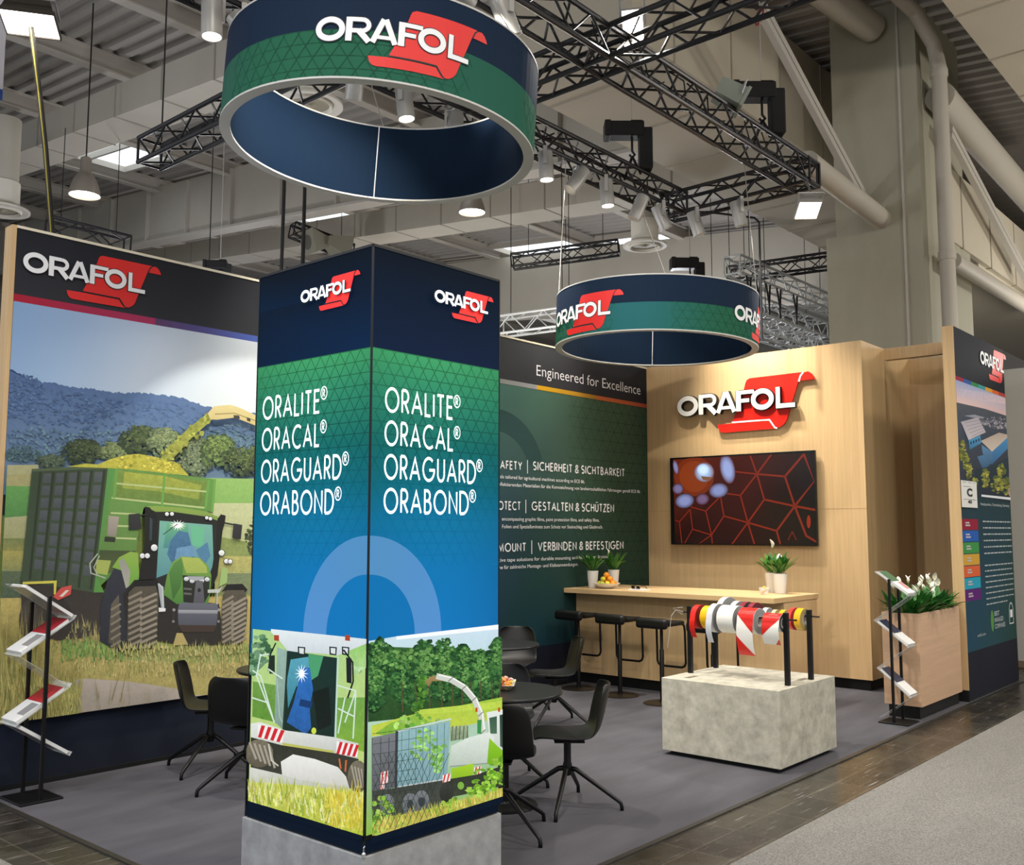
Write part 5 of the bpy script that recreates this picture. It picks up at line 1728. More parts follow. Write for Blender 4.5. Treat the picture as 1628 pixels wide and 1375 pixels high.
TP = {n: mat('tape_' + n, c, .28, coat=.3) for n, c in (('red', '#cf2118'), ('yellow', '#e3b012'), ('white', '#e3e3dd'), ('silver', '#c9ccd2'), ('cream', '#dccfa0'), ('maroon', '#8c1a30'), ('coral', '#e03a34'))}
TS = {n: mat('tape_side_' + n, c, .45) for n, c in (('red', '#8c1c18'), ('yellow', '#8a6a18'), ('grey', '#77777a'), ('dark', '#3c3c40'), ('maroon', '#5c0f1c'), ('coral', '#b82a2c'), ('tan', '#a8925c'))}


def tape_roll(x, yc, wd, r, face, side, label, hole=.038, tail=0, tailm=None, stripes=False, drop=True):
    """a roll hung on the rod along Y; its core rests on the rod"""
    zc = ROD + .008 - hole + .001
    t = thing('tape_roll', label, 'tape roll', (x(yc), yc, zc), RZ, 'rolls of tape on the rack')
    x = yc = zc = 0.0
    A = Matrix.Translation(Vector((x, yc - wd / 2, zc))) @ Matrix.Rotation(-PI / 2, 4, 'X')
    n = 40
    body = MB().lathe([(hole + .006, 0), (r - .001, 0)], n, M=A, cap0=False, cap1=False, mi=1)
    body.lathe([(r - .001, 0), (r, .001), (r, wd - .001), (r - .001, wd)], n, M=A, cap0=False, cap1=False, mi=0)
    body.lathe([(r - .001, wd), (hole + .006, wd)], n, M=A, cap0=False, cap1=False, mi=1)
    body.build('winding', [face, side], t, smooth=35, world=False)
    MB().lathe([(hole + .006, 0), (hole, 0), (hole, wd), (hole + .006, wd), (hole + .006, 0)], n, M=A, cap0=False, cap1=False).build('core', MCORE, t, smooth=35, world=False)
    if tail:
        # loose end hanging down on the near side (-X)
        mb = MB(); N = 14
        pts = []
        for i in range(6):
            a = math.radians(100 + i * 16); pts.append((x + (r + .002) * math.cos(a), zc + (r + .002) * math.sin(a)))
        x0, z0 = pts[-1]
        for i in range(1, 9):
            u = i / 8; pts.append((x0 - .004 - .012 * math.sin(PI * u) + .03 * u * u, z0 - tail * u))
        k = 0
        for (px, pz) in pts:
            mb.v += [(px, yc - wd / 2, pz), (px, yc + wd / 2, pz)]
        for i in range(len(pts) - 1): mb.f.append((2 * i, 2 * i + 1, 2 * i + 3, 2 * i + 2)); mb.m.append(0)
        tl = mb.build('loose_end', tailm or face, t, smooth=True, world=False)
        if stripes:
            # diagonal red bars of the marking film, cut along the strip
            S_ = [0]
            for i in range(1, len(pts)): S_.append(S_[-1] + math.hypot(pts[i][0] - pts[i - 1][0], pts[i][1] - pts[i - 1][1]))
            def at(s, y, lift):
                s = max(0, min(S_[-1], s))
                for i in range(1, len(S_)):
                    if s <= S_[i] + 1e-9:
                        u = (s - S_[i - 1]) / (S_[i] - S_[i - 1]); a, b_ = pts[i - 1], pts[i]
                        tx, tz = (b_[0] - a[0]), (b_[1] - a[1]); l = math.hypot(tx, tz)
                        return (a[0] + tx * u + tz / l * lift, y, a[1] + tz * u - tx / l * lift)
            tot = S_[-1]; ns = 40
            for (p0, p1) in stripes:
                sm = MB()
                for i in range(ns):
                    s0, s1 = tot * i / ns, tot * (i + 1) / ns
                    poly = clip_poly([(p0[0] * wd, p0[1] * tot), (p0[2] * wd, p0[3] * tot), (p1[0] * wd, p1[1] * tot), (p1[2] * wd, p1[3] * tot)], (0, s0, wd, s1))
                    if len(poly) > 2:
                        k = len(sm.v)
                        for (yy, ss) in poly: sm.v.append(at(ss, yc + wd / 2 - yy, .0012))
                        sm.f.append(tuple(range(k, k + len(poly)))); sm.m.append(0)
                sm.build('printed_bar', TP['red'], tl, world=False)
    return t


# near rod, from the far end towards the aisle (Y falling)
tape_roll(FX, 4.264, .052, .098, TP['red'], TS['red'], 'bright red tape roll with a hanging end at the left of the near rod', tail=.165)
tape_roll(FX, 4.163, .068, .096, TP['yellow'], TS['yellow'], 'golden yellow tape roll beside the red one on the near rod')
tape_roll(FX, 4.086, .056, .118, TP['silver'], MG, 'silver tape roll with a curled hanging end on the near rod', tail=.19)
tape_roll(FX, 3.945, .155, .112, TP['white'], MG, 'wide white film roll on the near rod')
tape_roll(FX, 3.757, .15, .102, TP['white'], MG, 'red and white diagonal film roll with the longest hanging strip', tail=.265, stripes=[((0, 0, 1, 0), (1, .56, 0, .22)), ((0, .62, 1, .985), (1, .999, 0, .999))])
tape_roll(FX, 3.545, .15, .072, TP['white'], TS['dark'], 'smaller red and white film roll next to the front post', tail=.165, stripes=[((0, 0, 1, 0), (1, .25, 0, .74)), ((1, .80, 1, .999), (.72, .999, .72, .985))])
# far rod
tape_roll(BX, 4.229, .054, .145, TP['white'], TS['grey'], 'large grey-sided roll with white rim, tallest on the far rod')
tape_roll(BX, 4.117, .05, .116, TP['white'], TS['grey'], 'second grey-sided roll with white rim on the far rod')
tape_roll(BX, 4.032, .045, .114, TP['maroon'], TS['dark'], 'dark-sided roll with maroon rim on the far rod')
tape_roll(BX, 3.95, .045, .112, TP['maroon'], TS['maroon'], 'maroon-sided roll right of the dark-sided one on the far rod')
tape_roll(BX, 3.832, .045, .068, TP['white'], MG, 'small grey-white roll left of the cream one on the far rod', hole=.03)
tape_roll(BX, 3.751, .034, .056, TP['cream'], TS['tan'], 'narrow cream tape roll on the far rod', hole=.03)
tape_roll(BX, 3.673, .044, .06, TP['yellow'], TS['tan'], 'pale yellow tape roll behind the front post on the far rod', hole=.03)
tape_roll(BX, 3.582, .032, .09, TP['coral'], TS['coral'], 'coral red narrow tape roll near the right end of the far rod')
tape_roll(BX, 3.51, .058, .09, TP['yellow'], TS['tan'], 'golden yellow tape roll beside the right far post')
o = MB().path([(7.29, 4.43, ROD), (7.25, 4.47, ROD + .02), (7.22, 4.5, ROD - .03), (7.20, 4.53, ROD - .3)], .003, 6).path([(7.28, 4.43, ROD - .02), (7.24, 4.5, ROD + .03), (7.29, 4.43, ROD + .04)], .003, 6).build('loose_wire', M_WIRE)
tag(o, 'thin pale wire looped from the left end of the tape rack', 'wire')

# ------------------------------------------------------------------ zigzag brochure stands
M_CLEAR = mat('clear_pocket', '#dfe3e2', .1, alpha=.35, spec=.6)
M_PAPER = mat('brochure_white', '#dcdcda', .45)
BR = {n: mat('brochure_' + n, c, .4) for n, c in (('navy', '#2b3148'), ('green', '#4a6a4c'), ('red', '#a82430'), ('photo', '#6d6f5a'), ('grey', '#8a8a8c'), ('pink', '#c08a88'), ('mauve', '#6c5058'))}


def brochure_stand(label, origin, wdir, zdir, pts, tops, width, hgt, bro):
    """zigzag of clear pockets between two posts. pts are (run along zdir, height)"""
    O = Vector(origin); W = Vector(wdir); Z = Vector(zdir); UP = Vector((0, 0, 1))
    t = thing('brochure_stand', label, 'brochure stand', origin)
    P = lambda w_, r_, z_: O + W * w_ + Z * r_ + UP * z_

    def plate(name, a, b, w0, w1, th, m, parent=None, off=0.0):
        (r0, z0), (r1, z1) = a, b
        dx, dz = r1 - r0, z1 - z0; l = math.hypot(dx, dz)
        n = (-dz / l, dx / l)
        if n[1] < 0: n = (-n[0], -n[1])
        mb = MB(); vs = []
        for h in (off, off + th):
            for (w_, r_, z_) in ((w0, r0, z0), (w1, r0, z0), (w1, r1, z1), (w0, r1, z1)): vs.append(P(w_, r_ + n[0] * h, z_ + n[1] * h))
        mb.add(vs, [(3, 2, 1, 0), (4, 5, 6, 7), (0, 1, 5, 4), (1, 2, 6, 5), (2, 3, 7, 6), (3, 0, 4, 7)])
        return mb.build(name, m, parent)
    bw, bd = width / 2 + .045, .14
    mb = MB()
    c = [P(-bw, -bd, 0), P(bw, -bd, 0), P(bw, bd, 0), P(-bw, bd, 0)]
    mb.add(c + [p + UP * .014 for p in c], [(3, 2, 1, 0), (4, 5, 6, 7), (0, 1, 5, 4), (1, 2, 6, 5), (2, 3, 7, 6), (3, 0, 4, 7)])
    mb.build('base_plate', M_BLACK, t, bevel=.004)
    for k, w_ in enumerate((-width / 2 - .012, width / 2 + .012)):
        mb = MB(); q = P(w_, 0, 0)
        mb.box((q.x - .011, q.y - .011, .014), (q.x + .011, q.y + .011, tops[k]))
        mb.build('pole', M_BLACK, t)
    for i in range(len(pts) - 1):
        a, b = pts[i], pts[i + 1]
        sh = plate('shelf', a, b, -width / 2, width / 2, .004, M_CLEAR, t)
        # turned-up lip at the low edge
        lo, hi = (a, b) if a[1] < b[1] else (b, a)
        if i % 2 == 0:
            dx, dz = (hi[0] - lo[0]), (hi[1] - lo[1]); l = math.hypot(dx, dz)
            nx, nz = -dz / l, dx / l
            if nz < 0: nx, nz = -nx, -nz
            plate('lip', lo, (lo[0] + nx * .03, lo[1] + nz * .03), -width / 2, width / 2, .003, M_CLEAR, sh)
    for i, lab, m, m2, back in bro:
        a, b = pts[i], pts[i + 1]
        hi, lo = (a, b) if a[1] > b[1] else (b, a)
        f = lambda u: (lo[0] + (hi[0] - lo[0]) * u, lo[1] + (hi[1] - lo[1]) * u)
        x = plate('brochure', f(.92), f(.05), -width / 2 + .008, width / 2 - .008, .02, M_PAPER, None, .005)
        tag(x, lab, 'brochure', 'brochures in the clear pockets')
        if back: plate('back_picture', f(.92), f(.16), -width / 2 + .008, width / 2 - .008, .0012, back, x, .0036)
        if m: plate('cover_picture', f(.92), f(.45 if m2 is None else .52), -width / 2 + .008, width / 2 - .008, .001, m, x, .0255)
        if m2: plate('cover_band', f(.48), f(.2), -width / 2 + .02, 0.0, .001, m2, x, .0255)
    return t


zl = [(-.19, 1.43), (.18, 1.185), (-.17, .96), (.17, .725), (-.18, .51), (.19, .265)]
brochure_stand('black zigzag brochure stand before the tractor mural at far left', (2.975, 6.885, 0), (0, 1, 0), (1, 0, 0), zl, (1.35, 1.30), .25, 1.35,
               [(0, 'brochure with a field photo in the top pocket of the left stand', BR['photo'], None, BR['photo']), (1, 'red and white brochure in the second pocket of the left stand', BR['red'], BR['grey'], None), 
                (3, 'red brochure stack in the fourth pocket of the left stand', BR['red'], BR['grey'], None), (4, 'grey and white brochure in the lowest pocket of the left stand', BR['grey'], None, BR['mauve'])])
zr = [(-.14, 1.405), (.17, 1.185), (-.16, .945), (.15, .71), (-.15, .50), (.15, .25), (-.14, .04)]
brochure_stand('black zigzag brochure stand beside the wooden planter', (9.49, 3.44, 0), (-1, 0, 0), (0, -1, 0), zr, (1.30, 1.34), .21, 1.35,
               [(0, 'green and pink brochure in the top pocket of the right stand', BR['green'], BR['pink'], None), (2, 'dark blue cover brochure in the middle pocket of the right stand', BR['navy'], None, None), (4, 'dark blue cover brochure in the lowest pocket of the right stand', BR['navy'], None, None)])

# ------------------------------------------------------------------ planter
PL0, PL1, PLY0, PLY1 = 9.74, 10.98, 3.305, 3.66
pn = thing('planter_box', 'tall pale oak planter box of white peace lilies at the aisle', 'planter', (10.3, 3.48, 0))
wt = .02
MB().box((PL0, PLY0, .12), (PL1, PLY0 + wt, 1.0)).box((PL0, PLY1 - wt, .12), (PL1, PLY1, 1.0)).box((PL0, PLY0 + wt, .12), (PL0 + wt, PLY1 - wt, 1.0)).box((PL1 - wt, PLY0 + wt, .12), (PL1, PLY1 - wt, 1.0)).build('box', M_WOODB, pn)
MB().box((PL0 + .03, PLY0 + .03, 0), (PL1 - .03, PLY1 - .03, .12)).build('kickboard', M_KICK, pn)
MB().box((PL0 + wt, PLY0 + wt, .9), (PL1 - wt, PLY1 - wt, .93)).build('soil', M_SOIL, pn)
lab = ('nearest the brochure stand', 'second from the brochure stand', 'in the middle of the row', 'second from the display panel', 'nearest the display panel')
for i in range(5):
    cx, cy = PL0 + .14 + i * .235, 3.48
    t = thing('peace_lily', 'peace lily in the planter box, ' + lab[i], 'plant', (cx, cy, .93), 0, 'peace lilies in the planter')
    mb = MB()
    for k in range(95):
        a = random.uniform(0, 2 * PI); q = random.uniform(0, .10)
        leaf_mb(mb, (cx + q * math.cos(a), cy + q * math.sin(a), .93), a + random.uniform(-.7, .7), random.uniform(.20, .36), random.uniform(.022, .034), random.uniform(.8, 1.5), random.uniform(.05, .45), mi=random.choice((0, 0, 0, 1)))
    mb.build('foliage', [mat('lily_leaf', '#2a6a2a', .4, noise=((20, 20, 20), .35, 3)), M_LEAF], t, smooth=True)
    for k in range(5):
        a = random.uniform(0, 2 * PI); q = random.uniform(.02, .12)
        lily_flower(t, (cx + q * math.cos(a), cy + q * math.sin(a), .93), random.uniform(.22, .36), random.uniform(0, 6.28), random.uniform(.6, .9))

# ------------------------------------------------------------------ aisle display panel at the right
dp = thing('advertising_board', 'tall dark printed display panel with factory photo facing the aisle', 'advertising board', (12.0, 3.3, 0))
DX0, DX1 = 11.09, 13.03
MB().box((DX0, 3.27, .0), (DX1, 3.385, 4.03)).build('board', mat('panel_core', '#1a1d22', .6), dp)
MB().box((DX0 - .012, 3.268, .12), (DX0, 3.387, 4.035)).build('wood_edge', M_WOOD, dp)
MB().box((DX0 - .01, 3.28, 0), (DX0, 3.38, .12)).build('kick_edge', M_KICK, dp)
pp = lambda a, b, h: Vector((a, 3.268 - h, b))
pk = Ink(pp)
pk.grad([(DX0, .02), (DX1, .02), (DX1, 4.03), (DX0, 4.03)], ['#23252f', '#262833', '#1d2027', '#1f2229'])
pk.grad([(DX0, .51), (DX1, .51), (DX1, 2.2), (DX0, 2.2)], ['#23485c', '#2c4a44', '#243a40', '#22383f'], grain=.05)
cols = ['#8c2038', '#2f4c94', '#2f7a44', '#3a8a8c', '#c89030', '#c05c30', '#a03c34']
for i, c in enumerate(cols):
    a, b_ = DX0 + (DX1 - DX0) * i / 7, DX0 + (DX1 - DX0) * (i + 1) / 7
    pk.grad([(a, 3.435), (b_, 3.435), (b_, 3.48), (a, 3.48)], [c] * 4)


def pxP(a, b, h):
    p = on('Y', 3.268, a, b); return Vector((min(max(p.x, DX0), DX1), 3.268 - h, min(p.z, 3.435)))


q = Ink(pxP); q.mb = pk.mb; q.h = pk.h + .0002; q.z(1400, 480, 3.62)
q.grad([(430, 580), (760, 670), (752, 520), (424, 420)], ['#d8b8b0', '#c8a8a4', '#9aa4c0', '#8a98bc'])
q.poly([(455, 500), (600, 520), (752, 560), (754, 600), (600, 570), (450, 540)], '#b0acc0', '#c8b0b4', grain=.25)
q.poly([(428, 575), (600, 615), (765, 668), (775, 1160), (570, 1125), (446, 1110)], '#4a505c', '#232c38', grain=.3)
q.poly([(428, 575), (600, 615), (765, 668), (765, 720), (600, 660), (428, 640)], '#50545c', '#3c424c', grain=.3)
q.blobs([(640, 690, 90, 32), (700, 700, 50, 30)], 130, 7, ['#8c8890', '#5c5c68', '#a09898', '#4c505c', '#767480'], grain=.4)
q.poly([(480, 655), (540, 648), (600, 665), (560, 672)], '#8c8c98')
q.poly([(460, 690), (560, 664), (605, 750), (570, 765), (505, 795)], '#a49ea8', '#bcb4b8', grain=.1)
for i in range(5): q.line([(485 + i * 9, 695 + i * 20), (575 + i * 5, 680 + i * 15)], 2.5, '#7c7884')
q.poly([(505, 795), (572, 768), (578, 812), (512, 850)], '#4c94bc', '#3c6c94', grain=.1)
for i in range(4): q.poly([(515 + i * 15, 805 - i * 6), (523 + i * 15, 802 - i * 6), (523 + i * 15, 818 - i * 6), (515 + i * 15, 821 - i * 6)], '#24384c')
q.poly([(462, 690), (505, 795), (512, 850), (495, 800)], '#2c3c50')
q.poly([(575, 800), (680, 752), (760, 772), (760, 790), (640, 862)], '#a8988c', '#c4b8ac', grain=.12)
q.poly([(640, 862), (762, 790), (762, 850), (645, 930)], '#4c86b4', '#34608c', grain=.1)
q.poly([(580, 822), (640, 862), (645, 930), (628, 935), (585, 870)], '#5c86ac', '#3c5c80', grain=.1)
q.poly([(555, 890), (590, 880), (630, 930), (590, 975)], '#50789c', '#34506c')
q.poly([(545, 960), (620, 950), (762, 900), (770, 1000), (640, 1050), (540, 1060)], '#2c3a44', '#243038', grain=.3)
for b_, n in (([(490, 920, 12, 50), (510, 970, 18, 45)], 60), ([(602, 1010, 16, 60)], 50), ([(695, 970, 22, 40), (670, 1050, 34, 50), (720, 1060, 30, 50)], 130), ([(470, 860, 18, 60)], 40), ([(540, 1040, 14, 40)], 20)):
    q.blobs(b_, n, 10, ['#8c8c3c', '#74783a', '#a09a4c', '#4c5c34', '#5c6434'], grain=.5)
q.poly([(735, 980), (765, 1020), (768, 1060), (740, 1030)], '#b4c4e0', grain=.4); q.poly([(730, 1070), (768, 1100), (770, 1130), (735, 1110)], '#a88c88', grain=.3)
q.poly([(578, 1108), (775, 1128), (776, 1142), (578, 1120)], '#d8dce0')
q.z(0, 0, 1)
SQ = ['#8a2238', '#2858a8', '#3f8a48', '#c89a3a', '#d06038', '#2a9ab4', '#5c2470']
z = 1.925
for i, c in enumerate(SQ):
    pk.grad([(DX0, z - .118), (11.66, z - .118), (11.66, z), (DX0, z)], [c] * 4); z -= .127
pk.build('fabric_print', PR, dp)
mb = MB()
z = 1.925
for i in range(7):
    for j in range(2):   # two short illegible lines of print, as dashes
        x = 11.2
        for wlen in ((.05, .08), (.09, .07))[j]:
            k = len(mb.v)
            for p in ((x, z - .05 - j * .028), (x + wlen, z - .05 - j * .028), (x + wlen, z - .033 - j * .028), (x, z - .033 - j * .028)): mb.v.append(tuple(pp(*p, .0032)))
            mb.f.append((k, k + 1, k + 2, k + 3)); mb.m.append(1); x += wlen + .008
    z -= .127


def dashes(x0, x1, z, h, seed):
    rnd = random.Random(seed); x = x0
    while x < x1 - .02:
        l = min(rnd.uniform(.03, .14), x1 - x)
        k = len(mb.v)
        for p in ((x, z), (x + l, z), (x + l, z + h), (x, z + h)): mb.v.append(tuple(pp(*p, .0032)))
        mb.f.append((k, k + 1, k + 2, k + 3)); mb.m.append(0); x += l + .022


for i in range(6): dashes(11.84, 12.98, 1.895 - i * .072, .015, i)
for i in range(8): dashes(11.84, 12.98 if i < 7 else 12.7, 1.40 - i * .062, .014, 20 + i)
set_type(mb, 'Headquarters, Oranienburg, Germany', pp, 11.78, 12.96, 2.085, .032, lift=.0032, bold=.01)
for i, s_ in enumerate(('BEST', 'MANAGED', 'COMPANIES')):
    set_type(mb, s_, pp, 12.12, 12.12 + (.2, .36, .42)[i], .83 - i * .072, .052, lift=.0032, bold=.02)
set_type(mb, 'orafol.com', pp, 11.45, 11.75, .645, .034, lift=.0032, bold=.008)
mb.build('lettering', [mat('soft_white_ink', '#a9b2b4', .6), mat('faint_ink', '#b9b4b4', .6)], dp)
gm = MB()
n = 16; k = len(gm.v)
for i in range(n):
    a = 2 * PI * i / n; gm.v.append(tuple(pp(12.03 + .06 * math.cos(a), .78 + .12 * math.sin(a), .0032)))
gm.f.append(tuple(range(k, k + n))); gm.m.append(0)
gm.build('green_emblem', mat('emblem_green', '#4c8a3c', .6), dp)
am = MB()
for pl_ in (arc(12.82, .84, .085, .1, 0, 180, 12) + [(12.735, .70), (12.905, .70)],):
    for qd in stroke_quads(pl_, .012, True):
        k = len(am.v)
        for p in qd: am.v.append(tuple(pp(p.x, p.y, .0032)))
        am.f.append((k, k + 1, k + 2, k + 3)); am.m.append(0)
k = len(am.v)
for p in ((12.77, .77), (12.87, .77), (12.87, .86), (12.77, .86)): am.v.append(tuple(pp(*p, .0032)))
am.f.append((k, k + 1, k + 2, k + 3)); am.m.append(0)
am.build('award_emblem', M_WHITEINK, dp)
logo(pp, 12.02, 3.735, .168, dp, INKS, lift=.003)
# hall sign C 40
hs = thing('stand_number_sign', 'small white stand number sign reading C 40 on the display panel', 'sign', (11.32, 3.26, 2.2))
MB().box((11.09, 3.254, 2.05), (11.63, 3.262, 2.34)).build('plate', mat('sign_plate', '#d9d9d4', .5), hs)
sp_ = lambda a, b, h: Vector((a, 3.2535 - h, b))
mb = MB()
set_type(mb, 'C', sp_, 11.26, 11.46, 2.175, .085, lift=.0008, bold=.05)
set_type(mb, '40', sp_, 11.28, 11.43, 2.095, .035, lift=.0008, bold=.05)
for z_, x0, x1 in ((2.135, 11.14, 11.58), (2.275, 11.14, 11.4), (2.322, 11.12, 11.26), (2.322, 11.32, 11.44), (2.322, 11.5, 11.58)):
    k = len(mb.v)
    for p in ((x0, z_), (x1, z_), (x1, z_ + .004), (x0, z_ + .004)): mb.v.append(tuple(sp_(*p, .0008)))
    mb.f.append((k, k + 1, k + 2, k + 3)); mb.m.append(0)
mb.build('lettering', M_DARKINK, hs)

# pale wall of the neighbouring stand beyond
o = MB().box((14.3, -.5, 0.0), (14.4, 4.05, 3.98)).build('wall_far_right', mat('neighbour_wall', '#bdbbb4', .7)); tag(o, kind='structure')
o = MB().box((14.285, -.5, 0.0), (14.3, 4.05, .09)).build('baseboard_far_right', mat('neighbour_base', '#7c6c58', .6)); tag(o, kind='structure')

# ------------------------------------------------------------------ trusses
def truss_run(parent, p0, p1, w, h, m, r=.025, rl=.012, bay=None):
    p0, p1 = Vector(p0), Vector(p1); d = (p1 - p0); L = d.length; d.normalize()
    sd = d.cross(Vector((0, 0, 1))).normalized(); up = sd.cross(d)
    ch = MB()
    cs = [(-w / 2, 0), (w / 2, 0), (w / 2, h), (-w / 2, h)]
    for a, b in cs: ch.path([p0 + sd * a + up * b, p1 + sd * a + up * b], r, 8)
    run = ch.build('truss_run', m, parent, smooth=40)
    la = MB(); bay = bay or h * 1.0; n = max(2, int(L / bay))
    for k in range(4):
        A, B = cs[k], cs[(k + 1) % 4]
        for i in range(n):
            s0, s1 = L * i / n, L * (i + 1) / n
            q0 = p0 + d * s0; q1 = p0 + d * s1
            X, Y = (A, B) if i % 2 == 0 else (B, A)
            la.path([q0 + sd * X[0] + up * X[1], q1 + sd * Y[0] + up * Y[1]], rl, 5, caps=False)
        for s in (0, L):
            q = p0 + d * s; la.path([q + sd * A[0] + up * A[1], q + sd * B[0] + up * B[1]], rl * 1.3, 5, caps=False)
    la.build('lattice', m, run, smooth=True)
    return run


TZ = 5.75
tr = thing('lighting_truss', 'black square lighting truss frame hanging over the whole stand', 'truss', (7, 5.4, TZ))
tr_runs = [((2.6, 4.66, TZ), (10.55, 4.66, TZ)), ((2.6, 6.30, TZ), (10.4, 6.30, TZ)), ((10.42, 4.5, TZ), (10.42, 6.45, TZ)), ((6.55, 2.2, TZ), (6.55, 6.2, TZ)), ((5.15, 6.35, TZ), (5.15, 9.75, TZ))]
for a, b in tr_runs: truss_run(tr, a, b, .27, .27, M_TRUSS)
rnd = random.Random(3)
for i in range(14):   # cables tied along the far and near runs
    x = 6.4 + i * .27; y = 6.30 + rnd.uniform(-.1, .1)
    MB().path([(x, y, TZ + .1 + rnd.uniform(0, .2)), (x + .15, y + rnd.uniform(-.1, .1), TZ + rnd.uniform(-.02, .3)), (x + .4, y + rnd.uniform(-.05, .05), TZ + .1 + rnd.uniform(0, .2))], .009, 5).build('cable', M_CORD, tr)
for i in range(11):
    x = 5.9 + i * .38
    MB().path([(x, 4.6, TZ + .28), (x + .2, 4.62 + rnd.uniform(-.1, .1), TZ + rnd.uniform(.02, .25)), (x + .45, 4.66, TZ + .2)], .008, 5).build('cable', M_CORD, tr)
MB().path([(7.4, 6.42, TZ + .32), (8.1, 6.2, TZ + .18), (8.8, 6.42, TZ + .30)], .007, 5).build('cable', M_CORD, tr)
ar = MB(); ar.path([(10.42, 5.9, TZ - .03), (10.6, 5.35, TZ - .18), (10.62, 5.3, TZ - .24), (10.62, 5.3, 4.05)], .014, 8)
o = ar.build('hanging_pole', M_TRUSS); tag(o, 'thin black cranked pole dropping from the far truss to behind the oak wall', 'pole')


# ------------------------------------------------------------------ spotlights, floodlights
def cyl_spot(top, aim, label, lit=True, power=0, L=.30, r=.076, ang=62):
    """top = clamp point under the truss tube; the can hangs below it and points at aim"""
    top = Vector(top); piv = top + Vector((0, 0, -.15)); d = (Vector(aim) - piv).normalized()
    t = thing('spotlight', label, 'spotlight', top, 0, 'grey can spotlights on the lighting truss')
    q = d.to_track_quat('Z', 'Y').to_matrix().to_4x4()
    A = Matrix.Translation(piv) @ q
    MB().lathe([(.02, -L * .45), (r * .96, -L * .45), (r, -L * .43), (r, L * .55), (r - .007, L * .55), (r - .008, L * .1)], 24, M=A, cap1=False).build('housing', M_SILVER, t, smooth=35)
    MB().lathe([(.001, L * (.51 if lit else .2)), (r - .0095, L * (.51 if lit else .2))], 20, M=A, cap0=False, cap1=False).build('lens', M_LAMPGLOW if lit else mat('lamp_glow_shaded', '#ffffff', .5, emit='#fff0d8', estr=1.2), t)
    side = d.cross(Vector((0, 0, 1)))
    side = side.normalized() if side.length > .05 else Vector((1, 0, 0))
    y = MB()
    a = piv + side * (r + .012)
    y.box((-.012, -.02, -.02), (.012, .02, .17), M=Matrix.Translation(a) @ Matrix.Rotation(math.atan2(side.y, side.x), 4, 'Z'))
    y.build('yoke', M_SILVER, t)
    MB().path([top + Vector((0, 0, .03)), top + Vector((0, 0, -.01)) + side * .03, a + Vector((0, 0, .13))], .014, 8).build('clamp', M_ALU, t)
    if power:
        l = D.lights.new('spot_beam', 'SPOT'); l.energy = power; l.spot_size = math.radians(ang); l.spot_blend = 1.0; l.shadow_soft_size = .05; l.color = (1, .93, .82)
        ob = D.objects.new('spot_beam', l); COL.objects.link(ob); ob.parent = t
        ob.matrix_world = Matrix.Translation(piv + d * (L * .6)) @ d.to_track_quat('-Z', 'Y').to_matrix().to_4x4()
        ob.location = (piv + d * (L * .6)) - top
    return t


SB = 620
spots = [((7.60, 6.17), (7.75, 5.95, 1.0), 'can spotlight just right of the front ring on the far truss, pointing straight down', 1, SB * .6),
         ((8.15, 6.17), (6.2, 7.24, 2.6), 'can spotlight second on the far truss right of the front ring, tilted to the left', 0, SB * .5),
         ((8.68, 6.17), (8.85, 5.9, 1.0), 'can spotlight third on the far truss right of the front ring, glowing downwards', 1, SB * .6),
         ((9.33, 6.17), (8.6, 7.25, 2.6), 'can spotlight fourth on the far truss right of the front ring, tilted to the left', 0, SB * .35),
         ((9.80, 6.17), (11.05, 5.3, 2.3), 'can spotlight fifth on the far truss, just left of the truss corner', 0, SB * .75),
         ((10.42 - .135, 5.98), (11.06, 5.2, 2.0), 'can spotlight on the short truss run, first right of the corner', 0, SB * .38),
         ((10.42 - .135, 5.40), (11.06, 4.9, 1.8), 'can spotlight on the short truss run, second right of the corner', 0, SB * .38),
         ((5.62, 6.17), (5.9, 5.5, 0.0), 'can spotlight seen lit through the opening of the front ring', 1, SB * .9),
         ((6.26, 6.17), (4.3, 4.5, 1.0), 'can spotlight seen tilted at the right inside the front ring opening', 0, 0),
         ((5.06, 6.17), (5.6, 7.24, 2.9), 'can spotlight seen tilted behind the air diffuser inside the front ring opening', 0, SB * .42),
         ((3.98, 6.17), (4.55, 5.75, 4.55), 'can spotlight nearest the left edge of the front ring, tilted across it', 0, SB * .13),
         ((3.70, 6.17), (3.75, 6.0, 0.5), 'can spotlight beside the left edge of the front ring, pointing down', 1, SB * .5),
         ((3.4, 4.53), (5.2, 7.24, 2.6), 'added unseen can spotlight on the near truss run over the tower, aimed at the mural', 0, SB * .8),  # from here on: unseen spots added to light mural, oak wall, plinth
         ((4.6, 4.53), (11.07, 5.9, 2.6), 'added unseen can spotlight on the near truss run over the tower, aimed at the oak wall', 0, SB * .5),
         ((5.1, 4.53), (7.4, 3.9, .8), 'added unseen can spotlight on the near truss run over the tower, aimed at the plinth', 0, SB * 1.0)]
for (x, y), aim, lab, lit_, pw in spots:
    cyl_spot((x, y, TZ - .03), aim, lab, bool(lit_), pw, ang=34 if 'across it' in lab else 66)


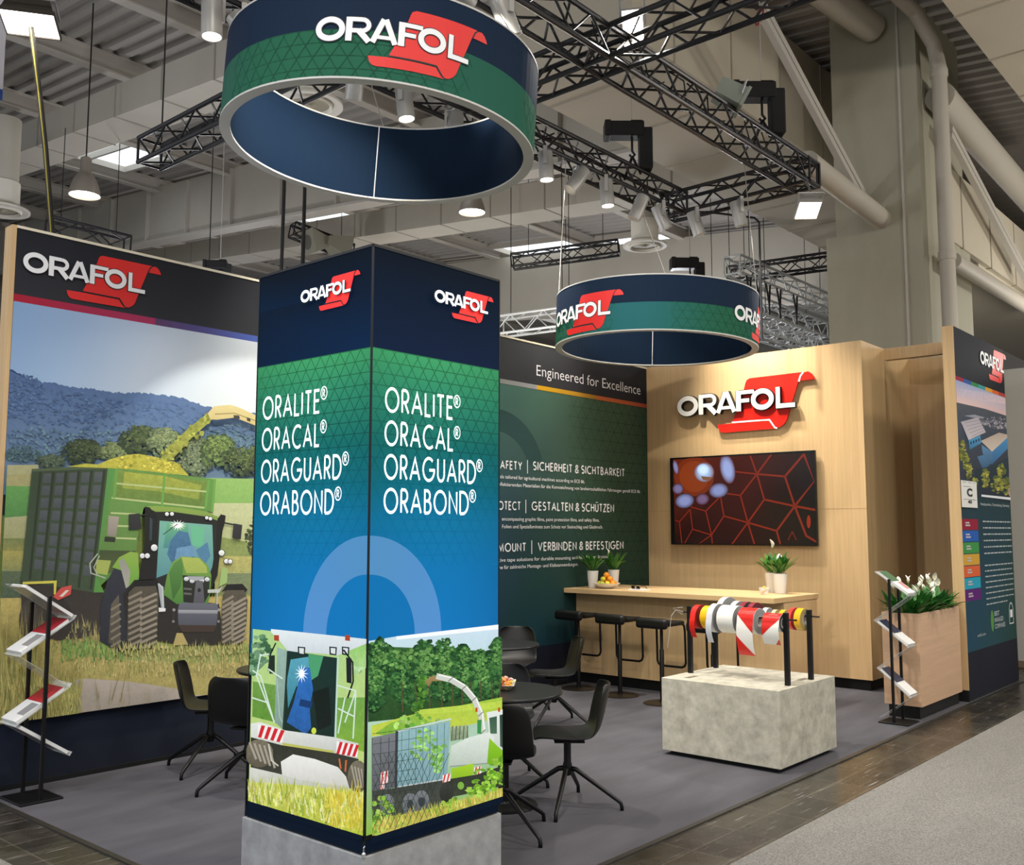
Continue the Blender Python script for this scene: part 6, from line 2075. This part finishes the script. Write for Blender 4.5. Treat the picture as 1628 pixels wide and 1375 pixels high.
def flood(c, aim, label, lit, power=0, s=(.26, .20, .10), yaw=0, group='flood lamps on the trusses', body=M_SILVER, ang=110, hang=None, k=.333):
    c = Vector(c); d = (Vector(aim) - c).normalized()
    t = thing('floodlight', label, 'floodlight', c, 0, group)
    A = Matrix.Translation(c) @ d.to_track_quat('Z', 'Y').to_matrix().to_4x4()
    mb = MB(); w, h, dp_ = s
    mb.add([A @ Vector(p) for p in ((-w / 2, -h / 2, .05), (w / 2, -h / 2, .05), (w / 2, h / 2, .05), (-w / 2, h / 2, .05), (-w * k, -h * k, -dp_), (w * k, -h * k, -dp_), (w * k, h * k, -dp_), (-w * k, h * k, -dp_))], [(7, 6, 5, 4), (1, 0, 4, 5), (2, 1, 5, 6), (3, 2, 6, 7), (0, 3, 7, 4)])
    mb.build('housing', body, t)
    fr_ = MB()
    for a, b_ in (((-w / 2 - .01, -h / 2 - .01), (w / 2 + .01, -h / 2)), ((-w / 2 - .01, h / 2), (w / 2 + .01, h / 2 + .01)), ((-w / 2 - .01, -h / 2), (-w / 2, h / 2)), ((w / 2, -h / 2), (w / 2 + .01, h / 2))):
        fr_.box((a[0], a[1], .03), (b_[0], b_[1], .065), M=A)
    fr_.build('front_frame', body, t)
    k_ = MB(); k_.add([A @ Vector(p) for p in ((-w / 2, -h / 2, .052), (w / 2, -h / 2, .052), (w / 2, h / 2, .052), (-w / 2, h / 2, .052))], [(0, 1, 2, 3)])
    k_.build('lamp_face', M_LAMPGLOW if lit else mat('flood_glass_off', '#6b6f6c', .3), t)
    y = MB()
    for sx in (-1, 1): y.path([A @ Vector((sx * (w / 2 + .02), 0, 0)), A @ Vector((sx * (w / 2 + .02), h * .75, -.02))], .009, 6)
    y.path([A @ Vector((-(w / 2 + .02), h * .75, -.02)), A @ Vector((w / 2 + .02, h * .75, -.02))], .009, 6)
    if hang: y.path([A @ Vector((0, h * .75, -.02)), hang], .012, 6)
    y.build('bracket', M_ALU, t)
    if power:
        l = D.lights.new('flood_beam', 'SPOT'); l.energy = power; l.spot_size = math.radians(ang); l.spot_blend = .7; l.shadow_soft_size = .1; l.color = (1, .96, .9)
        ob = D.objects.new('flood_beam', l); COL.objects.link(ob); ob.parent = t
        ob.rotation_euler = d.to_track_quat('-Z', 'Y').to_euler(); ob.location = d * .07
    return t


flood((6.72, 4.48, 6.12), (2.6, 2.2, 1.6), 'lit rectangular floodlight glaring on the near truss run above the front ring', True, 260, s=(.17, .30, .1))
flood((10.2, 4.5, 5.42), (8.6, 3.2, 1.0), 'lit square floodlight hanging under the right end of the truss', True, 420, s=(.24, .26, .12), hang=(10.25, 4.53, 5.74))
flood((8.62, 4.5, 6.12), (9.1, 3.95, 5.72), 'unlit pale floodlight with finned back on the near truss run', False, 0, s=(.28, .2, .24), k=.44, body=mat('flood_pale', '#8f958a', .5), hang=(8.55, 4.53, 6.02))
flood((3.14, 7.98, 5.97), (3.06, 7.86, 5.0), 'large dark floodlight glaring warmly at the upper left', True, 160, s=(.40, .32, .18), body=mat('flood_dark', '#3a342c', .5), group=None)

# ------------------------------------------------------------------ chain hoists
def hoist(c, label, top_z, sc=1.0, yaw=.7):
    c = Vector(c)
    t = thing('chain_hoist', label, 'hoist', c, 0, 'black chain hoists')
    R_ = Matrix.Translation(c) @ Matrix.Rotation(yaw, 4, 'Z') @ Matrix.Scale(sc, 4)
    MB().cbox((-.06, 0, .12), (.38, .19, .17), M=R_).cbox((-.28, 0, .12), (.07, .21, .19), M=R_).cbox((.05, 0, .2), (.14, .12, .06), M=R_).build('motor', M_BLACK, t, bevel=.012)
    MB().cbox((.15, 0, -.10), (.15, .17, .48), M=R_).build('chain_bag', mat('bag_black', '#0d0d0e', .8), t, bevel=.02)
    MB().path([R_ @ Vector((0, 0, .2)), Vector((c.x, c.y, top_z))], .006, 6).build('chain', M_WIRE, t)
    MB().path([R_ @ Vector((0, 0, .05)), R_ @ Vector((0, 0, -.12)), R_ @ Vector((.03, 0, -.16)), R_ @ Vector((0, 0, -.2)), R_ @ Vector((-.03, 0, -.16))], .014 * sc, 8).build('hook', M_BLACK, t)
    MB().path([R_ @ Vector((0, 0, -.18)), R_ @ Vector((-.08, .1, -.42))], .016 * sc, 6).path([R_ @ Vector((0, 0, -.18)), R_ @ Vector((.08, -.1, -.42))], .016 * sc, 6).build('sling', M_BLACK, t)
    return t


hoist((9.36, 6.28, 6.40), 'black chain hoist over the far truss run left of the corner', 7.49, 1.05, -.85)
hoist((9.47, 4.66, 6.42), 'black chain hoist over the near truss run with a red hook ring above', 8.7, 1.05, -.85)
o = MB().path([(9.47 + .05 * math.cos(a), 4.66 - .05 * math.sin(a) * .8, 7.42 + .09 * math.sin(a)) for a in [i * PI / 10 for i in range(20)]], .012, 8, closed=True).build('shackle_ring', mat('shackle_red', '#8c2420', .4)); tag(o, 'dark red shackle ring on the chain above the near truss hoist', 'shackle')
hoist((15.42, 9.1, 6.55), 'small black chain hoist far back above the bar ring banner', 8.0, 1.15, -.8)
hoist((8.10, 13.03, 5.75), 'small black hoist far back above the tractor mural', 8.38, .8, -.8)

# ------------------------------------------------------------------ far trusses, speaker, straps
def roof_z(y): return 9.2 + .1 * (y - 5)


def far_truss(p0, p1, label, m=M_TRUSS, w=.3, r=.03, up=None):
    t = thing('truss', label, 'truss', p0)
    truss_run(t, p0, p1, w, w, m, r, .013, .34)
    for u in (.15, .85):
        q = Vector(p0).lerp(Vector(p1), u)
        MB().path([(q.x, q.y, q.z + w), (q.x, q.y, up or roof_z(q.y) - .02)], .008, 5).build('suspension_cable', M_CORD, t)
    return t


M_STEEL = mat('silver_truss', '#cfd2d2', .4, .15)
far_truss((16.96, 14.78, 7.95), (18.2, 12.6, 8.15), 'short black truss hanging far back between the tower and the bar ring')
far_truss((13.15, 18.25, 8.55), (14.6, 17.9, 8.27), 'short black truss far back above the tower carrying a horn speaker')
far_truss((19.5, 10.5, 7.4), (19.9, 8.15, 7.4), 'black truss far back left of the hall pillar')
far_truss((6.95, 16.5, 6.75), (8.3, 16.4, 6.7), 'dark truss far back above the left end of the tractor mural', up=8.7)
for a, b, lab in (((17.4, 9.3, 6.95), (22.4, 9.3, 6.95), 'upper silver truss behind the black one left of the hall pillar'), ((17.6, 9.9, 6.55), (23, 9.9, 6.55), 'second silver truss below the upper one left of the hall pillar'),
                  ((18.0, 10.6, 6.35), (24, 10.6, 6.35), 'third silver truss left of the hall pillar'), ((17.2, 9.0, 5.75), (24, 9.0, 5.75), 'lowest silver truss just above the oak wall'),
                  ((14.6, 13.1, 5.75), (14.9, 11.2, 5.75), 'silver truss seen between the tower and the bar ring')):
    far_truss(a, b, lab, M_STEEL, .36, .028)
for i, (x, lab) in enumerate(((17.75, 'first'), (18.15, 'second'), (18.6, 'third'), (19.1, 'fourth'), (19.9, 'fifth'))):
    o = MB().path([(x - .1, 9.12, 6.95), (x, 9.1, 6.5)], .02, 6).path([(x + .1, 9.12, 6.95), (x, 9.1, 6.5)], .02, 6).path([(x, 9.1, 6.52), (x, 9.1, 6.25)], .018, 6).build('sling', M_CORD)
    tag(o, lab + ' from the left of the black V-shaped slings under the silver trusses', 'sling', 'black slings below the silver trusses')
hn = thing('horn_speaker', 'grey double horn loudspeaker on the far truss above the tower', 'loudspeaker', (13.7, 17.9, 8.4))
for s_, rz in ((0, 2.4), (1, -.6)):
    A = Matrix.Translation(Vector((13.65 + .33 * s_, 17.85 - .15 * s_, 8.42))) @ Matrix.Rotation(rz + .6, 4, 'Z') @ Matrix.Rotation(1.75, 4, 'Y')
    MB().add([A @ Vector(p) for p in ((-.28, -.3, .3), (.28, -.3, .3), (.28, .3, .3), (-.28, .3, .3), (-.1, -.1, -.25), (.1, -.1, -.25), (.1, .1, -.25), (-.1, .1, -.25))], [(0, 1, 2, 3), (7, 6, 5, 4), (1, 0, 4, 5), (2, 1, 5, 6), (3, 2, 6, 7), (0, 3, 7, 4)]).build('horn', mat('horn_grey', '#8b8878', .6), hn)
    MB().lathe([(.17, .302), (.17, .31), (.05, .315)], 20, M=A).build('cone', mat('horn_dark', '#5c5a50', .6), hn)

drop = [(3.15, 7.99, 5.90), (3.27, 8.06, 5.4), (3.35, 8.08, 4.95), (3.45, 8.12, 4.3), (3.53, 8.15, 3.6)]
o = MB().path(drop, .024, 8).build('cable', mat('strap_black', '#1a1813', .5)); tag(o, 'thick black cable falling from the upper left floodlight behind the mural', 'cable')
o = MB().path([(a - .018, b - .022, c) for a, b, c in drop], .006, 6).build('cord', mat('cord_yellow', '#a89a3c', .5)); tag(o, 'thin yellow cord along the thick cable at the upper left', 'cord')
hb = thing('hanging_flag', 'white hanging banner with blue foot cut by the left picture edge', 'banner', (3.1, 9.2, 5.6))
MB().box((2.9, 9.18, 5.82), (3.40, 9.2, 8.2)).build('white_cloth', mat('flag_white', '#dcdce4', .7), hb)
MB().box((2.9, 9.18, 5.72), (3.40, 9.2, 5.82)).build('blue_foot', mat('flag_blue', '#2f50a0', .7), hb)

# ------------------------------------------------------------------ hall: roof, beams, ducts, pillar
def roof_z(y): return 9.2 + .1 * (y - 5)


rf = MB(); prof = []
x = -6.0; i = 0
while x < 46:
    prof += [(x, 0), (x + .12, 0), (x + .16, .09), (x + .28, .09)]
    x += .32
for (a, da), (b, db) in zip(prof, prof[1:]):
    k = len(rf.v)
    for (xx, dz, yy) in ((a, da, -14), (b, db, -14), (b, db, 48), (a, da, 48)): rf.v.append((xx, yy, roof_z(yy) + dz))
    rf.f.append((k, k + 1, k + 2, k + 3)); rf.m.append(0)
o = rf.build('ceiling', M_DECK); tag(o, 'ribbed metal roof deck of the hall', kind='structure')
for n_, y in enumerate((-3, .4, 3.6, 10.4, 13.6, 16.6, 20.3, 23.6, 27, 30.5, 34, 38, 42)):
    z = roof_z(y)
    mb = MB()
    mb.box((-6, y - .10, z - .04), (46, y + .10, z - .01)).box((-6, y - .012, z - .33), (46, y + .012, z - .04)).box((-6, y - .10, z - .36), (46, y + .10, z - .33))
    o = mb.build('roof_beam', M_BEAM); tag(o, 'pale steel purlin under the roof deck', kind='structure')


def sloped_box(x0, x1, y0, y1, zo, h, name, m):
    """box following the roof pitch; zo = bottom offset below the deck"""
    vs = []
    for dz in (0, h):
        for (a, b) in ((x0, y0), (x1, y0), (x1, y1), (x0, y1)): vs.append((a, b, roof_z(b) - zo + dz))
    return MB().add(vs, [(3, 2, 1, 0), (4, 5, 6, 7), (0, 1, 5, 4), (1, 2, 6, 5), (2, 3, 7, 6), (3, 0, 4, 7)]).build(name, m)


def sloped_duct(x0, x1, y0, y1, zo, h, label):
    t = thing('ventilation_duct', label, 'duct', ((x0 + x1) / 2, y0, roof_z(y0) - zo))
    vs = []
    for dz in (0, h):
        for (a, b) in ((x0, y0), (x1, y0), (x1, y1), (x0, y1)): vs.append((a, b, roof_z(b) - zo + dz))
    j = MB().add(vs, [(3, 2, 1, 0), (4, 5, 6, 7), (0, 1, 5, 4), (1, 2, 6, 5), (2, 3, 7, 6), (3, 0, 4, 7)]); y = y0 + 1.0
    while y < y1:
        z = roof_z(y) - zo
        j.box((x0 - .012, y, z - .012), (x1 + .012, y + .03, z + h + .01), 1); y += 1.5
    j.build('body', [M_HALLWHITE, mat('duct_joint', '#9c968a', .6)], t)


sloped_duct(7.4, 8.15, 8.2, 40, 1.6, .55, 'white rectangular duct crossing the roof at the upper left')
sloped_duct(15.0, 15.8, 8.2, 40, 1.6, .6, 'white rectangular duct crossing far back right of the tower')
o = sloped_box(12.75, 12.95, 8.2, 45, 1.65, 1.45, 'roof_girder', M_HALLWHITE); tag(o, 'deep white roof girder far back', kind='structure')
o = sloped_box(12.65, 13.05, 8.2, 45, 1.7, .06, 'roof_girder_flange', M_BEAM); tag(o, kind='structure')
o = sloped_box(22.6, 22.9, 8.2, 45, 2.3, 2.0, 'roof_girder', M_HALLWHITE); tag(o, 'second deep white roof girder farther back', kind='structure')
st_ = MB()
for y in range(10, 45, 2):
    z = roof_z(y); st_.box((12.64, y, z - 1.66), (12.76, y + .03, z - .25))
o = st_.build('girder_stiffeners', M_BEAM); tag(o, kind='structure')
# long duct boards along the stand, over its right half
for nm, (y0, y1, z0, z1, x0, x1), lab in (('ventilation_duct', (6.02, 7.97, 7.5, 9.1, 9.0, 30), 'broad beige duct running back over the stand behind the trusses'),
                                          ('ventilation_duct', (4.22, 4.3, 5.95, 7.05, 14.05, 30), 'beige duct face running back to the right of the pillar'),
                                          ('ventilation_duct', (1.2, 3.36, 8.0, 8.9, 8.2, 30), 'flat pale ceiling panels at the upper right corner')):
    t = thing(nm, lab, 'duct', (x0, y0, z0))
    j = MB().box((x0, y0, z0), (x1, max(y1, y0 + .08), z1)); x = x0 + .9
    while x < x1:
        j.box((x, y0 - .012, z0 - .012), (x + .03, y1 + .012, z1 - .02), 1); x += 1.45
    j.build('body', [M_DUCT, mat('duct_joint_beige', '#a39a88', .65)], t)
o = MB().box((16, 4.3, 5.9), (30, 6.0, 5.98)).build('ventilation_duct', M_DUCT); tag(o, 'underside of the beige duct to the right of the pillar', 'duct')

pil = MB().box((13.3, 4.25, 5.98), (15.2, 5.45, 9.4)).build('pillar', M_PILLAR); tag(pil, 'broad beige hall pillar behind the oak wall', kind='structure')
pil2 = MB().box((13.3, 4.25, 0), (15.4, 5.6, 5.98)).build('pillar_base', M_PILLAR); tag(pil2, 'wider lower cladding of the beige hall pillar', kind='structure')
o = MB().box((13.27, 4.47, 0), (13.3, 4.50, 9.3)).build('conduit', M_BEAM); tag(o, 'thin conduit running up the beige pillar', 'conduit')
dpipe = thing('downpipe', 'pale vertical downpipe bending at the top beside the beige pillar', 'pipe', (13.45, 4.0, 0))
MB().path([(13.45, 4.0, 0), (13.45, 4.0, 8.1), (13.43, 4.05, 8.45), (13.15, 4.2, 8.85), (12.5, 4.3, 8.95)], .10, 16).build('pipe', M_PIPE, dpipe, smooth=40)
for z in (5.4, 7.95):
    MB().lathe([(.11, 0), (.115, .02), (.115, .1), (.11, .12)], 18, (13.45, 4.0, z)).build('coupling', M_PIPE, dpipe, smooth=40)
o = MB().path([(10.9, 4.80, 6.22), (13.32, 4.80, 6.10)], .14, 18).build('pipe', M_PIPE, None, smooth=40); tag(o, 'thick pale pipe running from the truss corner into the pillar', 'pipe')
o = MB().path([(11.3, 5.0, 8.85), (12.3, 4.9, 8.85), (13.2, 4.8, 8.85)], .2, 18).build('pipe', M_PIPE, None, smooth=40); tag(o, 'thick pale pipe on top of the pillar at the upper edge', 'pipe')
for (p, q), lab in ((((10.2, 5.0, 7.95), (13.3, 4.98, 6.3)), 'pale diagonal steel brace running down to the left of the pillar'), (((13.8, 4.0, 7.3), (17.6, 4.0, 6.0)), 'pale diagonal steel brace to the right of the pillar')):
    d = Vector(q) - Vector(p); L = d.length
    A = Matrix.Translation(Vector(p)) @ d.to_track_quat('X', 'Z').to_matrix().to_4x4()
    t = thing('steel_brace', lab, 'brace', p)
    for s_ in (-1, 1): MB().box((0, -.04, .012 if s_ > 0 else -.10), (L, .04, .10 if s_ > 0 else -.012), M=A).build('channel', M_BEAM, t)
o = MB().path([(13.6, 4.05, 7.75), (19, 4.05, 7.5)], .2, 18).build('pipe', M_PIPE, None, smooth=40); tag(o, 'thick sloping pale pipe at the upper right of the pillar', 'pipe')
o = MB().path([(13.7, 4.0, 5.45), (19, 4.0, 5.5)], .11, 16).build('pipe', M_PIPE, None, smooth=40); tag(o, 'thinner pale pipe under the duct right of the pillar', 'pipe')


# skylights in the deck
def skylight(i, x0, x1, y0, y1):
    vs = []
    for (a, b) in ((x0, y0), (x1, y0), (x1, y1), (x0, y1)): vs.append((a, b, roof_z(b) - .03))
    o = MB().add(vs, [(3, 2, 1, 0)]).build('window_%d' % i, M_SKY); tag(o, 'bright roof skylight', kind='structure')
    fr_ = MB()
    for (a0, b0, a1, b1) in ((x0 - .08, y0 - .08, x1 + .08, y0), (x0 - .08, y1, x1 + .08, y1 + .08), (x0 - .08, y0, x0, y1), (x1, y0, x1 + .08, y1), ((x0 + x1) / 2 - .03, y0, (x0 + x1) / 2 + .03, y1)):
        k = len(fr_.v)
        for dz in (-.16, 0):
            for (a, b) in ((a0, b0), (a1, b0), (a1, b1), (a0, b1)): fr_.v.append((a, b, roof_z(b) - .02 + dz))
        for f in ((3, 2, 1, 0), (4, 5, 6, 7), (0, 1, 5, 4), (1, 2, 6, 5), (2, 3, 7, 6), (3, 0, 4, 7)): fr_.f.append(tuple(k + j for j in f)); fr_.m.append(0)
    fr_.build('window_frame', M_BEAM, o)


for i, s_ in enumerate(((8.6, 10.0, 12.2, 13.3), (9.6, 11.6, 20.8, 23.2), (15.6, 18.0, 20.8, 23.3), (22.5, 28.5, 14.2, 16.3), (24.5, 33, 10.7, 13.2), (9.6, 11.4, 10.7, 12.6), (22, 27, 17, 20), (32, 44, 3.9, 5.8), (26, 36, 24, 27))):
    skylight(i + 1, *s_)

# ------------------------------------------------------------------ hall lamps and air diffusers
def pendant(c, label):
    t = thing('pendant_lamp', label, 'pendant lamp', c, 0, 'bell-shaped hall lamps')
    MB().lathe([(.05, .62), (.08, .6), (.09, .38), (.12, .33), (.17, .25), (.22, .1), (.235, 0), (.228, 0), (.21, .1), (.15, .24), (.05, .3)], 32, c, cap1=False).build('shade', mat('lamp_shade_grey', '#8f877c', .4, .3), t, smooth=40)
    MB().lathe([(.001, .03), (.222, .03)], 28, c, cap0=False, cap1=False).build('lamp_glass', M_LAMPGLOW, t)
    MB().path([(c[0], c[1], c[2] + .6), (c[0], c[1], roof_z(c[1]) - .05)], .012, 6).build('stem', M_CORD, t)
    l = D.lights.new('lamp_light', 'SPOT'); l.energy = 300; l.spot_size = 2.4; l.spot_blend = .5; l.shadow_soft_size = .2; l.color = (1, .95, .88)
    ob = D.objects.new('lamp_light', l); COL.objects.link(ob); ob.parent = t; ob.location = (0, 0, -.02)


pendant((6.72, 14.7, 6.97), 'bell-shaped hall lamp hanging above the tractor mural')
pendant((12.05, 11.45, 7.33), 'bell-shaped hall lamp hanging just below the front ring at its right')


def diffuser(c, r, label):
    t = thing('air_diffuser', label, 'air diffuser', c, 0, 'round white air diffusers')
    prof = [(r * .62, .5), (r * .62, .12), (r * .75, .08), (r, .03), (r, 0), (r * .9, -.01), (r * .74, .02), (r * .70, .0), (r * .68, -.03), (r * .62, -.01), (r * .60, .02)]
    MB().lathe(prof, 40, c, cap1=False).build('ring', mat('diffuser_white', '#dcd7ca', .6), t, smooth=40)
    MB().lathe([(r * .60, .02), (r * .3, .025), (r * .12, .015), (r * .1, .0), (.001, -.005)], 32, c, cap0=False, cap1=False).build('grille', mat('diffuser_grille', '#9a937e', .6), t, smooth=True)
    MB().lathe([(r * .55, .45), (r * .55, roof_z(c[1]) - 1.6 - c[2])], 28, c).build('duct_neck', M_HALLWHITE, t, smooth=40)


diffuser((7.33, 9.85, 7.2), .43, 'round air diffuser seen through the opening of the front ring')
diffuser((15.39, 10.06, 7.2), .42, 'round air diffuser above the bar ring banner')
diffuser((6.45, 17.2, 7.2), .45, 'round air diffuser at the left picture edge above the mural')

# thin suspension cables from the roof
for i, (x, y, z0, lab) in enumerate(((5.20, 9.6, 6.0, 'at the end of the far left truss'), (8.62, 14.2, 5.6, 'above the mural, left one of the middle pair'), (8.5, 11.5, 5.2, 'above the mural near the tower'), (9.8, 13.2, 5.2, 'above the mural beside the tower'), (5.15, 8.2, 6.0, 'holding the left truss near the front ring'), (13.0, 10.2, 5.4, 'between the tower and the bar ring'), (17.6, 13.7, 8.2, 'holding the short far truss'))):
    o = MB().path([(x, y, z0), (x, y, roof_z(y) - .01)], .009, 5).build('suspension_cable', M_CORD); tag(o, 'thin dark suspension cable ' + lab, 'cable', 'suspension cables from the roof')
for i, (x, y, z0, z1, lab) in enumerate(((8.9, 12.6, 4.4, 9.93, 'left strap of the pair above the mural'), (9.15, 12.4, 4.4, 9.91, 'right strap of the pair above the mural'))):
    o = MB().path([(x, y, z0), (x + .03, y, (z0 + z1) / 2), (x, y, z1)], .03, 6).build('strap', M_CORD); tag(o, 'black ' + lab, 'strap')

# far ends of the hall
for nm, lo, hi in (('wall_hall_far', (44, -14, 0), (44.2, 48, 14)), ('wall_hall_left', (-6, 47, 0), (46, 47.2, 14))):
    o = MB().box(lo, hi).build(nm, mat('hall_wall', '#a8a49c', .8)); tag(o, kind='structure')
